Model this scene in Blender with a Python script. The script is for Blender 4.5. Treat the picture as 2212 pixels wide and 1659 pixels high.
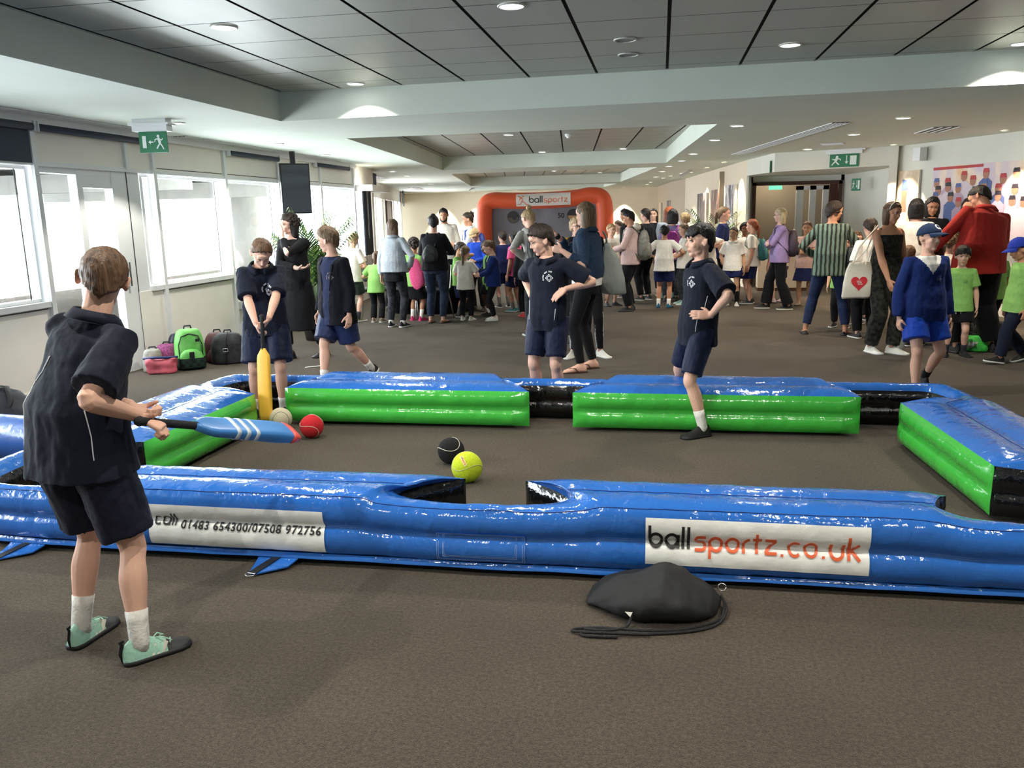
import bpy, math, random
from mathutils import Vector, Matrix, noise
from mathutils.bvhtree import BVHTree
random.seed(7)
SC = bpy.context.scene
COL = SC.collection
for o in list(bpy.data.objects): bpy.data.objects.remove(o)
V = Vector; PI = math.pi
def R(d): return math.radians(d)

# ---------------------------------------------------------------- camera, exposure, sky, daylight
cam_d = bpy.data.cameras.new('camera'); cam = bpy.data.objects.new('camera', cam_d); COL.objects.link(cam)
cam_d.sensor_width = 36.0; cam_d.lens = 1789/2212*36.0; cam_d.clip_start = .05; cam_d.clip_end = 300
rows = ((0.98459844, 0.01412736, -0.17425936), (0.17349845, -0.20178624, 0.96394014), (-0.02154521, -0.97932769, -0.20112949))
M = Matrix([(r[0], -r[1], -r[2]) for r in rows]).to_4x4(); M.translation = V((0, 0, 1.56))
cam.matrix_world = M
SC.camera = cam
vs = SC.view_settings
vs.view_transform = 'Standard'; vs.look = 'None'; vs.exposure = 1.15; vs.gamma = 1.0; vs.use_curve_mapping = False
W = bpy.data.worlds.new('sky'); SC.world = W; W.use_nodes = True
bg = W.node_tree.nodes['Background']; bg.inputs[0].default_value = (.93, .97, 1.0, 1); bg.inputs[1].default_value = 4.0

def area(name, loc, rot, sx, sy, power, color=(1, 1, 1)):
    l = bpy.data.lights.new(name, 'AREA'); l.shape = 'RECTANGLE'; l.size = sx; l.size_y = sy; l.energy = power; l.color = color
    o = bpy.data.objects.new(name, l); o.location = loc; o.rotation_euler = rot; COL.objects.link(o); return o
# daylight standing in the open windows along the left side (just outside the glass)
DAY = 1.0
for i, (y, w) in enumerate(((3.0, 3.6), (7.55, 1.5), (9.35, 1.5), (10.9, 1.5), (13.2, 2.9))):  # nearest lamp stands outside the added windows, out of view
    area('window_daylight', (-6.35, y, 1.5), (0, R(-90), 0), 1.5, w, 42*w*DAY, (.90, .95, 1.0))
area('window_daylight', (-8.6, 20.5, 1.4), (0, R(-90), R(-14)), 1.3, 6.0, 230, (.95, .97, 1.0))
area('window_daylight', (-10.6, 28.5, 1.4), (0, R(-90), R(-14)), 1.3, 8.0, 300, (.95, .97, 1.0))
# ---------------------------------------------------------------- materials
MATS = {}
def mat(name, col=(.5, .5, .5), rough=.6, metal=0, spec=.5, coat=0, emit=None, es=1, noise_s=0, noise_a=.15, bump=0, bump_s=40, stretch=None, sheen=0, sss=0, detail=3):
    if name in MATS: return MATS[name]
    m = bpy.data.materials.new(name); m.use_nodes = True; nt = m.node_tree; b = nt.nodes['Principled BSDF']
    c = (*col, 1)
    b.inputs['Base Color'].default_value = c; b.inputs['Roughness'].default_value = rough; b.inputs['Metallic'].default_value = metal
    b.inputs['Specular IOR Level'].default_value = spec; b.inputs['Coat Weight'].default_value = coat; b.inputs['Coat Roughness'].default_value = .08
    if sheen: b.inputs['Sheen Weight'].default_value = sheen
    if emit: b.inputs['Emission Color'].default_value = (*emit, 1); b.inputs['Emission Strength'].default_value = es
    if noise_s or bump:
        tc = nt.nodes.new('ShaderNodeTexCoord'); mp = nt.nodes.new('ShaderNodeMapping'); nt.links.new(tc.outputs['Object'], mp.inputs[0])
        if stretch: mp.inputs['Scale'].default_value = stretch
    if noise_s:
        n = nt.nodes.new('ShaderNodeTexNoise'); n.inputs['Scale'].default_value = noise_s; n.inputs['Detail'].default_value = detail
        nt.links.new(mp.outputs[0], n.inputs['Vector'])
        r = nt.nodes.new('ShaderNodeValToRGB'); r.color_ramp.elements[0].position = .3; r.color_ramp.elements[1].position = .7
        r.color_ramp.elements[0].color = tuple(x*(1-noise_a) for x in col) + (1,); r.color_ramp.elements[1].color = tuple(min(1, x*(1+noise_a)) for x in col) + (1,)
        nt.links.new(n.outputs['Fac'], r.inputs[0]); nt.links.new(r.outputs[0], b.inputs['Base Color'])
    if bump:
        n2 = nt.nodes.new('ShaderNodeTexNoise'); n2.inputs['Scale'].default_value = bump_s; n2.inputs['Detail'].default_value = 4
        nt.links.new(mp.outputs[0], n2.inputs['Vector'])
        bp = nt.nodes.new('ShaderNodeBump'); bp.inputs['Strength'].default_value = bump; bp.inputs['Distance'].default_value = .02
        nt.links.new(n2.outputs['Fac'], bp.inputs['Height']); nt.links.new(bp.outputs[0], b.inputs['Normal'])
    MATS[name] = m; return m
def lamp_mat(name, col, s):
    if name in MATS: return MATS[name]
    m = bpy.data.materials.new(name); m.use_nodes = True; nt = m.node_tree; nt.nodes.clear()
    e = nt.nodes.new('ShaderNodeEmission'); e.inputs[0].default_value = (*col, 1); e.inputs[1].default_value = s
    o = nt.nodes.new('ShaderNodeOutputMaterial'); nt.links.new(e.outputs[0], o.inputs[0]); MATS[name] = m; return m
def srgb(r, g, b): return tuple((x/255/12.92 if x/255 <= .04045 else ((x/255+.055)/1.055)**2.4) for x in (r, g, b))

# ---------------------------------------------------------------- objects
def tag(o, label=None, cat=None, group=None, kind=None):
    if label: o['label'] = label
    if cat: o['category'] = cat
    if group: o['group'] = group
    if kind: o['kind'] = kind
    return o
def empty(name, loc=(0, 0, 0), rz=0, label=None, cat=None, group=None, kind=None):
    o = bpy.data.objects.new(name, None); o.empty_display_size = .1; o.location = loc; o.rotation_euler = (0, 0, rz); COL.objects.link(o)
    return tag(o, label, cat, group, kind)
def link(name, me, mats, parent=None, smooth=True):
    o = bpy.data.objects.new(name, me)
    if not isinstance(mats, (list, tuple)): mats = [mats]
    for m in mats: me.materials.append(m)
    if smooth: me.polygons.foreach_set('use_smooth', [True]*len(me.polygons))
    COL.objects.link(o)
    if parent: o.parent = parent
    return o
def copy_tree(o, parent=None):
    c = o.copy(); COL.objects.link(c); c.parent = parent
    for ch in [x for x in bpy.data.objects if x.parent == o]: copy_tree(ch, c)
    return c

class MB:
    """mesh builder: collects shapes, then links them as one mesh object"""
    def __init__(s): s.v = []; s.f = []; s.m = []; s.mi = 0
    def add(s, vs, fs):
        n = len(s.v); s.v += [V(x) for x in vs]; s.f += [tuple(i+n for i in f) for f in fs]; s.m += [s.mi]*len(fs); return s
    def box(s, x0, x1, y0, y1, z0, z1, M=None):
        vs = [V((x, y, z)) for x in (x0, x1) for y in (y0, y1) for z in (z0, z1)]
        if M: vs = [M @ v for v in vs]
        return s.add(vs, [(0, 1, 3, 2), (4, 6, 7, 5), (0, 4, 5, 1), (2, 3, 7, 6), (0, 2, 6, 4), (1, 5, 7, 3)])
    def quad(s, *p): return s.add(p, [tuple(range(len(p)))])
    def wallbox(s, a, b, z0, z1, t=.1, off=0):
        """box along the plan line a-b, thickness t to the left of it"""
        a = V((*a, 0)); b = V((*b, 0)); d = (b-a).normalized(); n = V((-d.y, d.x, 0)); a = a+n*off; b = b+n*off
        vs = [p+q+V((0, 0, z)) for p in (a, b) for q in (V((0, 0, 0)), n*t) for z in (z0, z1)]
        return s.add(vs, [(0, 1, 3, 2), (4, 6, 7, 5), (0, 4, 5, 1), (2, 3, 7, 6), (0, 2, 6, 4), (1, 5, 7, 3)])
    def rings(s, rr, closed=False, cap=True):
        """rr: list of equal-length point rings"""
        n = len(rr[0]); b = len(s.v); vs = [p for r in rr for p in r]; fs = []
        K = len(rr)
        for k in range(K-(0 if closed else 1)):
            k2 = (k+1) % K
            for i in range(n): j = (i+1) % n; fs.append((k*n+i, k*n+j, k2*n+j, k2*n+i))
        if cap and not closed:
            c0 = sum((V(p) for p in rr[0]), V())/n; c1 = sum((V(p) for p in rr[-1]), V())/n
            vs += [c0, c1]; a = K*n
            for i in range(n): j = (i+1) % n; fs += [(a, j, i), (a+1, (K-1)*n+i, (K-1)*n+j)]
        return s.add(vs, fs)
    def sweep(s, ss, n=16, p=2.0):
        """ss: list of (centre, A, B) ellipse axes; p superellipse power"""
        out = []
        for c, A, B in ss:
            r = []
            for i in range(n):
                a = 2*PI*i/n; ca, sa = math.cos(a), math.sin(a)
                ca = math.copysign(abs(ca)**(2/p), ca); sa = math.copysign(abs(sa)**(2/p), sa)
                r.append(V(c)+V(A)*ca+V(B)*sa)
            out.append(r)
        return s.rings(out)
    def tube(s, pts, rad, n=10, flat=None, round_ends=True, up=None):
        """round tube through pts; rad number or list; flat=(normal, factor) squashes it"""
        pts = [V(p) for p in pts]; m = len(pts)
        if not isinstance(rad, (list, tuple)): rad = [rad]*m
        ss = []; prev = None
        for i in range(m):
            t = (pts[min(i+1, m-1)]-pts[max(i-1, 0)]).normalized()
            if up is not None: A = V(up).cross(t)
            elif prev is None: A = t.cross(V((.31, .2, .93)) if abs(t.z) < .9 else V((1, .1, 0)))
            else: A = prev - t*prev.dot(t)
            if A.length < 1e-6: A = t.orthogonal()
            A.normalize(); prev = A; B = t.cross(A)
            r = rad[i]; ra, rb = (r if isinstance(r, tuple) else (r, r))
            ss.append((pts[i], A*ra, B*rb, t, max(min(ra, rb), 1e-5)))
        out = [(c, A, B) for c, A, B, t, r in ss]
        if round_ends:
            c, A, B, t, r = ss[0]; pre = [(c-t*r*.95, A*.3, B*.3), (c-t*r*.6, A*.8, B*.8)]
            c, A, B, t, r = ss[-1]; post = [(c+t*r*.6, A*.8, B*.8), (c+t*r*.95, A*.3, B*.3)]
            out = pre+out+post
        return s.sweep(out, n)
    def ell(s, c, rx, ry, rz, M=None, n=14, k=9):
        vs = []; fs = []
        for j in range(1, k):
            ph = PI*j/k
            for i in range(n):
                a = 2*PI*i/n; p = V((rx*math.sin(ph)*math.cos(a), ry*math.sin(ph)*math.sin(a), rz*math.cos(ph)))
                vs.append((M.to_3x3() @ p if M else p)+V(c))
        t = len(vs); q = V((0, 0, rz)); q = M.to_3x3() @ q if M else q; vs += [V(c)+q, V(c)-q]
        for j in range(k-2):
            for i in range(n): i2 = (i+1) % n; fs.append((j*n+i, (j+1)*n+i, (j+1)*n+i2, j*n+i2))
        for i in range(n): i2 = (i+1) % n; fs += [(t, i, i2), (t+1, (k-2)*n+i2, (k-2)*n+i)]
        return s.add(vs, fs)
    def cyl(s, a, b, r, n=16, r2=None): return s.tube([a, b], [r, r2 if r2 is not None else r], n=n, round_ends=False)
    def mesh(s, name='m'):
        me = bpy.data.meshes.new(name); me.from_pydata([tuple(v) for v in s.v], [], s.f)
        if any(s.m): me.polygons.foreach_set('material_index', s.m)
        me.update(); return me
    def build(s, name, mats, parent=None, smooth=False): return link(name, s.mesh(name), mats, parent, smooth)
    def remesh(s, vox, smooth=2):
        """fuse everything collected into one continuous skin; returns a new mesh"""
        me = s.mesh('tmp'); o = bpy.data.objects.new('tmp', me); COL.objects.link(o)
        m = o.modifiers.new('r', 'REMESH'); m.mode = 'VOXEL'; m.voxel_size = vox
        if smooth: q = o.modifiers.new('s', 'SMOOTH'); q.iterations = smooth; q.factor = .5
        dg = bpy.context.evaluated_depsgraph_get(); dg.update()
        out = bpy.data.meshes.new_from_object(o.evaluated_get(dg)); bpy.data.objects.remove(o); bpy.data.meshes.remove(me)
        out.materials.clear(); return out
def wrinkle(me, amp, sc=(9, 9, 3), seed=0, mask=None):
    """real folds pushed along the normals"""
    ns = [v.normal.copy() for v in me.vertices]
    for v, n in zip(me.vertices, ns):
        p = V((v.co.x*sc[0]+seed, v.co.y*sc[1], v.co.z*sc[2]))
        k = noise.noise(p)+.5*noise.noise(p*2.1+V((5, 5, 5)))
        a = amp*(mask(v.co) if mask else 1)
        v.co += n*(a*k)
    me.update()
def paint(me, fn):
    for p in me.polygons:
        i = fn(p.center, p.normal)
        if i: p.material_index = i
def append(me, mb):
    """adds loose shapes (eyes, brows...) to a finished mesh, keeping one datablock"""
    import bmesh
    bm = bmesh.new(); bm.from_mesh(me); vs = [bm.verts.new(v) for v in mb.v]
    for f, m in zip(mb.f, mb.m):
        try: g = bm.faces.new([vs[i] for i in f]); g.material_index = m
        except ValueError: pass
    bm.normal_update(); bm.to_mesh(me); bm.free(); return me
def bvh(me, M=None):
    M = M or Matrix()
    return BVHTree.FromPolygons([M @ v.co for v in me.vertices], [tuple(p.vertices) for p in me.polygons])

# flat artwork laid onto a curved surface: polygons in (u, v) metres, dropped along -n
def decal(name, polys, target, origin, U, Vv, mats, parent=None, off=.002, step=.02, back=.25, thick=0):
    origin = V(origin); U = V(U).normalized(); Vv = V(Vv).normalized(); N = U.cross(Vv)
    import bmesh
    bm = bmesh.new()
    for poly, mi in polys:
        try: f = bm.faces.new([bm.verts.new((p[0], p[1], 0)) for p in poly]); f.material_index = mi
        except ValueError: pass
    if step:
        us = [v.co.x for v in bm.verts]; ws = [v.co.y for v in bm.verts]
        for ax, lo, hi in ((0, min(us), max(us)), (1, min(ws), max(ws))):
            k = int((hi-lo)/step)+1
            for i in range(1, k):
                q = lo+(hi-lo)*i/k; no = V((1, 0, 0)) if ax == 0 else V((0, 1, 0))
                g = bm.verts[:]+bm.edges[:]+bm.faces[:]
                bmesh.ops.bisect_plane(bm, geom=g, plane_co=no*q, plane_no=no)
    last = None
    for v in bm.verts:
        p = origin+U*v.co.x+Vv*v.co.y
        h = target.ray_cast(p+N*back, -N, back*3)
        if h[0] is not None: q = h[0]+N*off
        else: q = p
        v.co = q
    me = bpy.data.meshes.new(name); bm.to_mesh(me); bm.free()
    return link(name, me, mats, parent, smooth=True)

# stroke lettering ---------------------------------------------------------------------------------
def stroke(pts, w):
    """thick polyline -> quads"""
    out = []; pts = [V((*p, 0)) for p in pts]
    L = []
    for i, p in enumerate(pts):
        d = (pts[min(i+1, len(pts)-1)]-pts[max(i-1, 0)]).normalized(); n = V((-d.y, d.x, 0))*(w/2); L.append((p+n, p-n))
    for a, b in zip(L, L[1:]): out.append([(a[0].x, a[0].y), (a[1].x, a[1].y), (b[1].x, b[1].y), (b[0].x, b[0].y)])
    return out
def arc(cx, cy, r, a0, a1, n=14): return [(cx+r*math.cos(R(a0+(a1-a0)*i/n)), cy+r*math.sin(R(a0+(a1-a0)*i/n))) for i in range(n+1)]
def glyph(ch):
    r = .42
    return {'b': ([[(0.08, 1.45), (.08, .45)], arc(.5, .5, r, 0, 360, 24)], 1.05), 'a': ([arc(.5, .5, r, 0, 360, 24), [(.92, .92), (.92, .02)]], 1.1),
     'l': ([[(.1, 1.45), (.1, .02)]], .32), 's': ([[(.8, .92), (.32, .92)]+arc(.32, .71, .21, 90, 270, 8)+[(.55, .5)]+arc(.55, .29, .21, 90, -90, 8)+[(.05, .08)]], .9),
     'p': ([[(.08, -.42), (.08, .5)], arc(.5, .5, r, 0, 360, 24)], 1.05), 'o': ([arc(.5, .5, r, 0, 360, 24)], 1.05), 'r': ([[(.1, .02), (.1, .5)]+arc(.5, .5, .4, 180, 90, 6)], .6),
     't': ([[(.3, 1.3), (.3, .02)], [(.02, .92), (.62, .92)]], .7), 'z': ([[(.05, .92), (.8, .92)], [(.78, .9), (.08, .1)], [(.05, .08), (.85, .08)]], .95),
     '.': ([[(.1, .0), (.1, .16)]], .3), 'c': ([arc(.5, .5, r, 45, 315, 18)], .92), 'u': ([[(.08, .92), (.08, .45)]+arc(.47, .45, .39, 180, 360, 12)+[(.86, .92)]], 1.0),
     'k': ([[(.1, 1.4), (.1, .02)], [(.72, .95), (.14, .4)], [(.3, .52), (.78, .02)]], .8), ' ': ([], .5)}[ch]
def word(txt, x, y, h, col, w=.17, gap=.12):
    out = []
    for ch in txt:
        ss, adv = glyph(ch)
        for st in ss:
            for q in stroke(st, w): out.append(([(x+a*h, y+b*h) for a, b in q], col))
        x += (adv+gap)*h
    return out, x
def font_polys(txt, size, mi, x=0, y=0, bold=0, spacing=1.0, sx=1.0):
    c = bpy.data.curves.new('t', 'FONT'); c.body = txt; c.size = size; c.offset = bold; c.space_character = spacing; c.resolution_u = 3
    o = bpy.data.objects.new('t', c); COL.objects.link(o); dg = bpy.context.evaluated_depsgraph_get(); dg.update()
    me = bpy.data.meshes.new_from_object(o.evaluated_get(dg)); out = []
    for p in me.polygons: out.append(([(me.vertices[i].co.x*sx+x, me.vertices[i].co.y+y) for i in p.vertices], mi))
    bpy.data.objects.remove(o); bpy.data.curves.remove(c); bpy.data.meshes.remove(me)
    return out
def rect(x0, y0, x1, y1, mi): return ([(x0, y0), (x1, y0), (x1, y1), (x0, y1)], mi)
def disc(cx, cy, r, mi, n=20, ry=None): return ([(cx+r*math.cos(2*PI*i/n), cy+(ry or r)*math.sin(2*PI*i/n)) for i in range(n)], mi)
def flat(name, polys, origin, U, Vv, mats, parent=None, off=.001):
    """flat artwork: layer i sits i*off above the board"""
    origin = V(origin); U = V(U).normalized(); Vv = V(Vv).normalized(); N = U.cross(Vv); mb = MB()
    for k, (poly, mi) in enumerate(polys):
        mb.mi = mi; mb.quad(*[origin+U*p[0]+Vv*p[1]+N*(off*(1+k*.15)) for p in poly])
    return mb.build(name, mats, parent)
# ---------------------------------------------------------------- room shell
HC = 2.5; HT = 2.77
m_carpet = mat('carpet', srgb(70, 62, 53), .95, noise_s=70, noise_a=.45, bump=.6, bump_s=230, spec=.2, detail=6, sheen=.15)
m_carpet.node_tree.nodes['Principled BSDF'].inputs['Sheen Tint'].default_value = (1, .90, .78, 1)
def carpet_large():
    nt = m_carpet.node_tree; b = nt.nodes['Principled BSDF']; src = b.inputs['Base Color'].links[0].from_socket
    tc = nt.nodes.new('ShaderNodeTexCoord')
    n = nt.nodes.new('ShaderNodeTexNoise'); n.inputs['Scale'].default_value = 1.6; n.inputs['Detail'].default_value = 5; nt.links.new(tc.outputs['Object'], n.inputs['Vector'])
    n3 = nt.nodes.new('ShaderNodeTexNoise'); n3.inputs['Scale'].default_value = 230; n3.inputs['Detail'].default_value = 2; nt.links.new(tc.outputs['Object'], n3.inputs['Vector'])
    for nn, lo, hi in ((n, .82, 1.16), (n3, .45, 1.6)):
        mr = nt.nodes.new('ShaderNodeMapRange'); mr.inputs[1].default_value = .3; mr.inputs[2].default_value = .7; mr.inputs[3].default_value = lo; mr.inputs[4].default_value = hi
        nt.links.new(nn.outputs['Fac'], mr.inputs[0])
        mx = nt.nodes.new('ShaderNodeVectorMath'); mx.operation = 'SCALE'; nt.links.new(src, mx.inputs[0]); nt.links.new(mr.outputs[0], mx.inputs['Scale']); src = mx.outputs[0]
    nt.links.new(src, b.inputs['Base Color'])
carpet_large()
m_plaster = mat('plaster', srgb(226, 224, 214), .85, noise_s=3, noise_a=.02, spec=.2)
m_soffit = mat('soffit_paint', srgb(226, 234, 223), .8, noise_s=2, noise_a=.02, spec=.3)
m_cream = mat('cream_panel', srgb(246, 241, 234), .55, noise_s=4, noise_a=.02)
m_white = mat('white_frame', srgb(236, 238, 240), .4)
m_tile = mat('metal_tile', srgb(184, 186, 176), .42, metal=.2, noise_s=3, noise_a=.05, stretch=(1, .06, 1), bump=.02, bump_s=30)
m_gap = mat('tile_gap', (.015, .015, .015), .8)
m_blind = mat('blind_fabric', srgb(72, 78, 92), .9, noise_s=60, noise_a=.1)
m_black = mat('black_plastic', (.012, .012, .014), .4)
m_wood = mat('dark_wood', srgb(74, 46, 36), .45, noise_s=8, noise_a=.3, stretch=(6, 6, .6))
m_beige = mat('beige_wall', srgb(196, 180, 160), .85, noise_s=2, noise_a=.03)
m_taupe = mat('taupe_wall', srgb(150, 138, 122), .85, noise_s=2, noise_a=.03)
m_steel = mat('steel', (.6, .6, .62), .25, metal=1)
m_glass = bpy.data.materials.new('window_glass'); m_glass.use_nodes = True
_n = m_glass.node_tree; _n.nodes.clear(); _o = _n.nodes.new('ShaderNodeOutputMaterial'); _m = _n.nodes.new('ShaderNodeMixShader'); _t = _n.nodes.new('ShaderNodeBsdfTransparent'); _g = _n.nodes.new('ShaderNodeBsdfGlossy')
_t.inputs[0].default_value = (.96, .98, .98, 1); _g.inputs['Roughness'].default_value = .02; _m.inputs[0].default_value = .06
_n.links.new(_t.outputs[0], _m.inputs[1]); _n.links.new(_g.outputs[0], _m.inputs[2]); _n.links.new(_m.outputs[0], _o.inputs[0])

def struct(name, mb, mats, smooth=False, parent=None):
    o = mb.build(name, mats, parent, smooth)
    if parent is None: o['kind'] = 'structure'
    return o
YB = -3.0; YF = 35.0
mb = MB(); mb.quad((-14, YB, 0), (16, YB, 0), (16, 37, 0), (-14, 37, 0)); struct('floor', mb, m_carpet)

# lower ceiling with its sunk coffers: each coffer is a four-corner opening (near-left, near-right, far-right, far-left)
COFF = [((-3.665, -2.4), (4.9, -2.4), (4.9, 7.55), (-3.685, 7.97)), ((-3.77, 9.93), (.61, 9.97), (.087, 17.45), (-4.58, 17.6)),
        ((-4.82, 19.3), (-.10, 19.1), (-1.31, 27.8), (-6.27, 27.8)), ((-6.6, 29.4), (-1.5, 29.2), (-2.2, 33.2), (-7.6, 33.2))]
mb = MB(); z = HC; XL, XR = -14, 16; y = YB
pl, pr = (XL, YB), (XR, YB)
for nl, nr, fr, fll in COFF:
    mb.quad((pl[0], pl[1], z), (XL, nl[1], z), nl+(z,), nr+(z,), (XR, nr[1], z), (pr[0], pr[1], z))
    mb.quad((XL, nl[1], z), (XL, fll[1], z), fll+(z,), nl+(z,)); mb.quad(nr+(z,), fr+(z,), (XR, fr[1], z), (XR, nr[1], z))
    # filler between the far edge and the next band
    mb.quad((XL, fll[1], z), (XL, max(fll[1], fr[1])+.02, z), (XR, max(fll[1], fr[1])+.02, z), (XR, fr[1], z), fr+(z,), fll+(z,))
    for a, b in ((nl, nr), (nr, fr), (fr, fll), (fll, nl)): mb.quad(a+(z,), b+(z,), b+(HT+.03,), a+(HT+.03,))
    pl = (XL, max(fll[1], fr[1])+.02); pr = (XR, pl[1])
mb.quad((XL, pl[1], z), (XL, 37, z), (XR, 37, z), (XR, pr[1], z))
struct('ceiling', mb, m_soffit)
# metal tiles in each coffer: dark gap plane above, tiles hung under it
for ci, (nl, nr, fr, fll) in enumerate(COFF):
    g = MB(); x0 = min(nl[0], fll[0]); x1 = max(nr[0], fr[0]); y0 = min(nl[1], nr[1]); y1 = max(fr[1], fll[1])
    g.mi = 0; g.quad((x0-.05, y0-.05, HT+.012), (x1+.05, y0-.05, HT+.012), (x1+.05, y1+.05, HT+.012), (x0-.05, y1+.05, HT+.012))
    g.mi = 1; P = .612
    def lx(yy): f = (yy-nl[1])/(fll[1]-nl[1]); return nl[0]+(fll[0]-nl[0])*f
    def rx(yy): f = (yy-nr[1])/(fr[1]-nr[1]); return nr[0]+(fr[0]-nr[0])*f
    def fy(xx): f = (xx-fll[0])/(fr[0]-fll[0]); return fll[1]+(fr[1]-fll[1])*f
    xi = math.floor((x0-.034)/P)
    skew = (fll[0]-nl[0])/(fll[1]-nl[1]) if ci else 0
    yoff = .25 if ci == 0 else y0
    def px(base, yy): return base+skew*(yy-nl[1])
    while .034+xi*P < x1+3:
        a = .034+xi*P+.012; b = .034+(xi+1)*P-.012; k = 0
        yy = yoff-.61*8 if ci == 0 else yoff
        while yy < y1:
            c = max(yy+.004, y0); d = min(yy+.604, y1)
            if d-c > .05:
                A = max(px(a, c), lx(c)); B = min(px(b, c), rx(c)); A2 = max(px(a, d), lx(d)); B2 = min(px(b, d), rx(d))
                if B-A > .02 and B2-A2 > .02:
                    dA = min(d, fy(A2)); dB = min(d, fy(B2)); g.quad((A, c, HT), (A2, dA, HT), (B2, dB, HT), (B, c, HT))
            yy += .61
        xi += 1
    struct('ceiling_tiles', g, [m_gap, m_tile])

# ---- left wall: windows run from sill .85 to head 2.07
LX = -5.52
mb = MB()
mb.box(LX-.14, LX, YB, 6.78, 0, .82); mb.box(LX-.14, LX, 8.10, 14.75, 0, .82)
mb.box(LX-.14, LX, YB, 14.75, 2.10, 2.52)
mb.box(LX-.14, LX, YB, .6, .8, 2.12)
struct('wall_left', mb, m_cream)
mb = MB(); mb.box(LX, LX+.012, YB, 6.74, 0, .09); mb.box(LX, LX+.012, 8.4, 14.75, 0, .09); struct('baseboard_left', mb, m_cream)
# sills, seams and cover strips
mb = MB()
for a, b in ((YB, 6.76), (8.33, 14.75)): mb.box(LX-.12, LX+.03, a, b, .815, .865)
mb.box(LX, LX+.02, YB, 14.75, 2.075, 2.115)
struct('trim_1', mb, m_white)
mb = MB(); mb.box(LX-.005, LX+.07, YB, 14.75, 2.43, 2.5); struct('trim_2', mb, m_white)
mb = MB()
for y in (5.2, 6.77, 8.1, 8.57, 10.12, 11.66, 13.2, 14.72): mb.box(LX, LX+.035, y-.028, y+.028, .0 if y > 8.2 or y < 6 or y == 6.77 else 2.1, 2.44)
struct('trim_3', mb, m_white)
mb = MB()
for a, b in ((3.5, 5.15), (5.25, 6.72), (8.62, 10.07), (10.17, 11.61), (11.71, 13.15), (13.25, 14.67)):
    mb.box(LX, LX+.004, a, b, .795, .803); mb.box(LX, LX+.004, a, b, 2.135, 2.143)
struct('trim_4', mb, mat('seam_shadow_gap', (.05, .05, .05), .9))
def window(n, y0, y1, z0=.865, z1=2.075, sash=None):
    r = empty('window_%d' % n, (LX-.08, (y0+y1)/2, z0)); r['kind'] = 'structure'
    f = MB(); cx = -(LX-.08); cy = -(y0+y1)/2; T = Matrix.Translation((cx, cy, -z0))
    def bx(*a): f.box(*a, M=T)
    for a, b in ((y0, y0+.05), (y1-.05, y1)): bx(LX-.12, LX-.03, a, b, z0, z1)
    bx(LX-.117, LX-.034, y0+.004, y1-.004, z0+.003, z0+.03); bx(LX-.117, LX-.034, y0+.004, y1-.004, z1-.035, z1-.004)
    if sash: bx(LX-.11, LX-.05, sash-.02, sash+.02, z0, z1)
    f.build('window_frame', m_white, r)
    g = MB(); g.box(LX-.082, LX-.076, y0+.04, y1-.04, z0+.02, z1-.02, M=T); g.build('window_pane', m_glass, r)
    g = MB(); g.box(LX-.05, LX-.04, y1-.16, y1-.153, z0+.03, z1-.03, M=T); g.build('frame_gasket', m_black, r)
for i, (a, b) in enumerate(((.65, 3.4), (3.5, 5.17), (5.23, 6.74), (8.36, 8.56), (8.60, 10.09), (10.15, 11.63), (11.69, 13.17), (13.23, 14.70))): window(i+1, a, b)  # first two windows lie out of view, added to let in more light
# glazed door, left half clear
r = empty('door_1', (LX-.05, 7.45, 0)); r['kind'] = 'structure'; T = Matrix.Translation((-(LX-.05), -7.45, 0))
f = MB()
for a, b in ((6.79, 6.85), (7.33, 7.41), (7.86, 8.32)): f.box(LX-.10, LX-.01, a, b, 0, 2.10, M=T)
f.box(LX-.094, LX-.016, 6.82, 8.29, 2.02, 2.096, M=T); f.box(LX-.09, LX-.02, 7.4, 8.08, 1.90, 1.96, M=T); f.box(LX-.09, LX-.02, 7.4, 8.08, 1.96, 2.02, M=T)
f.box(LX-.09, LX-.02, 6.8, 7.9, 0, .12, M=T); f.build('door_frame', m_white, r)
g = MB(); g.box(LX-.06, LX-.054, 6.84, 7.88, .1, 2.03, M=T); g.build('door_pane', m_glass, r)
g = MB(); g.box(LX-.01, LX+.03, 7.93, 7.96, .9, 1.15, M=T); g.build('door_handle', m_steel, r)
g = MB(); g.box(LX-.012, LX-.004, 8.10, 8.108, 0, 2.1, M=T); g.build('door_gap', m_black, r)
# lobby box that juts out past the windows, then the bent window wall to the far end
mb = MB(); mb.wallbox((-5.52, 14.75), (-5.75, 16.5), 2.03, 2.14, -.35); mb.wallbox((-5.52, 14.75), (-5.75, 16.5), 0, .82, .12)
for t0, t1 in ((0, .04), (.42, .52), (.58, .62), (.68, .80), (.9, 1)):
    a = V((-5.52, 14.75)).lerp(V((-5.75, 16.5)), t0); b = V((-5.52, 14.75)).lerp(V((-5.75, 16.5)), t1); mb.wallbox(tuple(a), tuple(b), 0, 2.1, .14)
mb.wallbox((-5.75, 16.5), (-6.6, 17.6), 0, 2.5, .14)
mb.wallbox((-5.52, 14.75), (-5.75, 16.5), 2.14, 2.5, .1)
struct('wall_lobby', mb, m_cream)
mb = MB()
pts = [(-6.6, 17.6), (-7.3, 20.6), (-8.3, 24.8), (-9.6, 30.4), (-10.95, YF)]
for a, b in zip(pts, pts[1:]):
    mb.wallbox(a, b, 2.08, 2.5, .14); mb.wallbox(a, b, 0, .45, .14)
    A, B = V(a), V(b)
    for t in (.0, .33, .5, .8): mb.wallbox(tuple(A.lerp(B, t)), tuple(A.lerp(B, t+.06)), 0, 2.1, .14)
struct('wall_left_far', mb, m_cream)
for i, (a, b) in enumerate(zip(pts, pts[1:])):
    g = MB(); g.wallbox(a, b, .45, 2.08, .01, .08); struct('window_%d' % (9+i), g, m_glass)
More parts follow.
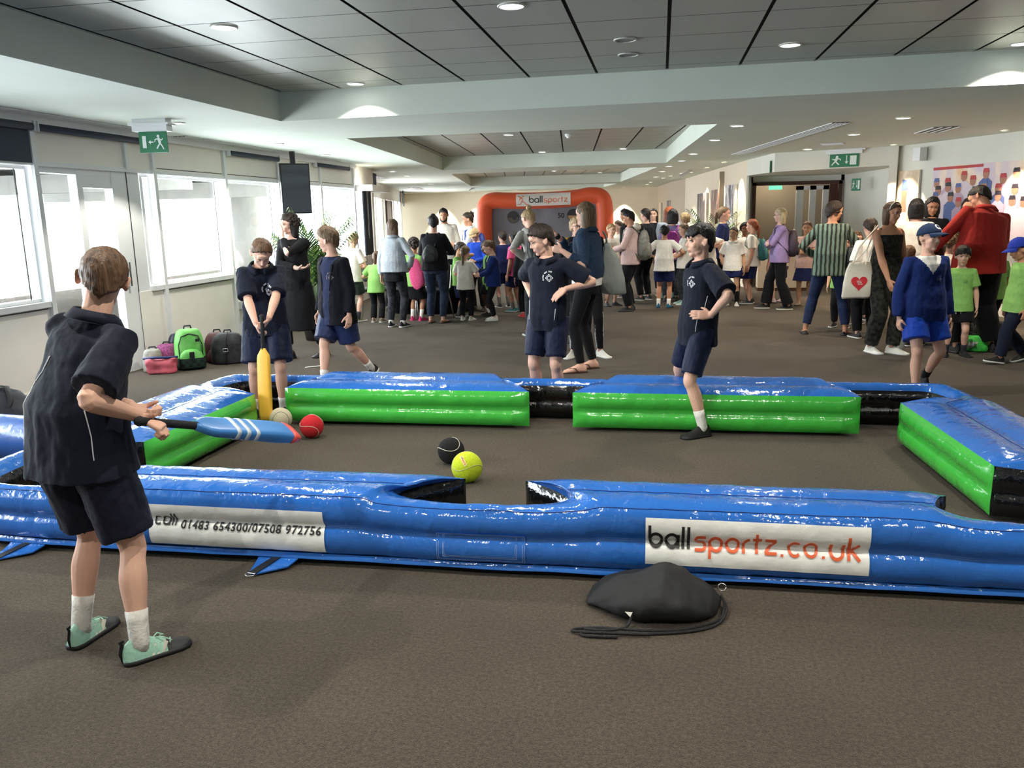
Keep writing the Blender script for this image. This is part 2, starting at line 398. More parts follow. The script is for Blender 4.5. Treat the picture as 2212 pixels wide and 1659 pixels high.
mb = MB(); A, B = V((-8.3, 24.8)), V((-9.6, 30.4)); mb.wallbox(tuple(A.lerp(B, .02)), tuple(A.lerp(B, .26)), 0, 2.05, -.05); mb.wallbox(tuple(A.lerp(B, .30)), tuple(A.lerp(B, .34)), 0, 2.05, -.05)
struct('door_2', mb, m_wood)
# ---- end wall, right walls
mb = MB(); mb.wallbox((-12, YF), (2, YF), 0, 2.5, .15); struct('wall_back', mb, mat('end_wall_paint', srgb(234, 222, 200), .85, noise_s=2, noise_a=.02))
mb = MB(); mb.wallbox((-.15, YF), (.35, 28.9), 0, 2.5, .15); mb.wallbox((.35, 28.9), (.72, 26.6), 0, 2.5, .15); struct('wall_right_far', mb, m_beige)
mb = MB(); mb.wallbox((.72, 26.6), (1.66, 17.4), 0, 2.5, .04); struct('wall_right', mb, mat('picture_wall_paint', srgb(232, 220, 200), .85, noise_s=2, noise_a=.02))
# bulkhead over the doorway, the recess, and the doorway itself
mb = MB()
mb.quad((1.66, 17.4, HC), (1.94, 15.5, HC), (1.94, 15.5, 2.18), (1.66, 17.4, 2.2)); mb.quad((1.94, 15.5, HC), (3.75, 14.75, HC), (3.75, 14.75, 2.2), (1.94, 15.5, 2.18))
mb.quad((1.66, 17.4, 2.2), (1.94, 15.5, 2.18), (3.75, 14.75, 2.2), (4.1, 18.4, 2.2), (1.7, 18.4, 2.2)); mb.quad((1.66, 17.4, HC+.02), (1.94, 15.5, HC+.02), (3.75, 14.75, HC+.02), (4.3, 18.4, HC+.02))
struct('trim_5', mb, m_plaster)
mb = MB(); mb.wallbox((1.66, 17.4), (1.80, 18.3), 0, 2.25, -.04); mb.box(1.66, 1.87, 18.25, 18.35, 0, 2.25); mb.box(1.8, 3.9, 18.25, 18.35, 2.08, 2.25); mb.box(3.60, 3.95, 18.25, 18.35, 0, 2.25)
mb.wallbox((3.66, 18.3), (3.98, 15.2), 0, 2.25, .1); mb.wallbox((3.95, 15.2), (3.75, 14.7), 0, 2.5, -.12)
struct('wall_recess', mb, m_plaster)
mb = MB(); mb.box(1.86, 1.93, 18.18, 18.3, 0, 2.08); mb.box(3.55, 3.62, 18.18, 18.3, 0, 2.08); mb.box(1.86, 3.62, 18.18, 18.3, 2.02, 2.09); struct('door_3', mb, m_wood)
mb = MB(); mb.box(1.3, 4.4, 19.9, 20.0, 0, 2.4); mb.box(1.74, 1.80, 18.35, 19.9, 0, 2.4); mb.box(4.3, 4.4, 18.35, 19.9, 0, 2.4); struct('wall_hall', mb, m_taupe)
hl_ = bpy.data.lights.new('hall_fill', 'POINT'); hl_.energy = 10; hl_.color = (1, .86, .68); hl_.shadow_soft_size = .1; ho = bpy.data.objects.new('hall_fill', hl_); ho.location = (2.4, 19.2, 2.25); COL.objects.link(ho)  # unseen lamp without a fitting, added to brighten the hall walls
mb = MB(); mb.box(2.78, 2.92, 18.5, 18.6, 0, 2.0); mb.box(3.05, 3.17, 18.5, 18.6, 0, 2.0); mb.box(3.31, 3.42, 18.5, 18.6, 0, 2.0); mb.box(2.78, 3.42, 18.5, 18.6, 1.92, 2.0)
struct('trim_6', mb, m_white)
mb = MB(); mb.box(3.42, 3.6, 18.4, 18.46, 0, 2.05); struct('door_4', mb, mat('red_wood', srgb(92, 52, 42), .5, noise_s=8, noise_a=.3, stretch=(6, 6, .6)))
# long poster wall on the right
mb = MB(); PW0 = V((3.75, 14.95)); PWd = V((.8, -1.95)).normalized(); PW1 = PW0+PWd*10
mb.wallbox(tuple(PW0), tuple(PW1), 0, 2.5, .15); mb.wallbox(tuple(PW1), (8.4, YB), 0, 2.5, .15)
struct('wall_poster', mb, m_plaster)
mb = MB(); mb.box(LX-.2, 9, YB-.15, YB, 0, 2.8); struct('wall_front', mb, m_plaster)
mb = MB(); mb.wallbox(tuple(PW0), tuple(PW1), 0, .09, -.012); struct('baseboard_right', mb, m_plaster)

# ---- outside: pale concrete deck, stand roof and hedge seen burnt out through the glass
m_conc = mat('concrete', srgb(200, 200, 196), .9, noise_s=3, noise_a=.08)
mb = MB(); mb.box(-40, LX-.15, -5, 45, -.3, -.05); struct('terrace', mb, m_conc)
o = empty('canopy_roof', (-8, 12, 0), label='pale stand canopy with beams outside the windows', cat='canopy')
T = Matrix.Translation((8, -12, 0))
g = MB(); g.box(-13, -7.6, 9.4, 9.6, 2.25, 2.45, M=T); g.box(-13, -7.4, 12.3, 12.55, 2.05, 2.35, M=T); g.box(-12.5, -7.3, 15.5, 15.8, 2.0, 2.3, M=T); g.box(-7.8, -7.6, 9.2, 19, 2.28, 2.42, M=T); g.build('canopy_beam', m_conc, o)
g = MB(); g.box(-13, -9.0, 9, 20, 2.5, 2.55, M=T); g.build('canopy_sheet', m_conc, o)
g = MB(); g.cyl((-8.9+8, 17.1-12, 0), (-8.9+8, 17.1-12, 2.5), .28, 24); g.build('canopy_post', m_conc, o, True)
o = empty('block_sign', (-7.6, 10.35, 2.12), label='pale teal hanging sign with letter D and a down arrow, outside a window', cat='sign')
g = MB(); g.box(-.015, .015, -.17, .17, 0, .26); g.build('sign_board', mat('sign_teal', srgb(120, 205, 200), .5), o)
pl = font_polys('D', .18, 0, -.12, .06)+[rect(.075, .06, .09, .2, 0), ([(.05, .09), (.083, .04), (.115, .09)], 0)]
flat('sign_lettering', pl, (.018, 0, 0), (0, 1, 0), (0, 0, 1), mat('sign_ink', (.03, .05, .05), .6), o)
# roller blinds
def blind(y0, y1, drop, x=LX+.06, nm='roller blind rolled up above the window', z=2.405, rz=0, full=None):
    o = empty('roller_blind', (x, (y0+y1)/2, z), rz, label=nm, cat='blind'); h = (y1-y0)/2
    g = MB(); g.cyl((0, -h, 0), (0, h, 0), .032, 14); g.build('blind_roll', m_blind, o, True)
    g = MB(); g.box(-.03, .03, -h-.012, -h, -.04, .05); g.box(-.03, .03, h, h+.012, -.04, .05); g.build('blind_bracket', m_white, o)
    if drop:
        g = MB(); g.box(-.034, -.030, -h+.01, h-.01, -drop, 0); g.build('blind_fabric', m_blind, o)
    return o
blind(5.0, 6.74, .31, nm='dark grey roller blind half lowered over the leftmost window')
blind(6.80, 8.5, 0, nm='dark grey roller blind rolled up above the glazed door')
blind(10.18, 11.6, 0, nm='grey roller blind rolled up just left of the hanging screen')
blind(12.95, 14.4, 0, nm='dark roller blind rolled up right of the hanging screen')
o = empty('roller_blind', (-5.42, 15.15, 0), R(7.5), label='black full-length blind lowered beside the white lobby frame, with bead chain', cat='blind')
g = MB(); g.box(-.012, .012, -.33, .33, .86, 2.04); g.build('blind_fabric', mat('black_blind', srgb(44, 50, 60), .85), o)
g = MB(); g.tube([(.03, -.12, 2.03), (.03, -.13, 1.6), (.03, -.12, 1.22), (.03, -.09, 1.16), (.03, -.06, 1.22), (.03, -.05, 2.03)], .004, 5); g.build('blind_chain', m_steel, o)
o = empty('roller_blind', (-5.85, 16.6, 2.42), R(10), label='grey short blind hanging in front of the lobby corner', cat='blind')
g = MB(); g.cyl((0, -.65, 0), (0, .65, 0), .04, 12); g.build('blind_roll', m_blind, o, True); g = MB(); g.box(.03, .036, -.55, .6, -.33, 0); g.build('blind_fabric', m_blind, o)
for a, b, t0, t1, dz, txt in ((0, 1, .05, .95, .44, 'dark blind drawn short over the window behind the denim-jacket woman'), (3, 4, .0, .6, .5, 'tall dark blind at the far left corner of the hall')):
    A, B = V(pts[a]).lerp(V(pts[b]), t0), V(pts[a]).lerp(V(pts[b]), t1); mid = (A+B)/2; d = (B-A)
    o = empty('roller_blind', (mid.x+.12, mid.y, 2.44), math.atan2(-d.x, d.y), label=txt, cat='blind')
    g = MB(); h = d.length/2; g.box(.0, .01, -h, h, -dz, 0); g.build('blind_fabric', m_blind, o); g = MB(); g.cyl((.01, -h, 0), (.01, h, 0), .035, 12); g.build('blind_roll', m_blind, o, True)

# ---- recessed downlights
m_trim = mat('downlight_trim', srgb(225, 225, 220), .3, metal=.3)
m_dl = lamp_mat('lamp_disc', (1, .98, .93), 6.0); m_dlw = lamp_mat('lamp_disc_warm', (1, .88, .68), 9.0)
def downlight(x, y, z, r, label, group, power=9, angle=100, warm=False, lit=True, tilt=None):
    o = empty('downlight', (x, y, z), label=label, cat='ceiling light', group=group)
    g = MB(); n = 24; ring = lambda rr, zz: [(rr*math.cos(2*PI*i/n), rr*math.sin(2*PI*i/n), zz) for i in range(n)]
    g.rings([ring(r, .0), ring(r, -.006), ring(r*.86, -.010), ring(r*.84, -.001)], closed=True, cap=False); g.build('trim_ring', m_trim, o, True)
    g = MB(); g.quad(*reversed(ring(r*.86, -.004))); g.build('lamp_disc', (m_dlw if warm else m_dl) if lit else mat('grille_grey', srgb(150, 150, 144), .5, metal=.4), o)
    if lit and power:
        l = bpy.data.lights.new('downlight_bulb', 'SPOT'); l.energy = power*2.0; l.spot_size = R(angle); l.spot_blend = .25; l.shadow_soft_size = .018
        l.color = (1, .80, .58) if warm else (1, .95, .84)
        k = bpy.data.objects.new('downlight_bulb', l); k.location = (0, 0, -.02); COL.objects.link(k); k.parent = o
        if tilt: k.rotation_euler = tilt
    return o
for i, (x, y) in enumerate(((-2.765, 5.24), (-2.79, 7.67), (-.89, 5.18), (.944, 6.92), (2.734, 7.40), (.944, 5.18), (2.75, 5.18), (-2.77, 2.6), (-.9, 2.6), (.95, 2.6), (2.75, 2.6), (-1.8, .2), (1.5, .2))):
    if y < 5: lb = 'round lit downlight in the near tiled ceiling above the camera'
    else: lb = ['round downlight in the upper left tiled ceiling', 'round downlight casting a scallop on the ceiling step, over the blazer boy', 'round downlight at the top edge of the tiled ceiling, centre', 'round downlight in the tiles above the right-hand pool cushion', 'round downlight cut by the right edge of the view', 'x', 'x'][i]
    if lb == 'x': continue
    downlight(x, y, HT-.001, .085, lb, 'round downlights in the near tiled ceiling', 26, 118)
for i, (x, y) in enumerate(((-4.66, 7.72), (-4.81, 10.24), (-5.02, 12.29), (-5.36, 15.14), (-5.62, 17.4), (-5.96, 19.58), (-6.33, 21.73), (-6.94, 25.2))):
    downlight(x, y, HC-.001, .085, 'round downlight in the left soffit, %s from the exit sign' % ('first second third fourth fifth sixth seventh eighth'.split()[i]), 'downlights along the window side soffit', 22, 110)
for i, (x, y) in enumerate(((.851, 10.23), (.721, 12.17), (.531, 14.96), (.384, 16.9), (.154, 18.9), (.02, 21.2), (-.15, 24.5))):
    downlight(x, y, HC-.001, .085, 'round downlight in the soffit right of the far coffers, %s from the camera' % ('first second third fourth fifth sixth seventh'.split()[i]), 'downlights along the picture side soffit', 24, 110)
for x, y, lb in ((2.6, 10.07, 'round downlight above the tote bag woman'), (2.515, 12.08, 'bright bulging downlight in front of the doorway bulkhead'), (2.363, 14.76, 'downlight close to the white doorway bulkhead')): downlight(x, y, HC-.001, .085, lb, 'downlights before the doorway', 26, 120, warm=True)
for i, (x, y) in enumerate(((-2.35, 13.2), (-2.37, 17.1), (-.75, 17.0), (-3.1, 24.9), (-1.9, 26.9))):
    downlight(x, y, HT-.001, .085, ['downlight nearest the smoke detector in the second coffer', 'downlight at the far left beam of the second coffer', 'downlight at the far right beam of the second coffer', 'downlight in the middle of the third coffer', 'downlight at the far beam of the third coffer'][i], 'downlights in the far coffers', 30, 110)
for i, (x, y) in enumerate(((.25, 24.2), (.05, 25.6), (.5, 22.6), (-.35, 29.0), (-.5, 31.2))):
    downlight(x, y, HC-.001, .06, 'small warm spotlight by the pictures, %s from the doorway' % ('second third first fourth fifth'.split()[i]), 'small spotlights along the picture wall', 30, 75, warm=True)
for i, (x, y) in enumerate(((1.02, 20.0), (.75, 22.3), (1.25, 17.9))):
    downlight(x, y, HC-.001, .05, 'tiny warm wall washer over the %s dark picture' % ('middle first nearest'.split()[i]), 'wall washers over the pictures', 30, 70, warm=True, tilt=(0, R(-14), 0))
for i, (x, y) in enumerate(((-9.1, 34.5), (-7.7, 34.5), (-5.9, 34.5), (-3.5, 34.5), (-1.5, 34.5))):
    downlight(x, y, HC-.001, .05, 'tiny warm wall washer at the end wall, %s from the window side' % ('first second third fourth fifth'.split()[i]), 'wall washers along the end wall', 110, 60, warm=True, tilt=(R(8), 0, 0))
for i, d in enumerate((.47, 2.7, 5.0)):
    p = PW0+PWd*d+V((-PWd.y, PWd.x))*-.33 if False else PW0+PWd*d-V((.93, .38))*.36
    downlight(p.x, p.y, HC-.001, .05, ['warm wall washer above the narrow blue poster', 'warm wall washer above the big team poster', 'warm wall washer beyond the right edge of the team poster'][i], 'wall washers along the poster wall', 70, 66, warm=True)
for y, lb in ((6.37, 'dark round ceiling speaker, nearer of two'), (6.96, 'dark round ceiling speaker, farther of two')): downlight(-.27, y, HT-.001, .085, lb, 'round ceiling speakers', lit=False)
# vents, detector, signs
m_vent = mat('vent_slot', srgb(96, 94, 90), .6)
def vent(x0, y0, x1, y1, w, label, n=3):
    a, b = V((x0, y0, 0)), V((x1, y1, 0)); d = b-a; L = d.length; o = empty('ceiling_vent', (x0, y0, HC), math.atan2(-d.x, d.y), label=label, cat='vent')
    g = MB(); g.box(0, w, 0, L, -.006, -.001); g.build('vent_back', m_vent, o)
    for k in range(n+1): g = MB(); xx = w*k/n; g.box(xx-.006, xx+.006, 0, L, -.012, -.003); g.build('vent_slat', m_white, o)
vent(-5.42, 8.9, -5.42, 13.6, .14, 'long slot vent in the ceiling along the windows'); vent(-5.38, 3.6, -5.38, 8.4, .12, 'slot vent in the ceiling at the upper left edge')
vent(-6.6, 17.8, -7.0, 20.5, .25, 'slot vent in the left soffit nearer the denim-jacket woman'); vent(-8.4, 27.5, -8.9, 30, .4, 'slot vent at the far left end of the soffit')
vent(1.90, 10.3, 1.2, 15.4, .20, 'long diagonal slot vent left of the doorway', 4); vent(.62, 21, .42, 24.5, .12, 'slot vent beside the picture wall')
vent(3.3, 11.4, 3.3, 12.2, .3, 'square grille above the poster corner'); vent(2.45, 13.9, 2.75, 13.8, .3, 'small grille in front of the bulkhead')
o = empty('smoke_detector', (-1.45, 13.5, HT), label='small white smoke detector in the second coffer', cat='smoke detector')
g = MB(); g.cyl((0, 0, 0), (0, 0, -.04), .06, 20, .05); g.build('detector_body', m_white, o, True); g = MB(); g.cyl((0, 0, -.04), (0, 0, -.06), .03, 16); g.build('detector_cap', m_white, o, True)
m_grn = mat('sign_green', srgb(38, 122, 84), .5); m_sw = mat('sign_white', srgb(235, 245, 240), .5)
def exit_sign(x, y, z, rz, w, h, label, arrow='l', housing=True, mirror=False, nm='exit_sign'):
    o = empty(nm, (x, y, z), rz, label=label, cat='sign')
    g = MB(); g.box(-w/2, w/2, -.008, .008, -h, 0); g.build('sign_panel', m_grn, o)
    if housing: g = MB(); g.box(-w*.62, w*.62, -.06, .06, .0, .055); g.box(-w*.72, w*.72, -.08, .08, .055, .075); g.box(-w*.6, w*.6, -.06, .06, .075, .11); g.build('sign_housing', m_white, o)
    pl = []
    u = lambda a, b: (a*w, -b*h)
    if arrow == 'l':
        pl += [([u(-.38, .2), u(-.24, .2), u(-.24, .78), u(-.38, .78)], 0), ([u(-.17, .5), u(-.08, .4), u(-.08, .6)], 0), ([u(-.09, .47), u(.02, .47), u(.02, .53), u(-.09, .53)], 0)]; mx = .2; s = 1
    else:
        pl += [([u(.2, .15), u(.42, .15), u(.42, .85), u(.2, .85)], 0), ([u(.07, .12), u(.1, .12), u(.1, .6), u(.07, .6)], 0), ([u(.02, .58), u(.15, .58), u(.085, .78)], 0)]; mx = -.25; s = -1
    pl += [disc(mx*w, -.22*h, .05*w, 0, 10)]
    for a, b, c, d, t in ((0, .3, .05, .55, .09), (.05, .55, -.08, .82, .045), (.05, .55, .12, .7, .045), (.12, .7, .17, .85, .035), (0, .34, -.12, .38, .035), (-.12, .38, -.13, .5, .03), (0, .34, .12, .42, .035), (.12, .42, .16, .33, .03)):
        for q in stroke([u(mx+s*a, b), u(mx+s*c, d)], t*w): pl.append((q, 0))
    flat('sign_pictogram', pl, (0, -.010, 0), (1, 0, 0), (0, 0, 1), m_sw, o)
    return o
exit_sign(-4.72, 7.4, 2.39, R(6), .27, .19, 'green running man exit sign hanging over the glazed door')
exit_sign(3.0, 15.05, 2.42, R(-22), .46, .21, 'green exit sign with arrow and door on the front of the white bulkhead', 'r')
exit_sign(1.90, 15.75, 2.38, R(-98), .22, .2, 'faded green exit sign on the left cheek of the bulkhead', 'r', housing=False)
exit_sign(3.52, 16.5, 2.06, R(-30), .16, .22, 'small green and yellow exit notice on the lilac recess wall', 'r', housing=False)
o = empty('emergency_light', (2.3, 18.1, 1.97), label='small green lit exit lamp inside the top of the doorway', cat='light'); g = MB(); g.box(-.13, .13, -.02, .02, -.04, .04); g.build('light_body', lamp_mat('green_lamp', (.2, .8, .5), .6), o)
o = empty('counter', (2.3, 16.75, 0), label='beige counter with pale ledge inside the doorway', cat='counter')
g = MB(); g.box(-.45, .45, -.15, .15, .05, .84); g.build('counter_front', m_beige, o); g = MB(); g.box(-.5, .5, -.22, .2, .84, .9); g.build('counter_top', m_white, o); g = MB(); g.box(-.45, .45, -.16, .15, 0, .06); g.build('counter_plinth', m_wood, o)
o = empty('wall_speaker', (4.02, 14.25, 2.33), R(-60), label='white box speaker on a bracket at the poster wall', cat='speaker'); g = MB(); g.box(-.07, .07, -.16, -.02, -.1, .1); g.build('speaker_box', m_white, o); g = MB(); g.box(-.02, .02, -.02, .06, -.02, .02); g.build('speaker_bracket', m_black, o)
for y, z, lb in ((10.28, .45, 'white socket box on the cream panel behind the boy with the yellow bat'),):
    o = empty('wall_socket', (LX+.02, y, z), label=lb, cat='socket'); g = MB(); g.box(-.02, .04, -.09, .09, -.05, .05); g.build('socket_box', m_white, o)

# ---- pictures: generic abstract prints
def picture(p, d, w, z0, z1, label, cols, seed, frame=.03, scale=5, st=(1, 1, .35)):
    a = V((*p, z0)); d = V((*d, 0)).normalized(); n = V((d.y, -d.x, 0)); o = empty('wall_picture', a, math.atan2(d.y, d.x), label=label, cat='picture')
    g = MB(); g.box(0, w, -frame, 0, 0, z1-z0); g.build('picture_board', mat('board_edge', srgb(205, 200, 192), .6), o)
    m = bpy.data.materials.new('print_%d' % seed); m.use_nodes = True; nt = m.node_tree; b = nt.nodes['Principled BSDF']; b.inputs['Roughness'].default_value = .5
    tc = nt.nodes.new('ShaderNodeTexCoord'); mp = nt.nodes.new('ShaderNodeMapping'); mp.inputs['Location'].default_value = (seed*3.1, 0, seed); mp.inputs['Scale'].default_value = st
    ns = nt.nodes.new('ShaderNodeTexNoise'); ns.inputs['Scale'].default_value = scale; ns.inputs['Detail'].default_value = 6; ns.inputs['Roughness'].default_value = .65; ns.inputs['Distortion'].default_value = .6
    r = nt.nodes.new('ShaderNodeValToRGB'); r.color_ramp.interpolation = 'CONSTANT' if len(cols) > 4 else 'LINEAR'
    while len(r.color_ramp.elements) < len(cols): r.color_ramp.elements.new(.5)
    for i, c in enumerate(cols): r.color_ramp.elements[i].position = .33+.34*i/(len(cols)-1); r.color_ramp.elements[i].color = (*srgb(*c), 1)
    nt.links.new(tc.outputs['Object'], mp.inputs[0]); nt.links.new(mp.outputs[0], ns.inputs['Vector']); nt.links.new(ns.outputs['Fac'], r.inputs[0]); nt.links.new(r.outputs[0], b.inputs['Base Color'])
    g = MB(); g.box(0, w*.86 if frame > .03 else w, -frame-.002, -frame, .0, z1-z0); g.build('picture_print', m, o); return o
BW = [(28, 26, 30), (90, 84, 88), (60, 54, 60), (216, 208, 205)]
wd = (V((1.66, 17.4))-V((.72, 26.6))).normalized()
def onwall(y): t = (y-26.6)/(17.4-26.6); return (.72+(1.66-.72)*t-.0, y)
picture((onwall(23.6)[0]-.01, 23.6), wd, 1.55, .95, 1.98, 'tall dark print, farthest of three on the picture wall', BW, 1, .05)
picture((onwall(21.3)[0]-.01, 21.3), wd, 1.3, .95, 2.02, 'tall print with amber figure, middle of three on the picture wall', [(40, 36, 44), (150, 96, 60), (120, 110, 116), (226, 216, 208)], 2, .05)
picture((onwall(19.4)[0]-.01, 19.4), wd, 1.15, .95, 2.07, 'tall grey and white print, nearest of three on the picture wall', [(30, 30, 40), (110, 106, 122), (232, 226, 226), (190, 184, 188)], 3, .05)
d2 = (V((.35, 28.9))-V((-.15, YF)))
picture((-.03, 33.4), d2, .8, .95, 1.85, 'small warm-lit print at the far right corner', [(120, 84, 50), (220, 190, 150), (240, 220, 190), (150, 120, 90)], 4, .05)
picture((.24, 30.2), d2, .9, .9, 1.9, 'dark print on the far right wall past the orange arch', BW, 5, .04)
picture((-7.0, YF-.01), (1, 0), 2.2, .55, 1.68, 'wide dark print on the end wall left of the orange arch', [(66, 58, 62), (92, 84, 88), (120, 112, 112), (190, 160, 140)], 6, .04, 1.2, (1, 1, 1))
# team poster (generic crowd of figures) and the narrow one beside it
def onposter(d): return PW0+PWd*d-V((.93, .38)).normalized()*.012
def figures(o, w, h, n, seed, caps):
    rnd = random.Random(seed); pl = []; mats = [mat('fig_skin', srgb(176, 120, 96), .6), mat('fig_dark', srgb(44, 36, 44), .6), mat('fig_shirt', srgb(222, 206, 216), .6), mat('fig_blue', srgb(84, 104, 160), .6), mat('fig_red', srgb(190, 60, 60), .6), mat('fig_mauve', srgb(188, 162, 184), .6), mat('fig_pink', srgb(236, 196, 196), .6)]
    rowsn = 3
    for r in range(rowsn):
        for i in range(n):
            x = w*(i+.5+rnd.uniform(-.25, .25))/n; y = h*(.84-.13*r+rnd.uniform(-.05, .05)); s = h*.050
            c = rnd.choice((2, 2, 5, 5, 6, 3))
            pl += [([(x-s*.8, y-s*1.0), (x+s*.8, y-s*1.0), (x+s*2.1, y-s*2.0), (x+s*2.0, y-s*5), (x+s*1.6, y-s*9), (x-s*1.6, y-s*9), (x-s*2.0, y-s*5), (x-s*2.1, y-s*2.0)], c), disc(x, y, s, 0, 12, s*1.25), ([(x-s*1.05, y+s*.3), (x+s*1.05, y+s*.3), (x+s*.8, y+s*1.3), (x-s*.8, y+s*1.3)], rnd.choice((1, 1, 4, 3)))]
    pl = [p for p in pl if min(q[1] for q in p[0]) > 0 and max(q[0] for q in p[0]) < w and min(q[0] for q in p[0]) > 0]
    flat('printed_figures', pl, (0, -.034, 0), (1, 0, 0), (0, 0, 1), mats, o, .0008)
p = onposter(1.02)
po = picture(tuple(p), PWd, 2.7, .94, 2.12, 'big colourful poster of a crowd of sports players, half behind the red jacket man', [(236, 180, 120), (240, 220, 200), (214, 196, 214), (250, 214, 150)], 7, .03, 1.1, (1, 1, .8)); figures(po, 2.7, 1.17, 11, 4, 1)
g = MB(); g.box(.0, 1.0, -.036, -.034, 1.13, 1.17); g.build('red_stripe', mat('fig_red', srgb(190, 60, 60), .6), po)
p = onposter(.21)
po = picture(tuple(p), PWd, .50, .95, 2.1, 'narrow poster with a figure in a blue cap, left of the big team poster', [(240, 214, 150), (244, 230, 200), (206, 180, 150), (250, 236, 214)], 8, .03, 1.5, (1, 1, .6))
flat('printed_figures', [([(.04, .0), (.30, .0), (.26, .62), (.10, .62)], 2), ([(.09, .5), (.25, .5), (.22, .74), (.12, .74)], 0), disc(.17, .80, .065, 0, 16, .12), ([(.10, .84), (.235, .84), (.22, 1.0), (.12, 1.02)], 3), ([(.235, .86), (.27, .85), (.235, .90)], 3), rect(.34, .5, .37, .6, 1), rect(.34, .3, .37, .4, 1), rect(.41, .5, .44, .6, 1), rect(.41, .32, .44, .42, 1)], (0, -.034, 0), (1, 0, 0), (0, 0, 1), [mat('fig_skin', (.4, .2, .1)), mat('fig_dark', (.1, .1, .1)), mat('fig_shirt', (.7, .7, .7)), mat('fig_blue', (.1, .1, .5))], po)
# ---------------------------------------------------------------- giant inflatable pool table
def vinyl(name, col, rough=.13, k=1.0):
    m = mat(name, col, rough, spec=.6, coat=.6, bump=0); nt = m.node_tree; b = nt.nodes['Principled BSDF']
    tc = nt.nodes.new('ShaderNodeTexCoord'); prev = None
    for sc, st, s, d in ((5, (1, 1, .35), .16*k, .03), (14, (1, 1, .45), .50*k, .012), (55, (1, 1, 1), .25*k, .004)):
        mp = nt.nodes.new('ShaderNodeMapping'); mp.inputs['Scale'].default_value = st; mp.inputs['Rotation'].default_value = (.25, .5, .6); nt.links.new(tc.outputs['Object'], mp.inputs[0])
        n = nt.nodes.new('ShaderNodeTexNoise'); n.inputs['Scale'].default_value = sc; n.inputs['Detail'].default_value = 2.5; n.inputs['Distortion'].default_value = .8; nt.links.new(mp.outputs[0], n.inputs['Vector'])
        bp = nt.nodes.new('ShaderNodeBump'); bp.inputs['Strength'].default_value = s; bp.inputs['Distance'].default_value = d; nt.links.new(n.outputs['Fac'], bp.inputs['Height'])
        if prev: nt.links.new(prev.outputs[0], bp.inputs['Normal'])
        prev = bp
    nt.links.new(prev.outputs[0], b.inputs['Normal']); nt.links.new(prev.outputs[0], b.inputs['Coat Normal']); return m
m_vblue = vinyl('blue_vinyl', srgb(44, 108, 196)); m_vgreen = vinyl('green_vinyl', srgb(66, 182, 66), .2, .7); m_vblack = vinyl('black_vinyl', (.006, .006, .007), .12, 1.6)
m_stitch = mat('stitch_thread', srgb(150, 175, 220), .7)
TC = V((-.7, 4.9, 0))
# (outer x, outer y, inner x, inner y, wall colour of the stretch that starts here)
def G(*a): return a
CT = [G(-2.55, 3.34, -2.75, 3.9, 'g'),
 G(-1.36, 3.34, -.93, 3.9, 'k'), G(-1.24, 3.34, -1.2, 3.68, 'k'), G(-1.12, 3.34, -1.13, 3.55, 'k'), G(-.95, 3.335, -.97, 3.48, 'k'), G(-.77, 3.33, -.78, 3.46, 'k'), G(-.57, 3.335, -.58, 3.49, 'k'), G(-.42, 3.34, -.43, 3.57, 'k'), G(-.30, 3.34, -.41, 3.68, 'k'),
 G(-.15, 3.34, -.63, 3.9, 'g'), G(1.02, 3.34, 1.27, 3.9, 'k'), G(1.14, 3.34, 1.16, 3.72, 'k'), G(1.28, 3.34, 1.3, 3.56, 'k'), G(1.6, 3.345, 1.6, 3.47, 'k'), G(2.02, 3.42, 1.9, 3.52, 'k'), G(2.12, 3.72, 1.99, 3.75, 'k'), G(2.13, 4.02, 2.0, 4.02, 'k'), G(2.13, 4.2, 1.92, 4.2, 'k'),
 G(2.13, 4.4, 1.64, 4.28, 'g'), G(2.1, 5.55, 1.57, 5.81, 'k'), G(2.1, 5.75, 1.83, 5.9, 'k'), G(2.09, 5.95, 1.95, 6.02, 'k'), G(2.02, 6.32, 1.88, 6.24, 'k'), G(1.72, 6.34, 1.65, 6.33, 'k'), G(1.4, 6.36, 1.38, 6.33, 'k'), G(1.22, 6.36, 1.2, 6.2, 'k'),
 G(1.05, 6.36, 1.36, 5.95, 'g'), G(-.2, 6.36, -.61, 5.95, 'k'), G(-.32, 6.36, -.38, 6.18, 'k'), G(-.48, 6.35, -.5, 6.3, 'k'), G(-.77, 6.34, -.77, 6.33, 'k'), G(-1.06, 6.35, -1.05, 6.3, 'k'), G(-1.22, 6.36, -1.18, 6.18, 'k'),
 G(-1.4, 6.36, -.93, 5.95, 'g'), G(-2.5, 6.36, -2.83, 5.95, 'k'), G(-2.66, 6.36, -2.66, 6.18, 'k'), G(-2.85, 6.36, -2.82, 6.33, 'k'), G(-3.2, 6.35, -3.15, 6.34, 'k'), G(-3.5, 6.34, -3.36, 6.25, 'k'), G(-3.56, 6.05, -3.43, 6.02, 'k'), G(-3.56, 5.85, -3.3, 5.86, 'k'),
 G(-3.56, 5.6, -2.96, 5.74, 'g'), G(-3.56, 4.45, -2.99, 4.27, 'k'), G(-3.56, 4.25, -3.3, 4.2, 'k'), G(-3.56, 4.0, -3.43, 3.98, 'k'), G(-3.5, 3.5, -3.38, 3.58, 'k'), G(-3.2, 3.36, -3.15, 3.47, 'k'), G(-2.9, 3.34, -2.88, 3.5, 'k'), G(-2.74, 3.34, -2.64, 3.66, 'k')]
def ymap(y): return 5.83+(y-5.95)*1.1 if y > 5.4 else (3.34+(y-3.34)*.46/.56 if 3.34 < y < 3.95 else y)
CT = [(a, min(ymap(b), 6.28) if b > 5.4 else b, c, min(ymap(d), 6.17), e) for a, b, c, d, e in CT]
def cat(p0, p1, p2, p3, t): return .5*((2*p1)+(-p0+p2)*t+(2*p0-5*p1+4*p2-p3)*t*t+(-p0+3*p1-3*p2+p3)*t**3)
SMP = []
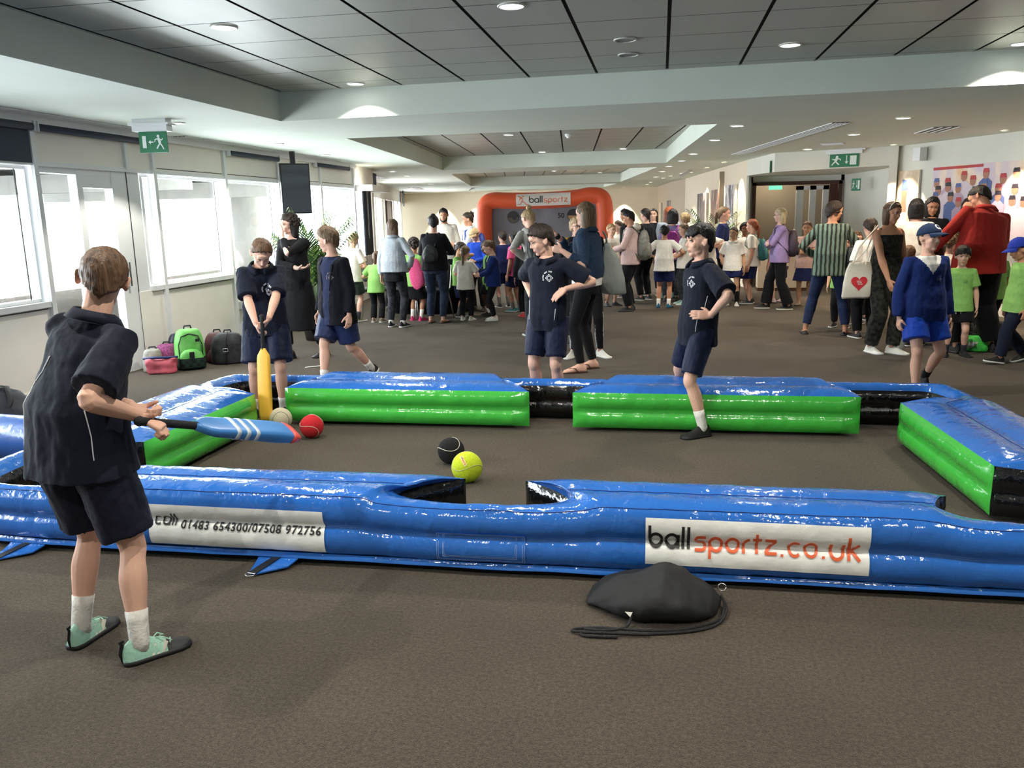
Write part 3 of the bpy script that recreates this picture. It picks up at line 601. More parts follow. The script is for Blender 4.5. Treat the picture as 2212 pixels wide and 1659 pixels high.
for i, c in enumerate(CT):
    d = CT[(i+1) % len(CT)]; b = CT[i-1]; e = CT[(i+2) % len(CT)]
    O0, O1 = V(c[:2]), V(d[:2]); I0, I1 = V(c[2:4]), V(d[2:4]); L = max((O1-O0).length, (I1-I0).length); n = max(2, int(L/.018))
    cornerO = (O0-O1).length > .05 and abs(O0.x-O1.x) > .02 and abs(O0.y-O1.y) > .02
    for k in range(n):
        t = k/n
        if c[4] == 'g': I = I0.lerp(I1, t); O = O0.lerp(O1, t)
        else:
            Ib = V(b[2:4]) if b[4] == 'k' else I0; Ie = V(e[2:4]) if d[4] == 'k' else I1
            I = V((cat(Ib.x, I0.x, I1.x, Ie.x, t), cat(Ib.y, I0.y, I1.y, Ie.y, t)))
            Ob, Oe = V(b[:2]), V(e[:2]); O = V((cat(Ob.x, O0.x, O1.x, Oe.x, t), cat(Ob.y, O0.y, O1.y, Oe.y, t))) if cornerO else O0.lerp(O1, t)
        SMP.append((O, I, c[4], i))
N = len(SMP)
def nrm(k, j):
    a = SMP[k-1][j]; b = SMP[(k+1) % N][j]; d = (b-a)
    if d.length < 1e-6: return V((0, 0))
    d.normalize(); return V((-d.y, d.x))      # points to the inside of the loop
# smoothed width decides how puffed the top is
wid = [(O-I).length for O, I, c, i in SMP]
sm = [sum(wid[(k+j) % N] for j in range(-9, 10))/19 for k in range(N)]
def wr(x, y, z, a=1): # creases in the sheet
    p = V((x*7, y*7, z*5)); return a*(.0045*noise.noise(p)+.0028*noise.noise(p*2.7)+.0022*abs(noise.noise(V((x*16+z*9, y*16, z*7)))))
prof = []; NI = 12
cover = MB(); rowsC = []; rowsW = []; PT = []
chg = [q for q in range(N) if SMP[q][2] != SMP[q-1][2]]
pin = [min(1, min(min(abs(q-g), N-abs(q-g)) for g in chg)/7)**.5 for q in range(N)]
for k, (O, I, c, si) in enumerate(SMP):
    nO = nrm(k, 0); nI = nrm(k, 1); w = sm[k]; f = min(1, max(0, (w-.14)/.36)); f = f*f*(3-2*f)
    ny = min(1, max(0, (5.6-O.y)/1.6)); zB = .045+.015*ny; zO = .29+.035*f+.01*ny; zI = .262+.026*f; row = []
    for j in range(15):                      # outer face: two fat tubes
        t = j/14; z = zB+(zO-zB)*t; lobe = abs(math.sin(2*PI*t))**.5
        off = .030*lobe-.004
        off += wr(O.x+3, O.y, z, .6+.9*(1-lobe))
        p = O-nO*off; row.append(V((p.x, p.y, z)))
    for j in range(1, 19):                   # top
        t = j/18; p = O.lerp(I, t); base = zO+(zI-zO)*t; s1 = .52
        if f > .05:
            u = t/s1 if t < s1 else (t-s1)/(1-s1); lb = math.sin(PI*u)**.75 if 0 < u < 1 else 0
            h = .034*f*lb + .03*(1-f)*math.sin(PI*t)**.8
        else: h = .03*math.sin(PI*t)**.8
        h *= 1-(1-pin[k])*t**2; z = base+h+wr(p.x, p.y, 1, .8) if j < 18 else base
        row.append(V((p.x, p.y, z)))
    rowsC.append(row); wl = []
    for j in range(13):                      # wall facing the pitch or the pocket
        t = j/12; z = zI*(1-t)+.03*t; lobe = abs(math.sin(2*PI*t))**.7; off = (.034 if c == 'g' else .024)*lobe*pin[k]
        off += wr(I.x, I.y+2, z, 1.0) if 0 < j < 12 else 0
        p = I+nI*off; wl.append(V((p.x, p.y, z)))
    rowsW.append(wl)
table = empty('inflatable_pool_table', TC, label='giant blue and green inflatable pool table with black corner pockets', cat='inflatable game')
T0 = Matrix.Translation(-TC)
def strip(mb, rows, close=True, flip=False):
    m = len(rows[0]); n = len(rows); vs = [T0 @ p for r in rows for p in r]; fs = []
    for a in range(n if close else n-1):
        b = (a+1) % n
        for j in range(m-1):
            q = (a*m+j, b*m+j, b*m+j+1, a*m+j+1); fs.append(tuple(reversed(q)) if flip else q)
    mb.add(vs, fs)
cv = MB(); strip(cv, rowsC); cover_o = cv.build('blue_cover', m_vblue, table, True)
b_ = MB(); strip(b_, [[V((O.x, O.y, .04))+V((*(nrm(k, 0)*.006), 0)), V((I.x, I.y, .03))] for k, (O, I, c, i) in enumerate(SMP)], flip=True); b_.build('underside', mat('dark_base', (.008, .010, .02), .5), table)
b_ = MB(); strip(b_, [[V((*(O+nrm(k, 0)*.03), 0)), V((*(O+nrm(k, 0)*.02), .06))] for k, (O, I, c, i) in enumerate(SMP)]); b_.build('base_shade', mat('dark_base', (.008, .010, .02), .5), table)  # black strip standing in for the shade below the raised blue rim
b_ = MB(); hem = []
for k, (O, I, c, i) in enumerate(SMP):
    nO = nrm(k, 0); ny = 1; q = .004*noise.noise(V((O.x*4, O.y*4, 3)))+.03; hem.append([V((*(O-nO*(.003)), .03+.03*ny)), V((*(O-nO*(.012)), .022+q)), V((*(O-nO*.014), .006+q))])
strip(b_, hem, flip=True); b_.build('hem', m_vblue, table, True)
# green cushions and black pocket linings, each stretch a part
k = 0
while k < N:
    c = SMP[k][2]; j = k
    while j < N and SMP[j][2] == c: j += 1
    rows = [rowsW[q % N] for q in range(k, j+1)]
    if k == 0 and c == 'k': pass
    w_ = MB(); strip(w_, rows, close=False); w_.build('green_cushion' if c == 'g' else 'pocket_lining', m_vgreen if c == 'g' else m_vblack, table, True); k = j
st = MB()
for zz in (.156, .163):
    pts = [V((O.x, O.y, 0))-V((*nrm(q, 0)*-.001, 0))+V((0, 0, 0)) for q, (O, I, c, i) in enumerate(SMP)]
near = [q for q in range(N) if SMP[q][0].y < 3.6 and -3.45 < SMP[q][0].x < 2.0]
runs = []; cur = []
order = sorted(near, key=lambda q: SMP[q][0].x)
for dz in (-.004, .004):
    rr = [[T0 @ (rowsC[q][7]+V((*(nrm(q, 0)*-.0035), dz+.0009))), T0 @ (rowsC[q][7]+V((*(nrm(q, 0)*-.0035), dz-.0009)))] for q in order]
    vs = [p for r in rr for p in r]; st.add(vs, [(2*i, 2*i+1, 2*i+3, 2*i+2) for i in range(len(rr)-1)])
st.build('seam_stitching', m_stitch, table)
for ix, nm in ((14, 'edge_seam'), (24, 'top_seam')):
    g = MB(); rr = [(T0 @ (r_[ix]+V((0, 0, .0015)))) for r_ in rowsC]; run = []
    w_ = [sm[k] > (.3 if ix > 14 else 0) for k in range(N)]; k = 0
    while k < N:
        if not w_[k]: k += 1; continue
        j = k
        while j < N and w_[j]: j += 1
        if j-k > 6: g = MB(); g.tube([rr[q] for q in range(k, j, 2)], .0022, 5, round_ends=False); g.build(nm, mat('seam_blue', srgb(20, 60, 130), .4), table, True)
        k = j
bt = bvh(cover_o.data)
m_ban = mat('banner_white', srgb(246, 246, 242), .45, bump=.35, bump_s=9); m_ink = mat('ink_black', (.015, .015, .016), .5); m_org = mat('ink_orange', srgb(232, 104, 60), .5)
def on_front(x, z): return T0 @ V((x, 3.2, z))
# web address banner
og = on_front(-.045, .102); Wb, Hb = .89, .205
ban = decal('web_banner', [rect(0, 0, Wb, Hb, 0)], bt, og, (1, 0, -.004), (0, 0, 1), m_ban, table, .004, .01)
pl, xe = word('ball', .015, .074, .070, 0, .20, .05); p2, xe = word('sportz', xe+.008, .068, .068, 1, .19, .10); p3, xe = word('.co.', xe+.004, .064, .064, 1, .19, .22); p4, xe = word('uk', xe+.0, .060, .072, 1, .19, .1)
sc = (Wb-.03)/xe; ALL = [([(a*sc, b) for a, b in p], m) for p, m in pl+p2+p3+p4]
lt = decal('banner_lettering', ALL, bt, og, (1, 0, -.004), (0, 0, 1), [m_ink, m_org], ban, .0085, .006)
# phone banner
og = on_front(-2.345, .075); Wb, Hb = .87, .20
ban = decal('phone_banner', [rect(0, 0, Wb, Hb, 0)], bt, og, (1, 0, -.004), (0, 0, 1), m_ban, table, .004, .01)
pl, xe = word('call', .028, .098, .040, 0, .2, .10)
num = font_polys('01483 654300/07508 972756', .046, 0, 0, 0, .0012, 1.12); x1 = max(q[0] for p in num for q in p[0]); s_ = (Wb-.01-(xe+.02))/x1
num = [([(xe+.015+a*s_, .088+b-.02*0) for a, b in p], 0) for p, m in num]
decal('banner_lettering', pl+num, bt, og, (1, 0, -.004), (0, 0, 1), m_ink, ban, .0080, .008)
# stitched patch on the front
pt = decal('stitched_patch', [rect(0, 0, .40, .135, 0)], bt, on_front(-.955, .068), (1, 0, 0), (0, 0, 1), m_vblue, table, .004, .02)
ln = []
def fr(x0, y0, x1, y1, t=.0016): return [rect(x0, y0, x1, y0+t, 0), rect(x0, y1-t, x1, y1, 0), rect(x0, y0, x0+t, y1, 0), rect(x1-t, y0, x1, y1, 0)]
for a in (.004, .012): ln += fr(a, a, .40-a, .135-a)
for a in (.0, .006): ln += fr(.032+a, .026+a, .40-.038-a, .125, .0014)
decal('patch_stitching', ln, bt, on_front(-.955, .068), (1, 0, 0), (0, 0, 1), m_stitch, pt, .0065, .03)
# tie-down tabs with webbing and ring
def tab(x, y, rz):
    t = empty('tie_tab', T0 @ V((x, y, .012)), rz); t.parent = table
    g = MB(); a = [(-.10, .03, .02), (.10, .03, .02), (.085, -.03, .006), (-.02, -.125, .0), (-.055, -.125, .0), (-.085, -.03, .006)]
    g.rings([[V(p)+V((0, 0, .003)) for p in a], [V(p)-V((0, 0, .003)) for p in a]]); g.build('tab_sheet', m_vblue, t)
    g = MB(); g.rings([[V((-.02, .03, .026)), V((.02, .03, .026)), V((-.018, -.13, .006)), V((-.056, -.13, .006))], [V((-.02, .03, .023)), V((.02, .03, .023)), V((-.018, -.13, .002)), V((-.056, -.13, .002))]]); g.build('webbing', m_black, t)
    g = MB(); g.tube([(-.058, -.128, .004), (-.016, -.128, .004), (-.016, -.150, .004), (-.037, -.162, .004), (-.058, -.150, .004), (-.058, -.128, .004)], .003, 8); g.build('d_ring', m_steel, t, True)
for x, rz in ((-1.72, R(-8)), (-3.03, R(-6)), (1.63, R(6))): tab(x, 3.31, rz)

# blue inflatable tube lying beyond the near left corner
o = empty('inflatable_tube', (-4.72, 4.75, 0), label='plain blue inflatable tube on the carpet at the left, behind the batting boy', cat='inflatable')
g = MB(); pts = [(-.62, .06, .16), (-.5, .05, .163), (-.3, .03, .16), (0, .0, .165), (.5, -.05, .16), (.85, -.08, .16), (1.02, -.1, .155)]; g.tube(pts, [.12, .155, .155, .155, .155, .15, .10], 28); g.build('tube_body', vinyl('dull_blue_vinyl', srgb(44, 92, 170), .35, .6), o, True)
g = MB(); g.tube([(-.6, -.12, .13), (0, -.155, .14), (.85, -.22, .14)], .004, 6); g.build('tube_seam', m_stitch, o)
# ---------------------------------------------------------------- people
def rotm(yaw=0, pitch=0, roll=0): return Matrix.Rotation(R(yaw), 3, 'Z') @ Matrix.Rotation(R(pitch), 3, 'X') @ Matrix.Rotation(R(roll), 3, 'Y')
def ik(a, t, l1, l2, hint):
    d = t-a; L = d.length; mx = (l1+l2)*.998
    if L > mx: t = a+d*(mx/L); d = t-a; L = mx
    dn = d.normalized(); x = (l1*l1-l2*l2+L*L)/(2*L); h = math.sqrt(max(l1*l1-x*x, 1e-8)); hp = (V(hint)-dn*V(hint).dot(dn))
    if hp.length < 1e-5: hp = dn.orthogonal()
    return a+dn*x+hp.normalized()*h, t
SKIN = {'fair': srgb(226, 178, 156), 'pale': srgb(222, 182, 166), 'tan': srgb(196, 142, 112), 'brown': srgb(122, 80, 60), 'dark': srgb(84, 54, 42), 'olive': srgb(204, 158, 128)}
def skinmat(k): return mat('skin_'+k, SKIN[k], .55, spec=.35, noise_s=14, noise_a=.05, bump=.05, bump_s=90)
def cloth(name, c, rough=.85, **kw): return mat('cloth_'+name, srgb(*c), rough, spec=.2, noise_s=kw.pop('noise_s', 30), noise_a=kw.pop('noise_a', .07), bump=kw.pop('bump', .25), bump_s=kw.pop('bump_s', 14), sheen=.04, **kw)
def hairmat(name, c): return mat('hair_'+name, srgb(*c), .5, spec=.4, noise_s=60, noise_a=.45, stretch=(1, 1, .12), bump=.5, bump_s=120)
# torso levels: height above hip joint (fraction of H), half width, half depth, forward offset
LV = [(-.052, .060, .062, 0), (-.02, .088, .068, .003), (.02, .093, .070, .005), (.06, .086, .062, 0), (.10, .078, .056, -.004), (.15, .080, .057, -.004), (.20, .090, .062, 0), (.24, .097, .064, .002), (.275, .098, .058, .004), (.30, .080, .046, .005), (.318, .048, .040, .004), (.33, .036, .038, .002)]
class Rig: pass
def rig(H=1.5, age='kid', lean=0, side=0, twist=0, bend=None, head=(0, 0, 0), hl=None, hr=None, el=(1, .6, -.3), er=(-1, .6, -.3), fl=None, fr=None, kl=(.1, -1, 0), kr=(-.1, -1, 0), pel=(0, 0), drop=0, dirl=None, dirr=None, thl=None, thr=None, curl=22, curll=None, curlr=None, fem=False, bulk=1.0, wide=1.0):
    r = Rig(); r.H = H; r.fem = fem; r.bulk = bulk
    r.hr = {'adult': 7.4, 'kid': 6.7, 'small': 5.9}[age]; hz = {'adult': .52, 'kid': .505, 'small': .475}[age]; r.age = age
    hh = r.hh = H/r.hr; r.ts = (1-1/r.hr-hz)/.347
    r.hip = [V((s*.052*H*(1.05 if fem else 1), 0, 0)) for s in (1, -1)]
    TH, SH = hz*H*.485, hz*H*.46
    fl = fl or (.062, 0, 0, 12); fr = fr or (-.062, 0, 0, -12)
    r.feet = []; ank = []
    for f in (fl, fr):
        f = tuple(f)+(0,)*(5-len(f)); p = V(f[:3])*H; yaw, pit = f[3], f[4]
        FM = rotm(yaw, -pit); r.feet.append((p, FM, yaw, pit)); ank.append(p+FM @ V((0, .0, .045*H)))
    px, py = pel[0]*H, pel[1]*H; z = hz*H-drop*H
    for _ in range(30):
        P = V((px, py, z))
        if all((P+r.hip[i]-ank[i]).length < (TH+SH)*.997 for i in (0, 1)): break
        z -= .006*H
    r.P = P; r.legs = []
    for i, hint in enumerate((kl, kr)):
        k, a = ik(P+r.hip[i], ank[i], TH, SH, V(hint)); r.legs.append((P+r.hip[i], k, a))
    lo = .45
    r.Mlo = rotm(0, lean*lo, side*lo); r.Mhi = rotm(0, lean, side)
    def sp(t): # t in H fraction above the hip joint
        t = t*r.ts; c = .12*r.ts
        if t <= 0: return P+V((0, 0, t*H))
        a = min(t, c); q = P+r.Mlo @ V((0, 0, a*H))
        if t > c: q = q+r.Mhi @ V((0, 0, (t-c)*H))
        return q
    r.sp = sp
    def fr_(t):
        k = min(1, max(0, t/.24)); Mx = rotm(twist*k, 0, 0); Mm = rotm(0, lean*(lo+(1-lo)*k) if t > 0 else 0, side*(lo+(1-lo)*k) if t > 0 else 0); X = Mm @ (Mx @ V((1, 0, 0))); Y = Mm @ (Mx @ V((0, 1, 0))); return X, Y
    r.fr = fr_
    sw = (.092 if fem else .099)*(.93 if age != 'adult' else 1)*wide; X, Y = fr_(.3); up = X.cross(Y)
    r.T = Matrix((X, Y, up)).transposed(); r.chest = sp(.24)
    r.sh = [sp(.287)+X*(s*sw*H)+Y*.004*H for s in (1, -1)]
    UA, FA = .178*H, .150*H; r.arms = []; r.hands = []
    for i, (h, e, d, th, cu) in enumerate(((hl, el, dirl, thl, curll), (hr, er, dirr, thr, curlr))):
        s = 1 if i == 0 else -1
        S = r.sh[i]
        if h is None: t = S+r.T @ V((s*.055*H, -.02*H, 0))+V((0, 0, -.318*H)); e = (s*.4, 1, 0)
        else: t = V(h)*H
        E, Wp = ik(S, t, UA, FA, V(e)); r.arms.append((S, E, Wp)); fd = (Wp-E).normalized()
        d = V(d).normalized() if d else (fd+V((0, 0, -.25))).normalized() if h is None else fd
        th = V(th) if th else V((0, -1, 0)); th = th-d*th.dot(d); th = (th if th.length > 1e-3 else d.orthogonal()).normalized()
        n = d.cross(th)*s   # palm side
        r.hands.append((Wp, d, th, n, cu if cu is not None else curl))
    r.neck = sp(.33); r.skull = sp(.385)
    Hm = r.Mhi @ rotm(twist*.5+head[0], head[1], head[2]); r.HM = Hm
    r.hc = r.sp(.347)+r.Mhi @ V((0, -.004*H, 0))+Hm @ V((0, -.07*hh, .49*hh))   # head centre
    return r
def hand(mb, r, i, k=1.0):
    Wp, d, th, n, cu = r.hands[i]; H = r.H*k; S = []
    for t, w, q in ((-.012, .0135, .0105), (.0, .0145, .0095), (.014, .020, .0095), (.034, .0235, .0090), (.050, .0230, .0078), (.056, .0200, .0062)): S.append((Wp+d*(t*H), th*(w*H), n*(q*H)))
    mb.sweep(S, 12, 2.6)
    for j, (off, L, st) in enumerate(((.0170, .040, .052), (.0060, .046, .055), (-.0055, .043, .054), (-.0165, .034, .050))):
        p = Wp+d*(st*H)+th*(off*H); sp_ = off*3.2; dd = (d+th*sp_*.9).normalized(); pts = [p-dd*.01*H]; a = R(cu*.6)
        for q in (.44, .31, .25): pts.append(pts[-1]+(dd*math.cos(a)+n*math.sin(a))*(L*q*H)+(dd*.01*H if q == .44 else V())); a += R(cu*(1.0+.06*j))
        mb.tube(pts, [.0060*H, .0056*H, .0051*H, .0042*H], 8)
    b = Wp+d*(.012*H)+th*(.014*H); a1 = (d*.62+th*.75+n*.25).normalized(); a2 = (d*.85+th*(.42-cu*.006)+n*(.25+cu*.012)).normalized()
    mb.tube([b, b+a1*.022*H, b+a1*.022*H+a2*.016*H, b+a1*.022*H+a2*.029*H], [.0085*H, .0068*H, .0060*H, .0045*H], 8)
def headshape(mb, r):
    h = r.hh; c = r.hc; A = r.HM
    def E(p, a, b, d, rot=None, n=16, k=11): mb.ell(c+A @ (V(p)*h), a*h, b*h, d*h, (A @ rot).to_4x4() if rot else A.to_4x4(), n, k)
    k = 1.03 if r.age != 'adult' else 1.0
    E((0, .05, .13), .325*k, .415, .37, n=24, k=16); E((0, -.12, -.10), .245*k, .25, .33, n=20, k=14); E((0, .06, -.06), .285, .33, .25)
    E((0, -.10, -.30), .185, .20, .16); E((0, -.235, -.40), .095, .080, .08); E((0, -.30, .17), .20, .10, .13)
    for s in (1, -1):
        E((s*.145, -.225, -.11), .10, .10, .12); E((s*.115, -.335, .075), .095, .045, .032); E((s*.155, -.05, -.30), .07, .16, .10, rotm(0, 25, 0))
        E((s*.345, .05, -.03), .030, .085, .120, rotm(s*-34, -8, s*-6)); E((s*.372, .085, .02), .026, .050, .085, rotm(s*-34, -8, 0))
        E((s*.036, -.375, -.135), .030, .036, .028)
    mb.tube([c+A @ (V((0, -.345, .05))*h), c+A @ (V((0, -.375, -.03))*h), c+A @ (V((0, -.415, -.115))*h)], [.030*h, .033*h, .042*h], 10)
    E((0, -.325, -.255), .085, .045, .022); E((0, -.315, -.298), .074, .045, .024)
def eyesockets(me, r):
    h = r.hh; Ai = r.HM.inverted(); c = r.hc; F = r.HM @ V((0, 1, 0))
    for v in me.vertices:
        q = (Ai @ (v.co-c))/h
        if q.y < -.2 and abs(q.z) < .2 and abs(q.x) < .3:
            g = math.exp(-((abs(q.x)-.125)**2/.0045+(q.z-.012)**2/.0022)); v.co += F*(.045*g*h)
        if q.y < -.3 and -.31 < q.z < -.27: v.co += F*(.010*math.exp(-((q.z+.284)/.008)**2)*math.exp(-(q.x/.07)**2)*h)
    me.update()
def eyes(r, brow=2, closed=False):
    h = r.hh; c = r.hc; A = r.HM; mb = MB()
    for s in (1, -1):
        q = c+A @ (V((s*.125, -.305, .012))*h)
        if closed: mb.mi = 0; mb.ell(q, .050*h, .045*h, .034*h, A.to_4x4(), 12, 8); mb.mi = 3; mb.tube([c+A @ (V((s*x, -.352, z))*h) for x, z in ((.085, .0), (.125, -.014), (.168, .0))], .006*h, 6)
        else:
            mb.mi = 1; mb.ell(q, .047*h, .045*h, .027*h, A.to_4x4(), 12, 8)
            mb.mi = 2; mb.ell(c+A @ (V((s*.125, -.338, .012))*h), .021*h, .014*h, .021*h, A.to_4x4(), 10, 6)
            mb.mi = 3; mb.tube([c+A @ (V((s*x, y, z))*h) for x, y, z in ((.075, -.335, .02), (.10, -.352, .042), (.14, -.35, .045), (.178, -.318, .02))], .0075*h, 6)
        mb.mi = 3; mb.tube([c+A @ (V((s*x, y, z))*h) for x, y, z in ((.06, -.378, .098), (.12, -.383, .122), (.185, -.335, .10))], [.011*h, .014*h, .007*h], 6)
    return mb
def limb(mb, pts, n=12, **k):
    P = []; Q = []; m = len(pts)
    for i in range(m-1):
        w = [pts[max(i-1, 0)], pts[i], pts[i+1], pts[min(i+2, m-1)]]
        for j in range(4):
            t = j/4; b = (-.5*t+t*t-.5*t**3, 1-2.5*t*t+1.5*t**3, .5*t+2*t*t-1.5*t**3, -.5*t*t+.5*t**3)
            P.append(sum((w[e][0]*b[e] for e in range(4)), V())); Q.append(max(.004, sum(w[e][1]*b[e] for e in range(4))))
    P.append(pts[-1][0]); Q.append(pts[-1][1]); mb.tube(P, Q, n, **k)
def lerp3(a, b, t): return a+(b-a)*t
def body(r, vox, skin, hairm, bare=False, face=True, hands=(1, 1)):
    mb = MB(); H = r.H; B = r.bulk; fw = r.fem
    ss = []
    for z, w, d, f in LV:
        X, Y = r.fr(z); k = B if z < .31 else 1
        if fw and z < .05: w *= 1.06
        if fw and .05 < z < .2: w *= .92
        ss.append((r.sp(z)-Y*(f*H), X*(w*H*k), Y*(d*H*k)))
    mb.sweep(ss, 20, 2.3)
    mb.tube([r.sp(.305), r.sp(.335), r.hc-r.HM @ V((0, -.08*r.hh, .20*r.hh))], [.038*H, .033*H, .034*H], 14)
    headshape(mb, r)
    for i in (0, 1):
        s = 1 if i == 0 else -1
        S, E, Wp = r.arms[i]; bulk = B**.5
        limb(mb, [(lerp3(r.sp(.275), S, .5), .026*H*bulk), (S-V((0, 0, .004*H)), .0295*H*bulk), (lerp3(S, E, .3), .029*H*bulk), (lerp3(S, E, .85), .0235*H*bulk), (E, .0235*H), (lerp3(E, Wp, .25), .0245*H*bulk), (lerp3(E, Wp, .7), .018*H), (Wp, .0145*H)])
        hand(mb, r, i)
        h, k, a = r.legs[i]; o = V((0, .006*H, 0))
        limb(mb, [(h+V((0, 0, .01*H)), .050*H*B), (lerp3(h, k, .3), .047*H*B), (lerp3(h, k, .75), .035*H*B), (k, .0315*H), (lerp3(k, a, .14)+o*.3, .029*H), (lerp3(k, a, .34)+o, .0325*H*bulk), (lerp3(k, a, .62)+o*.6, .026*H), (lerp3(k, a, .88), .0195*H), (a, .0195*H)], 14)
        p, FM, yaw, pit = r.feet[i]
        S2 = []
        for t, w, hh, z in (((.032, .012, .014, .022), (.022, .019, .024, .026), (0, .021, .032, .034), (-.03, .021, .024, .026), (-.06, .026, .017, .018), (-.085, .027, .012, .013), (-.105, .020, .009, .010)) if bare else ((.026, .010, .010, .018), (.02, .015, .016, .022), (0, .018, .022, .028), (-.03, .018, .012, .018), (-.06, .020, .009, .014), (-.085, .018, .007, .012))): S2.append((p+FM @ V((0, t*H, z*H)), FM @ V((w*H, 0, 0)), FM @ V((0, 0, hh*H))))
        mb.sweep(S2, 12, 2.3)
        if bare:
            for j in range(5): x = (-.019+.0095*j)*(-s); l = .108+(.008 if j < 2 else 0)-.004*j; mb.tube([p+FM @ V((x*H, -.088*H, .011*H)), p+FM @ V((x*1.05*H, -l*H, .009*H))], [.0065*H, .0055*H], 6)
    me = mb.remesh(vox, 1 if vox < .006 else 1)
    eyesockets(me, r)
    h = r.hh; Ai = r.HM.inverted(); c = r.hc
    def lips(p, n):
        q = (Ai @ (p-c))/h
        return 4 if (q.y < -.31 and abs(q.x) < .10*(1-abs(q.z+.283)/.08) and -.335 < q.z < -.235) else 0
    if vox < .0085: paint(me, lips)
    if face: append(me, eyes(r, closed=(face == 'down')))
    b = link('body', me, [skinmat(skin), mat('eye_white', srgb(228, 222, 216), .3), mat('iris', srgb(50, 36, 28), .2), hairm, mat('lips_'+skin, tuple(x*y for x, y in zip(SKIN[skin], (.85, .55, .55))), .5)], r.root)
    return b
def torso_cloth(mb, r, off, hem=-.06, top=.325, bag=0.0, hemw=None, deep=1.0):
    H = r.H; ss = []; lv = [l for l in LV if hem < l[0] < top]
    def at(z):
        for a, b in zip(LV, LV[1:]):
            if a[0] <= z <= b[0]: t = (z-a[0])/(b[0]-a[0]); return tuple(a[i]+(b[i]-a[i])*t for i in range(4))
        return LV[0] if z < LV[0][0] else LV[-1]
    zs = [hem]+[l[0] for l in lv]+[top]
    for z in zs:
        if z < LV[0][0]: _, w, d, f = (z, .094, .070, .004)
        else: _, w, d, f = at(z)
        if z < .0: w = max(w, .092); d = max(d, .068)
        k = 1.0
        if bag and z < .22: tb = min(1, (.22-z)/.12); w = w*(1-tb)+max(w, .093)*tb+bag*min(1, tb); d = d*(1-tb)+max(d, .068)*tb+bag*.8*tb
        if hemw and z < .05: e = min(1, (.05-z)/(.05-hem+1e-6)); w += (hemw)*e; d += hemw*.7*e
        o = off if z < .30 else off*.55
        X, Y = r.fr(z); B = r.bulk if z < .31 else 1
        ss.append((r.sp(z)-Y*(f*H), X*((w*B+o)*H), Y*((d*B*deep+o)*H)))
    mb.sweep(ss, 22, 2.3)
def top(r, name, m, vox, sleeve=.7, hem=-.06, off=.008, bag=.008, hemw=None, sw=(.043, .040), neck=.322, amp=.006, paintfn=None, mats=None, long_r=(.040, .034, .031, .027), shoulders=.04, collar=None, cuff=None, seed=1, closed=True, sv=None):
    """shirt, sweater or jacket; sleeve<=1 stops on the upper arm, up to 2 reaches the wrist"""
    mb = MB(); H = r.H; torso_cloth(mb, r, off, hem, neck, bag, hemw)
    for i in (0, 1):
        S, E, Wp = r.arms[i]; root = lerp3(r.sp(.284), S, .42); sl = sleeve[i] if isinstance(sleeve, (tuple, list)) else sleeve
        if sl == 0: mb.tube([root, lerp3(root, S, .6)], [.030*H, .028*H], 12); continue
        if sl <= 1.02: pts = [(root, (shoulders-.001)*H), (S, .0405*H), (lerp3(S, E, .4), (sw[0])*H), (lerp3(S, E, sl), sw[1]*H)]
        else:
            pts = [(root, (shoulders-.002)*H), (S, (long_r[0]-.001)*H), (lerp3(S, E, .5), long_r[1]*H), (E, long_r[2]*H), (lerp3(E, Wp, .5*(sl-1)), long_r[2]*.95*H), (lerp3(E, Wp, sl-1), long_r[3]*H)]
        mb.tube([p for p, q in pts], [q for p, q in pts], 14, round_ends=False)
        q_ = (.040 if sl <= 1.02 else .039)*H; mb.ell(S-V((0, 0, .006*H)), q_, q_, q_)
    me = mb.remesh(vox, 3)
    P = r.P; zt = r.sp(.26).z
    wrinkle(me, amp, (11, 11, 3.2), seed, lambda co: .35+.65*min(1, max(0, (zt-co.z)/(.25*H)))); wrinkle(me, amp*.35, (30, 30, 14), seed+9)
    if paintfn: paint(me, paintfn)
    o = link(name, me, mats or [m], r.root)
    if collar:
        c = MB(); n0 = r.sp(.318); X, Y = r.fr(.3); up = X.cross(Y); q = []
        for a in range(0, 361, 15):
            t = R(a); fwd = -math.cos(t); drop = .016*H*max(0, math.cos(t))**1.0
            q.append((n0+X*(math.sin(t)*.050*H)-Y*(.004*H)-Y*(math.cos(t)*.050*H)+up*(.012*H-drop*1.1), a))
        ringo = [[p+up*.010*H, p+(p-n0).normalized()*.003*H+up*.012*H, p+(p-n0).normalized()*.021*H-up*.017*H, p+(p-n0).normalized()*.013*H-up*.018*H] for p, a in q if 14 < a < 346]
        c.rings(ringo); me2 = c.mesh('collar'); link('collar', me2, m, o)
    return o
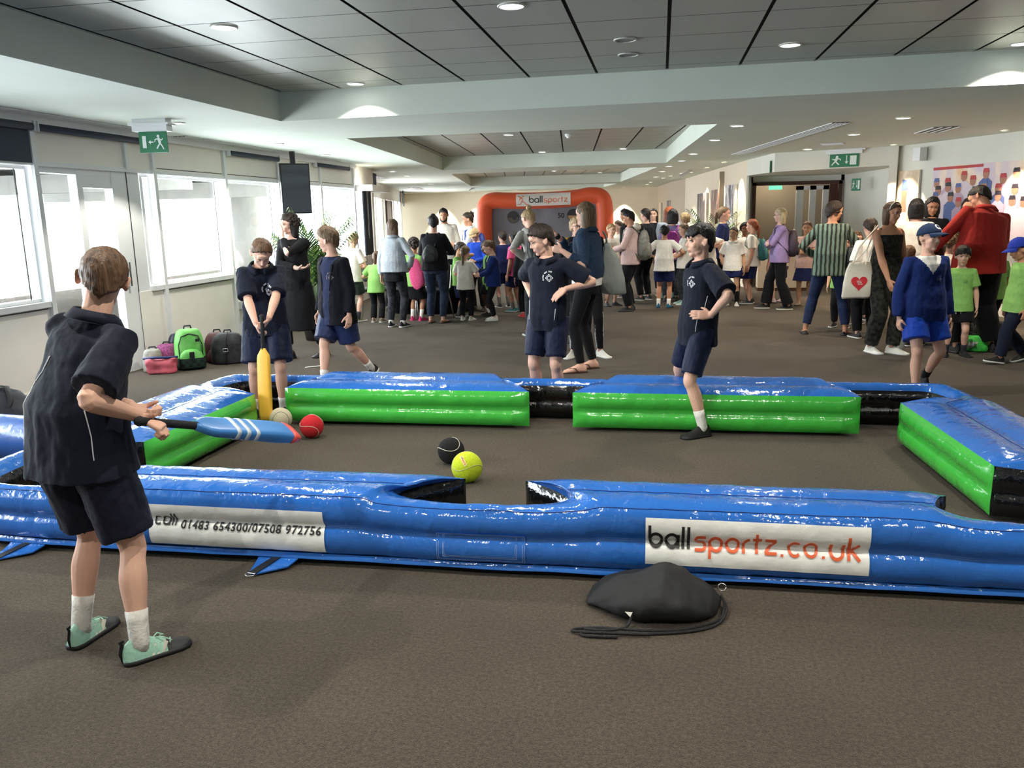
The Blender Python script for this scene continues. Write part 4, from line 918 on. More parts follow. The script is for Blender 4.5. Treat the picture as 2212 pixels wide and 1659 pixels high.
def leg_cloth(r, name, m, vox, length=.8, off=(.012, .014), waist=.02, amp=.004, flare=0, seed=3, kind='legs', mats=None, paintfn=None, drop=0, hemr=None):
    """length<=1 ends above the knee, 2 = ankle; kind 'skirt' wraps both"""
    mb = MB(); H = r.H; ss = []
    for z in sorted({waist, waist-.02, 0, -.03}, reverse=True):
        w = .094 if z < .03 else .088; X, Y = r.fr(z); ss.append((r.sp(z)-Y*.004*H, X*((w*r.bulk*(1.05 if r.fem else 1)+off[0]*.6)*H), Y*((.070*r.bulk+off[0]*.6)*H)))
    if kind == 'skirt':
        k = lerp3(r.legs[0][1], r.legs[1][1], .5); h = lerp3(r.legs[0][0], r.legs[1][0], .5)
        for t in (.3, .6, 1.0): c = lerp3(h, k, t*length); c.z = h.z+(k.z-h.z)*t*length; ss.append((c, V(((.10+flare*t)*H, 0, 0)), V((0, (.075+flare*t)*H, 0))))
        mb.sweep(list(reversed(ss)), 24, 2.2)
    else:
        ss.append((r.sp(-.052), r.fr(0)[0]*.085*H, r.fr(0)[1]*.068*H)); mb.sweep(list(reversed(ss)), 20, 2.3)
        for i in (0, 1):
            h, k, a = r.legs[i]; rad = [.052, .049, .038, .034, .0335, .028, .022]; B = r.bulk
            seq = [(h+V((0, 0, .012*H)), 0, 0), (lerp3(h, k, .3), .3, 1), (lerp3(h, k, .75), .75, 2), (k, 1, 3), (lerp3(k, a, .34)+V((0, .005*H, 0)), 1.34, 4), (lerp3(k, a, .7), 1.7, 5), (lerp3(k, a, 1.0), 2, 6)]
            pts = []
            for j, (p, t, q) in enumerate(seq):
                o = off[0]+(off[1]-off[0])*min(1, t/max(length, .01)); rr = (rad[q]*B+o+flare*max(0, t-1))*H
                if t <= length: pts.append((p, rr))
                else:
                    p0, t0, q0 = seq[j-1]; f = (length-t0)/(t-t0)
                    if f > .02: o = off[1]; pts.append((lerp3(p0, p, f), ((rad[q0]+(rad[q]-rad[q0])*f)*B+o+flare*max(0, length-1))*H))
                    break
            mb.tube([p for p, q in pts], [q for p, q in pts], 16, round_ends=False)
    me = mb.remesh(vox, 2); wrinkle(me, amp, (12, 12, 4), seed); wrinkle(me, amp*.4, (30, 30, 22), seed+4)
    if paintfn: paint(me, paintfn)
    return link(name, me, mats or [m], r.root)
def socks(r, m, top=.09, off=.0035, vox=None):
    for i in (0, 1):
        h, k, a = r.legs[i]; p, FM, yaw, pit = r.feet[i]; H = r.H; f = top/.235
        mb = MB(); pts = [lerp3(a, k, f*t)+V((0, .003*H, 0))*t for t in (1, .66, .33, 0)]+[a+FM @ V((0, -.006*H, -.02*H))]; rr = [.0195+.010*min(1, f*t/.66)*f*1.3+off for t in (1, .66, .33, 0)]+[.020]
        rr[0] += .0012; mb.tube(pts, [q*H for q in rr], 14, round_ends=False); me = mb.mesh('sock'); o = link('sock', me, m, r.root)
def shoes(r, m, sole=None, kind='trainer', stripe=None, w=1.0, lace=None):
    for i in (0, 1):
        p, FM, yaw, pit = r.feet[i]; H = r.H; Q = lambda x, y, z: p+FM @ V((x*H, y*H, z*H))
        if kind == 'flipflop':
            g = MB(); n = 20; out = [(.022*math.sin(2*PI*k/n)*(1.25 if math.cos(2*PI*k/n) > 0 else 1), -.035-.078*math.cos(2*PI*k/n)) for k in range(n)]
            g.rings([[Q(x, y, -.0005) for x, y in out], [Q(x, y, .006) for x, y in out]]); o = g.build('flip_flop', m, r.root, False)
            g = MB()
            for s in (1, -1): g.tube([Q(0, -.092, .012), Q(s*.012, -.07, .030), Q(s*.024, -.038, .030), Q(s*.025, -.02, .006)], .0028*H, 6)
            g.build('strap', m, o, True); continue
        prof = ((.043, .010, .030, .016), (.037, .019, .050, .022), (.02, .024, .064, .03), (-.005, .025, .064, .03), (-.03, .026, .050, .022), (-.055, .028, .036, .018), (-.088, .029, .023, .014), (-.108, .023, .017, .010), (-.118, .010, .011, .006))
        if kind == 'flat': prof = tuple((a, b, c*.55, d) for a, b, c, d in prof)
        ss = []
        for t, ww, hh, _ in prof: ss.append([Q(ww*w*math.cos(a)*(1 if math.sin(a) < .3 else 1-.35*math.sin(a)), t, max(.004, .004+(hh-.004)*max(0, math.sin(a))) if math.sin(a) > 0 else .004) for a in [2*PI*k/16 for k in range(16)]])
        g = MB(); g.rings(ss); me = g.mesh('shoe')
        mats = [m]
        if stripe: # dark toe cap and edge, as the pale boots of the batting boy
            mats = [m, stripe]; Fi = FM.inverted(); me2 = me
            for pl in me.polygons:
                q = (Fi @ (pl.center-p))/H
                if q.y < -.052 or q.z < .010: pl.material_index = 1
        o = link('shoe', me, mats, r.root); sb = o.modifiers.new('s', 'SUBSURF'); sb.levels = 1; sb.render_levels = 2
        g = MB(); out = []
        for t, ww, hh, _ in prof: out.append((ww*w*1.06, t))
        L = [(x, t) for x, t in out]+[(-x, t) for x, t in reversed(out)]
        g.rings([[Q(x, t, -.0005) for x, t in L], [Q(x*1.02, t, .005) for x, t in L], [Q(x, t, .011) for x, t in L]]); g.build('sole', sole or m_black, o, True)
        if lace:
            g = MB()
            for k in range(5): y = -.022-.011*k; zt = .043-.0036*k; g.tube([Q(-.012, y, zt-.002), Q(0, y-.004, zt+.003), Q(.012, y-.008, zt-.003)], .0017*H, 6)
            g.tube([Q(.0, -.03, .046), Q(.014, -.045, .048), Q(.020, -.062, .036), Q(.012, -.05, .040)], .0016*H, 6); g.tube([Q(.0, -.03, .046), Q(-.012, -.05, .046), Q(-.02, -.068, .034)], .0016*H, 6); g.build('laces', lace, o, True)
        if kind == 'boot': # pull tab down the heel and three slanted bars on the outside
            g = MB(); g.tube([Q(0, .040, .008), Q(0, .0455, .03), Q(0, .040, .052), Q(0, .044, .060), Q(0, .036, .060)], [(.005*H, .002*H)]*5, 8, up=FM @ V((1, 0, 0))); g.build('heel_tab', m_black, o, True)
            for sd in (1, -1):
                tr = bvh(me); pl = [([(a, .0), (a+.006, .0), (a+.016, .024), (a+.010, .024)], 0) for a in (.0, .012, .024)]
                pl = [([(x*H, y*H) for x, y in q], k) for q, k in pl]
                decal('side_bars', pl, tr, Q(sd*.026, -.018, .012), FM @ V((0, -1, 0)) if sd > 0 else FM @ V((0, -1, 0)), V((0, 0, 1)), mat('bar_white', srgb(225, 220, 205), .5), o, .0015, 0, .05) if sd < 0 else None
def hair(r, style, m, T=.045, front=30, side=-14, nape=-60, seed=0, sweepx=0, wave=.012, parent=None, name='hair', **kw):
    """cap of hair over the skull; angles are hairline elevations seen from the ear axis"""
    h = r.hh; A = r.HM; c = r.hc+A @ V((0, .05*h, .10*h)); mb = MB(); na, ne = 72, 44; rows = []
    def base(d): # skull radius in direction d
        q = min(1, max(0, (.1-d.z)/.5)); a, b, e = .345, .43, .39+.09*q
        return 1/math.sqrt((d.x/a)**2+(d.y/b)**2+(d.z/e)**2)
    for j in range(ne+1):
        el = -75+165*j/ne; row = []
        for i in range(na):
            az = 360*i/na; # 0 = forward
            d = V((math.sin(R(az))*math.cos(R(el)), -math.cos(R(az))*math.cos(R(el)), math.sin(R(el))))
            f = abs((az+180) % 360-180)   # 0 front .. 180 back
            if f < 60: hl = front+(side+22-front)*max(0, (f-28)/32)**1.0 if f > 28 else front+4*math.sin(f*.3+seed)
            elif f < 100: hl = side+22*(100-f)/40-0
            elif f < 120: hl = side+(nape*.55-side)*(f-100)/20
            else: hl = nape*.55+(nape-nape*.55)*(f-120)/60
            hl += 5*noise.noise(V((math.sin(R(az))*4, math.cos(R(az))*4, seed)))+4*noise.noise(V((math.sin(R(az))*15, math.cos(R(az))*15, seed)))
            k = max(0, min(1, (el-hl)/8+.5))
            top = max(0, d.z); t = T*(.55+.75*top)
            if style == 'quiff' and f < 80 and el > 20: t += .07*math.sin(R(min(90, el+10)))*(1-f/110)
            if style == 'fringe' and f < 60 and el < 50: t += .03
            if style == 'buzz': t = T*.45 if el < 12 else T*(.45+.5*top)
            if style == 'afro': t = T*2.4
            t += 1.6*wave*noise.noise(V((d.x*5+seed, d.y*5, d.z*4)))+wave*1.2*noise.noise(V((math.sin(R(az))*14, math.cos(R(az))*14, el*.03+seed)))
            bb = base(d)+(.07*min(1, max(0, (-el-28)/25)) if f > 105 else 0)
            rr = (bb+t)*k+base(d)*.78*(1-k)
            row.append(c+A @ (d*(rr*h)))
        rows.append(row)
    mb.rings(rows, cap=True)
    L = lambda *p: r.hc+A @ (V(p)*h)
    back = r.T @ V((0, 1, 0)); 
    if style in ('long', 'bob'):
        ln = kw.get('len', 1.1); n = 7; ss = []
        for j in range(n+1):
            t = j/n; z = .25-ln*t; dn = A @ V((0, 0, 1)) if t < .5 else V((0, 0, 1))
            p = L(0, .16+.06*t, .25)+(V((0, 0, -1))*(ln*t*h)); wx = (.385+.045*math.sin(PI*t))*h*(1 if t < .8 else .94); wy = (.32-.13*t)*h
            ss.append((p+back*(.02*h*t), A @ V((wx, 0, 0)), A @ V((0, wy, 0))))
        mb.sweep(ss, 26, 2.2)
    if style == 'pony':
        ln = kw.get('len', 1.3); up = kw.get('up', .12); p0 = L(0, .45, up); pts = [L(0, .38, up+.02), L(0, .55, up+.0), p0+V((0, 0, -.35*h))+back*.12*h, p0+V((0, 0, -.8*h))+back*.10*h, p0+V((0, 0, -ln*h))+back*.05*h]
        mb.tube(pts, [.07*h, .10*h, .12*h, .10*h, .03*h], 12)
    if style == 'bun':
        q = kw.get('at', (0, .30, .58)); mb.ell(L(*q), .17*h, .17*h, .14*h, A.to_4x4(), 14, 9)
    if style == 'braids':
        for s in (1, -1):
            q = L(s*.22, .34, -.12); pts = [q+V((0, 0, -.11*h*j))+back*(.02*h) for j in range(9)]
            for j, p in enumerate(pts): mb.ell(p+A @ V((.02*h*(-1)**j, 0, 0)), .075*h, .07*h, .075*h, None, 9, 6)
    if style == 'puff':
        rnd = random.Random(seed)
        for j in range(16): mb.ell(L(rnd.uniform(-.2, .2), .38+rnd.uniform(-.1, .15), .25+rnd.uniform(-.25, .25)), .10*h, .10*h, .12*h, None, 8, 5)
    if style in ('curly', 'afro'):
        rnd = random.Random(seed+1); F = kw.get('dense', 90)
        for j in range(F):
            az = rnd.uniform(70, 290); el = rnd.uniform(-25, 80)
            if rnd.random() < .3: az = rnd.uniform(0, 360); el = rnd.uniform(45, 85)
            d = V((math.sin(R(az))*math.cos(R(el)), -math.cos(R(az))*math.cos(R(el)), math.sin(R(el)))); mb.ell(c+A @ (d*((base(d)+T*.9)*h)), .075*h, .075*h, .075*h, None, 7, 5)
    me = mb.mesh(name)
    return link(name, me, m, r.root)
def glasses(r):
    h = r.hh; mb = MB(); L = lambda x, y, z: r.hc+r.HM @ (V((x, y, z))*h)
    for s in (1, -1):
        pts = [L(s*(.13+.075*math.cos(a)), -.375, .01+.055*math.sin(a)) for a in [2*PI*k/14 for k in range(15)]]; mb.tube(pts, .009*h, 6, round_ends=False); mb.tube([L(s*.205, -.365, .02), L(s*.34, -.1, .03), L(s*.35, .05, .02)], .008*h, 6)
    mb.tube([L(-.06, -.38, .02), L(0, -.395, .03), L(.06, -.38, .02)], .008*h, 6); mb.build('glasses', m_black, r.root, True)
def cap_(r, m, rot=0, badge=None):
    h = r.hh; A = r.HM @ rotm(rot, -6, 0); c = r.hc+r.HM @ V((0, .04*h, .13*h)); rows = []
    for j in range(12):
        el = R(2+88*j/11); rows.append([c+A @ V((.40*math.sin(a)*math.cos(el)*h, -.47*math.cos(a)*math.cos(el)*h, .44*math.sin(el)*h)) for a in [2*PI*k/32 for k in range(32)]])
    g = MB(); g.rings(rows); o = g.build('cap', m, r.root, True)
    g = MB(); rr = []
    for k in range(13):
        a = R(-62+124*k/12); e = .33*math.cos(a*1.25); x = .40*math.sin(a); y = -.46*math.cos(a); dz = -.05*(1-math.cos(a)*1)-.0
        rr.append([c+A @ V((x*h, y*h, (.03)*h)), c+A @ V((x*1.0*h, (y-e*.55)*h, (.02-.05+dz)*h)), c+A @ V((x*.96*h, (y-e)*h, (-.07+dz*2.2)*h)), c+A @ V((x*.96*h, (y-e)*h, (-.09+dz*2.2)*h)), c+A @ V((x*1.0*h, (y-e*.55)*h, (-.05+dz)*h)), c+A @ V((x*h, y*h, (.0)*h))])
    g.rings(rr); g.build('brim', m, o, True)
    g = MB(); g.ell(c+A @ V((0, 0, .44*h)), .03*h, .03*h, .02*h); g.build('cap_button', m, o, True)
    if badge:
        t = bvh(o.data); f = A @ V((0, -1, 0)); X = A @ V((1, 0, 0)); U = A @ V((0, .35, .94))
        pl = [(q, 0) for q in stroke(arc(.0, .03*1, .022, 20, 290, 12), .010)+stroke(arc(.0, -.006, .022, 120, -120, 12), .010)]
        decal('cap_badge', pl, t, c+f*.47*h+U*.12*h, X, U, badge, o, .002, 0, .1)
    return o
def emblem(r, shirt, x=.045, z=.235, s=.030, m=None):
    """round club crest: four little figures in a ring under an arc of small letters"""
    mw = m or mat('emblem_white', srgb(232, 234, 238), .6); t = bvh(shirt.data); X, Y = r.fr(z); up = X.cross(Y); o = r.sp(z)-Y*(.16*r.H)+X*(x*r.H); pl = []
    S = s*r.H
    for k in range(4):
        a = k*90+45-45; cx, cy = .42*S*math.cos(R(a)), .42*S*math.sin(R(a)); pl.append(disc(cx*1.15, cy*1.15, .13*S, 0, 10))
        for q in stroke(arc(cx*1.15, cy*1.15, .27*S, a+100, a+260, 8), .08*S): pl.append((q, 0))
    for k in range(13):
        if k in (5, 9): continue
        a = 200-(k*11); u = V((math.cos(R(a)), math.sin(R(a)))); w = V((-u.y, u.x)); q0, q1 = u*S*.88, u*S*1.1
        pl.append(([tuple(q0-w*.06*S), tuple(q0+w*.06*S), tuple(q1+w*.06*S), tuple(q1-w*.06*S)], 0))
    return decal('shirt_emblem', pl, t, o, X, up, mw, shirt, .003, 0, .25)
def piping(r, shirt, pts, m=None, w=.0022):
    """thin pale line sewn on the shirt: pts = (side -1..1 angle deg around the body, level)"""
    t = bvh(shirt.data); rows = []; n = 14; P = []
    for a, b in zip(pts, pts[1:]):
        for k in range(n): P.append((a[0]+(b[0]-a[0])*k/n, a[1]+(b[1]-a[1])*k/n))
    q = []
    for ang, z in P:
        X, Y = r.fr(z); d = (X*math.sin(R(ang))-Y*math.cos(R(ang))); c = r.sp(z); h = t.ray_cast(c, d, .6)
        if h[0] is not None: q.append(h[0]+d*.0015)
    if len(q) > 2: g = MB(); g.tube(q, w, 6); g.build('piping', m or mat('emblem_white', srgb(232, 234, 238), .6), shirt, True)
def person(loc, yaw, label, skin='fair', face=True, vox=.008, hairm=None, group=None, bare=False, **kw):
    r = rig(**kw); r.root = empty('person', (loc[0], loc[1], 0), R(yaw), label=label, cat='person', group=group); r.vox = vox; r.yaw = yaw
    r.body = body(r, vox, skin, hairm or hairmat('brown', (70, 50, 38)), bare, face); return r
def worn(r, name, label, cat, loc=(0, 0, 0)):
    """a top-level thing that sits with a person: same frame as that person"""
    return empty(name, r.root.location, r.root.rotation_euler.z, label=label, cat=cat)
def backpack(r, m, label, m2=None, w=.10, h=.26, d=.075, z=.20, strap=True, side=0, front=None):
    o = worn(r, 'backpack', label, 'backpack'); H = r.H; X, Y = r.fr(.2); up = X.cross(Y); c = r.sp(z-.06)+Y*((.07*r.bulk+d*.62)*H)+X*side*H
    def S(c, a, b, e, n=22):
        g = MB(); ss = []
        for t in (-1, -.96, -.85, -.5, 0, .5, .8, .94, 1): k = (1-abs(t)**4*.55) if abs(t) < .99 else .3; k2 = k*(1-.25*max(0, t)); ss.append((c+up*(t*e*H), X*(a*k2*H), Y*(b*k*H*(1-.2*t))))
        g.sweep(ss, n, 3.0); return g
    g = S(c, w, d*.62, h/2); me = g.mesh('pack_body'); wrinkle(me, .004, (9, 9, 9), 3); link('pack_body', me, m, o)
    S(c+Y*(d*.55*H)-up*(h*.18*H), w*.8, d*.32, h*.26).build('front_pocket', m2 or m, o, True)
    g = MB(); g.tube([c+up*(h*.47*H)-X*.02*H, c+up*(h*.56*H), c+up*(h*.47*H)+X*.02*H], .004*H, 8); g.build('grab_loop', m2 or m, o, True)
    if strap:
        for i, s in ((0, 1), (1, -1)):
            if side and s*side < 0: continue
            sh = r.sh[i]; g = MB(); q = [c+up*(h*.42*H)+X*(s*.03*H)-Y*(d*.5*H), lerp3(r.sp(.30), sh, .62)+up*.034*H+Y*.02*H, lerp3(r.sp(.29), sh, .66)-Y*(.066*H)+up*.004*H, r.sp(.20)+X*(s*.088*H)-Y*.072*H, r.sp(.12)+X*(s*.105*H), c-up*(h*.40*H)+X*(s*w*.8*H)-Y*(d*.3*H)]
            g.tube(q, [(.012*H, .0035*H)]*6, 8, up=(0, 0, 1) if False else None); g.build('shoulder_strap', m2 or m, o, True)
    return o
# ---------------------------------------------------------------- the cast
def W2L(loc, yaw, H, p):
    q = Matrix.Rotation(-R(yaw), 3, 'Z') @ V((p[0]-loc[0], p[1]-loc[1], p[2])); return (q.x/H, q.y/H, q.z/H)
def D2L(yaw, d): return tuple(Matrix.Rotation(-R(yaw), 3, 'Z') @ V(d))
def f2l(loc, yaw, H, heel, toe, z=0, pit=0):
    h = V((*heel, 0)); t = V((*toe, 0)); d = (t-h).normalized(); p = h+d*.037*H; q = W2L(loc, yaw, H, (p.x, p.y, z)); a = math.degrees(math.atan2(d.x, -d.y))-yaw
    return (q[0], q[1], q[2], (a+180) % 360-180, pit)
c_navy = cloth('navy_polo', (24, 29, 44)); c_shorts = cloth('navy_shorts', (23, 30, 58), .55); c_black = cloth('black', (20, 21, 26)); c_white = cloth('white', (246, 242, 234)); c_sock = cloth('sock_white', (226, 222, 216), bump=.3, bump_s=60)
c_green = cloth('lime', (140, 190, 104)); c_blue = cloth('royal_blue', (24, 44, 104)); c_bshort = cloth('blue_shorts', (26, 68, 176), .5); c_charcoal = cloth('charcoal', (52, 54, 60)); c_jeans = cloth('dark_jeans', (36, 48, 82), noise_s=40, noise_a=.25)
c_dgreen = cloth('dark_green', (40, 48, 44)); c_ltdenim = cloth('light_denim', (172, 180, 190), noise_s=50, noise_a=.12); c_denim = cloth('denim', (38, 56, 80), noise_s=50, noise_a=.2); c_hoodgrey = cloth('grey_hoodie', (184, 180, 174))
h_black = hairmat('black', (22, 19, 20)); h_dark = hairmat('dark_brown', (46, 34, 28)); h_brown = hairmat('brown', (98, 73, 54)); h_lbrown = hairmat('light_brown', (120, 96, 72)); h_blond = hairmat('blond', (176, 148, 108)); h_red = hairmat('red', (150, 78, 44)); h_grey = hairmat('ash_blond', (196, 178, 140))
s_black = mat('shoe_black', srgb(24, 24, 27), .6); s_white = mat('shoe_white', srgb(222, 220, 212), .5); s_sole = mat('sole_white', srgb(226, 226, 220), .5)

# --- boy swinging the bat in the foreground
L0 = (-1.97, 2.56); yw = 172; H = 1.50
BG = V((-1.735, 2.64, .845)); BT = V((-1.53, 3.26, .645))     # grip and toe of his bat
bd = (BT-BG).normalized()
r = person(L0, yw, 'boy with short hair seen from behind, swinging a blue bat over the pool table', 'fair', 'open', .0042, h_brown, H=H, lean=12, side=-10, twist=-4, head=(42, 12, 3),
    fl=f2l(L0, yw, H, (-2.143, 2.50), (-2.13, 2.75)), fr=f2l(L0, yw, H, (-1.875, 2.43), (-1.72, 2.62)), pel=(.052, .01),
    hr=W2L(L0, yw, H, BG-bd*.03+V((-.045, -.055, .035))), er=D2L(yw, (-.1, -1, -.1)), hl=W2L(L0, yw, H, BG-bd*.11+V((-.07, .03, .05))), el=D2L(yw, (-1, .3, -.6)), dirr=D2L(yw, (.85, .25, -.55)), thr=tuple(D2L(yw, tuple(bd))), curlr=66, dirl=D2L(yw, (.9, .1, -.5)), thl=tuple(D2L(yw, tuple(bd))), curll=66)
sh = top(r, 'polo_shirt', c_navy, .007, sleeve=.84, hem=-.055, off=.010, bag=.020, hemw=.014, sw=(.046, .052), collar=True, seed=2, amp=.010)
piping(r, sh, [(150, .22), (128, .14), (118, .05), (114, -.02)]); piping(r, sh, [(-128, .12), (-122, .06), (-120, .0)])
leg_cloth(r, 'shorts', cloth('dark_shorts', (22, 23, 42), .6), .008, .86, (.016, .026), seed=5, amp=.008); socks(r, c_sock, .080); shoes(r, mat('mint_boot', srgb(158, 204, 184), .6, bump=.2, bump_s=60), s_black, 'boot', stripe=mat('boot_dark', srgb(48, 50, 52), .6), lace=mat('mint_lace', srgb(170, 214, 190), .7))
hair(r, 'buzz', h_brown, T=.038, front=32, nape=-64, seed=2)
def bat(loc_grip, d, up, blade, label, tipm=None, L=.78, hl=.27, bw=.052):
    """cricket-style bat: grip, shoulders, long blade; grip end behind the hands"""
    d = V(d).normalized(); up = V(up); up = (up-d*up.dot(d)).normalized(); s = d.cross(up); o = empty('cricket_bat', loc_grip, label=label, cat='bat')
    g = MB(); g.tube([d*-.13, d*-.12, d*.13], [.019, .016, .0155], 12); me = g.mesh('bat_grip'); link('bat_grip', me, mat('rubber_grip', srgb(24, 26, 30), .75, bump=.4, bump_s=200), o)
    g = MB(); bl = L-.26; ss = []
    for t, w, th in ((.11, .016, .014), (.13, .026, .016), (.16, .045, .018), (.19, bw, .020), (.3, bw, .023), (.11+bl*.75, bw*1.02, .030), (.11+bl*.93, bw, .024), (.11+bl*.99, bw*.86, .014), (.11+bl, bw*.6, .008)): ss.append((d*t, s*w, up*th))
    g.sweep(ss, 20, 4); g.build('bat_blade', blade, o, True)
    if tipm:
        g = MB(); g.sweep([(d*(.11+bl*f), s*(bw*w), up*th) for f, w, th in ((.90, 1.04, .027), (.94, 1.02, .024), (.995, .88, .016), (1.006, .6, .009))], 20, 4); g.build('bat_toe', tipm, o, True)
        for q in (.28, .33, .38): g = MB(); g.sweep([(d*q, s*(bw*1.02), up*.0265), (d*(q+.02), s*(bw*1.02), up*.0265)], 20, 4); g.build('blade_band', mat('bat_band', srgb(200, 210, 220), .5), o, True)
    return o
bat(BG, bd, (-.2, -.9, .45), mat('bat_blue', srgb(64, 128, 196), .35), 'blue plastic cricket bat with red toe swung by the boy in front', mat('bat_red', srgb(226, 84, 74), .4), L=.80)

# --- boy bending over the yellow bat in the far left pocket
L0 = (-3.09, 6.12); yw = 24; H = 1.47
YG = V((-2.93, 5.74, .72)); YT = V((-2.90, 5.62, .05)); yd = (YT-YG).normalized()
r = person(L0, yw, 'boy in navy polo looking down at the yellow bat, standing in the corner pocket', 'fair', 'down', .0048, h_brown, H=H, lean=14, head=(6, 32, 6), pel=(0, .03),
    fl=W2L(L0, yw, H, (-2.985, 6.10, 0))+(16,), fr=W2L(L0, yw, H, (-3.215, 6.08, 0))+(-14,),
    hl=W2L(L0, yw, H, YG+V((.035, .03, .075))), hr=W2L(L0, yw, H, YG+V((-.045, .02, .0))), el=(1, .5, -.1), er=(-1, .5, -.1), dirl=D2L(yw, (-.55, -.1, -.75)), thl=D2L(yw, (-.1, -.7, -.3)), curll=64, dirr=D2L(yw, (.45, -.1, -.85)), thr=D2L(yw, (.3, -.7, -.1)), curlr=60)
sh = top(r, 'polo_shirt', c_navy, .0075, sleeve=.86, hem=-.06, off=.009, bag=.016, hemw=.012, sw=(.047, .052), collar=True, seed=12, amp=.009); emblem(r, sh, .034, .215, .034)
leg_cloth(r, 'shorts', c_shorts, .008, .88, (.020, .036), seed=15, amp=.007); socks(r, c_sock, .06); shoes(r, s_black); hair(r, 'buzz', h_brown, T=.055, front=36, nape=-60, seed=7)
bat(YG, yd, (0, -1, .1), mat('bat_yellow', srgb(246, 190, 70), .4), 'bright yellow cricket bat with black grip standing in the corner pocket', L=.80, bw=.050)

# --- boy in the blazer
L0 = (-2.98, 7.40); yw = -34; H = 1.51
r = person(L0, yw, 'boy in dark blazer over navy polo, walking off and looking back left', 'fair', 'open', .0055, h_lbrown, H=H, lean=3, head=(-62, 4, 0), twist=4, pel=(-.02, 0),
    fl=W2L(L0, yw, H, (-2.76, 7.66, .055))+(10, -35), fr=W2L(L0, yw, H, (-3.09, 7.18, 0))+(-8,), kl=(.2, -1, 0), curl=30)
bl = mat('cloth_blazer', srgb(17, 19, 27), .9, spec=.2, bump=.3, bump_s=20)
sh = top(r, 'blazer', bl, .0085, sleeve=1.93, hem=-.10, off=.016, bag=.016, hemw=.012, long_r=(.043, .038, .035, .032), seed=22, amp=.007, mats=[bl, cloth('polo_bright', (34, 43, 74))], paintfn=lambda p, n: 1 if (p.y < -.02 and abs(p.x-.006) < .036+.045*min(1, max(0, (p.z-.80)/.42)) and n.y < -.25) else 0)  # opening painted a brighter navy than the other polos, for contrast
emblem(r, sh, .058, .20, .030, mat('crest_grey', srgb(120, 116, 112), .7))
g = MB(); X, Y = r.fr(.3)
for s in (1, -1):
    t = bvh(sh.data); q = [V((s*.088, -.3, 1.205)), V((s*.080, -.3, 1.14)), V((s*.064, -.3, 1.04)), V((s*.050, -.3, .90))]; pp = []
    for a in q: h_ = t.ray_cast(a, V((0, 1, 0)), .6); pp += [h_[0]+V((0, -.003, 0))] if h_[0] is not None else []
    g.tube(pp, [(.014, .004), (.020, .004), (.012, .004), (.004, .003)][-len(pp):], 8, up=(0, 1, 0))
g.build('lapels', bl, sh, True)
leg_cloth(r, 'shorts', cloth('blue_navy_shorts', (32, 44, 84), .45), .009, .90, (.018, .034), seed=25, amp=.006); socks(r, c_sock, .065); shoes(r, s_black, s_sole); hair(r, 'quiff', h_lbrown, T=.07, front=25, nape=-58, seed=9)

# --- boy in the middle, hands on hips
L0 = (-.865, 6.47); yw = -16; H = 1.475
r = person(L0, yw, 'brown-haired boy with hands on hips behind the middle pocket, looking down left', 'fair', 'open', .0048, h_dark, H=H, lean=2, head=(-48, 16, 0), fl=(.066, 0, 0, 14), fr=(-.062, 0, 0, -10),
    hl=W2L(L0, yw, H, (-.715, 6.37, .985)), el=D2L(yw, (1, .35, .1)), dirl=D2L(yw, (-.75, -.25, -.55)), thl=D2L(yw, (-.2, .6, .7)), curll=14, hr=(-.115, .03, .62), er=(-.8, 1, .1), dirr=(.3, .7, -.5), curlr=20)
sh = top(r, 'polo_shirt', c_navy, .0075, sleeve=.80, hem=-.06, off=.008, bag=.006, hemw=.003, sw=(.046, .050), collar=True, seed=32, amp=.008); emblem(r, sh, .040, .225, .034)
piping(r, sh, [(64, .17), (50, .11)]); piping(r, sh, [(46, .06), (40, -.0)]); piping(r, sh, [(-62, .10), (-58, -.03)])
leg_cloth(r, 'shorts', c_shorts, .008, .84, (.010, .020), seed=35, amp=.006); socks(r, c_sock, .05); shoes(r, s_black); hair(r, 'quiff', h_dark, T=.075, front=24, nape=-56, seed=12)

# --- boy astride the cushion on the right
L0 = (.27, 5.97); yw = -64; H = 1.475
r = person(L0, yw, 'black-haired boy astride the far cushion, hand on hip, in profile to the left', 'fair', 'open', .0048, h_black, H=H, lean=-2, head=(-6, 2, 0), bulk=.94, wide=.95, pel=(0, -.0),
    fl=f2l(L0, yw, H, (.355, 5.80), (.18, 5.69)), fr=W2L(L0, yw, H, (.21, 6.37, .055))+(0, -32), kl=(.0, -1, 0),
    hl=W2L(L0, yw, H, (.345, 5.80, .85)), el=D2L(yw, (.55, -.8, .1)), dirl=D2L(yw, (-.95, -.05, .05)), thl=D2L(yw, (.0, .3, .9)), curll=16, hr=(-.112, .045, .60), er=(-1, .9, .1), dirr=(.25, .8, -.4))
sh = top(r, 'polo_shirt', c_navy, .0075, sleeve=.88, hem=-.07, off=.009, bag=.010, hemw=.005, sw=(.047, .052), collar=True, seed=42, amp=.009); emblem(r, sh, .042, .225, .032)
piping(r, sh, [(84, .17), (76, .11), (58, .06), (54, .0)])
leg_cloth(r, 'shorts', c_shorts, .008, .88, (.010, .018), seed=45, amp=.006); socks(r, c_sock, .085); shoes(r, s_black, s_black, w=1.05); hair(r, 'fringe', h_black, T=.075, front=4, nape=-60, seed=14, side=0)

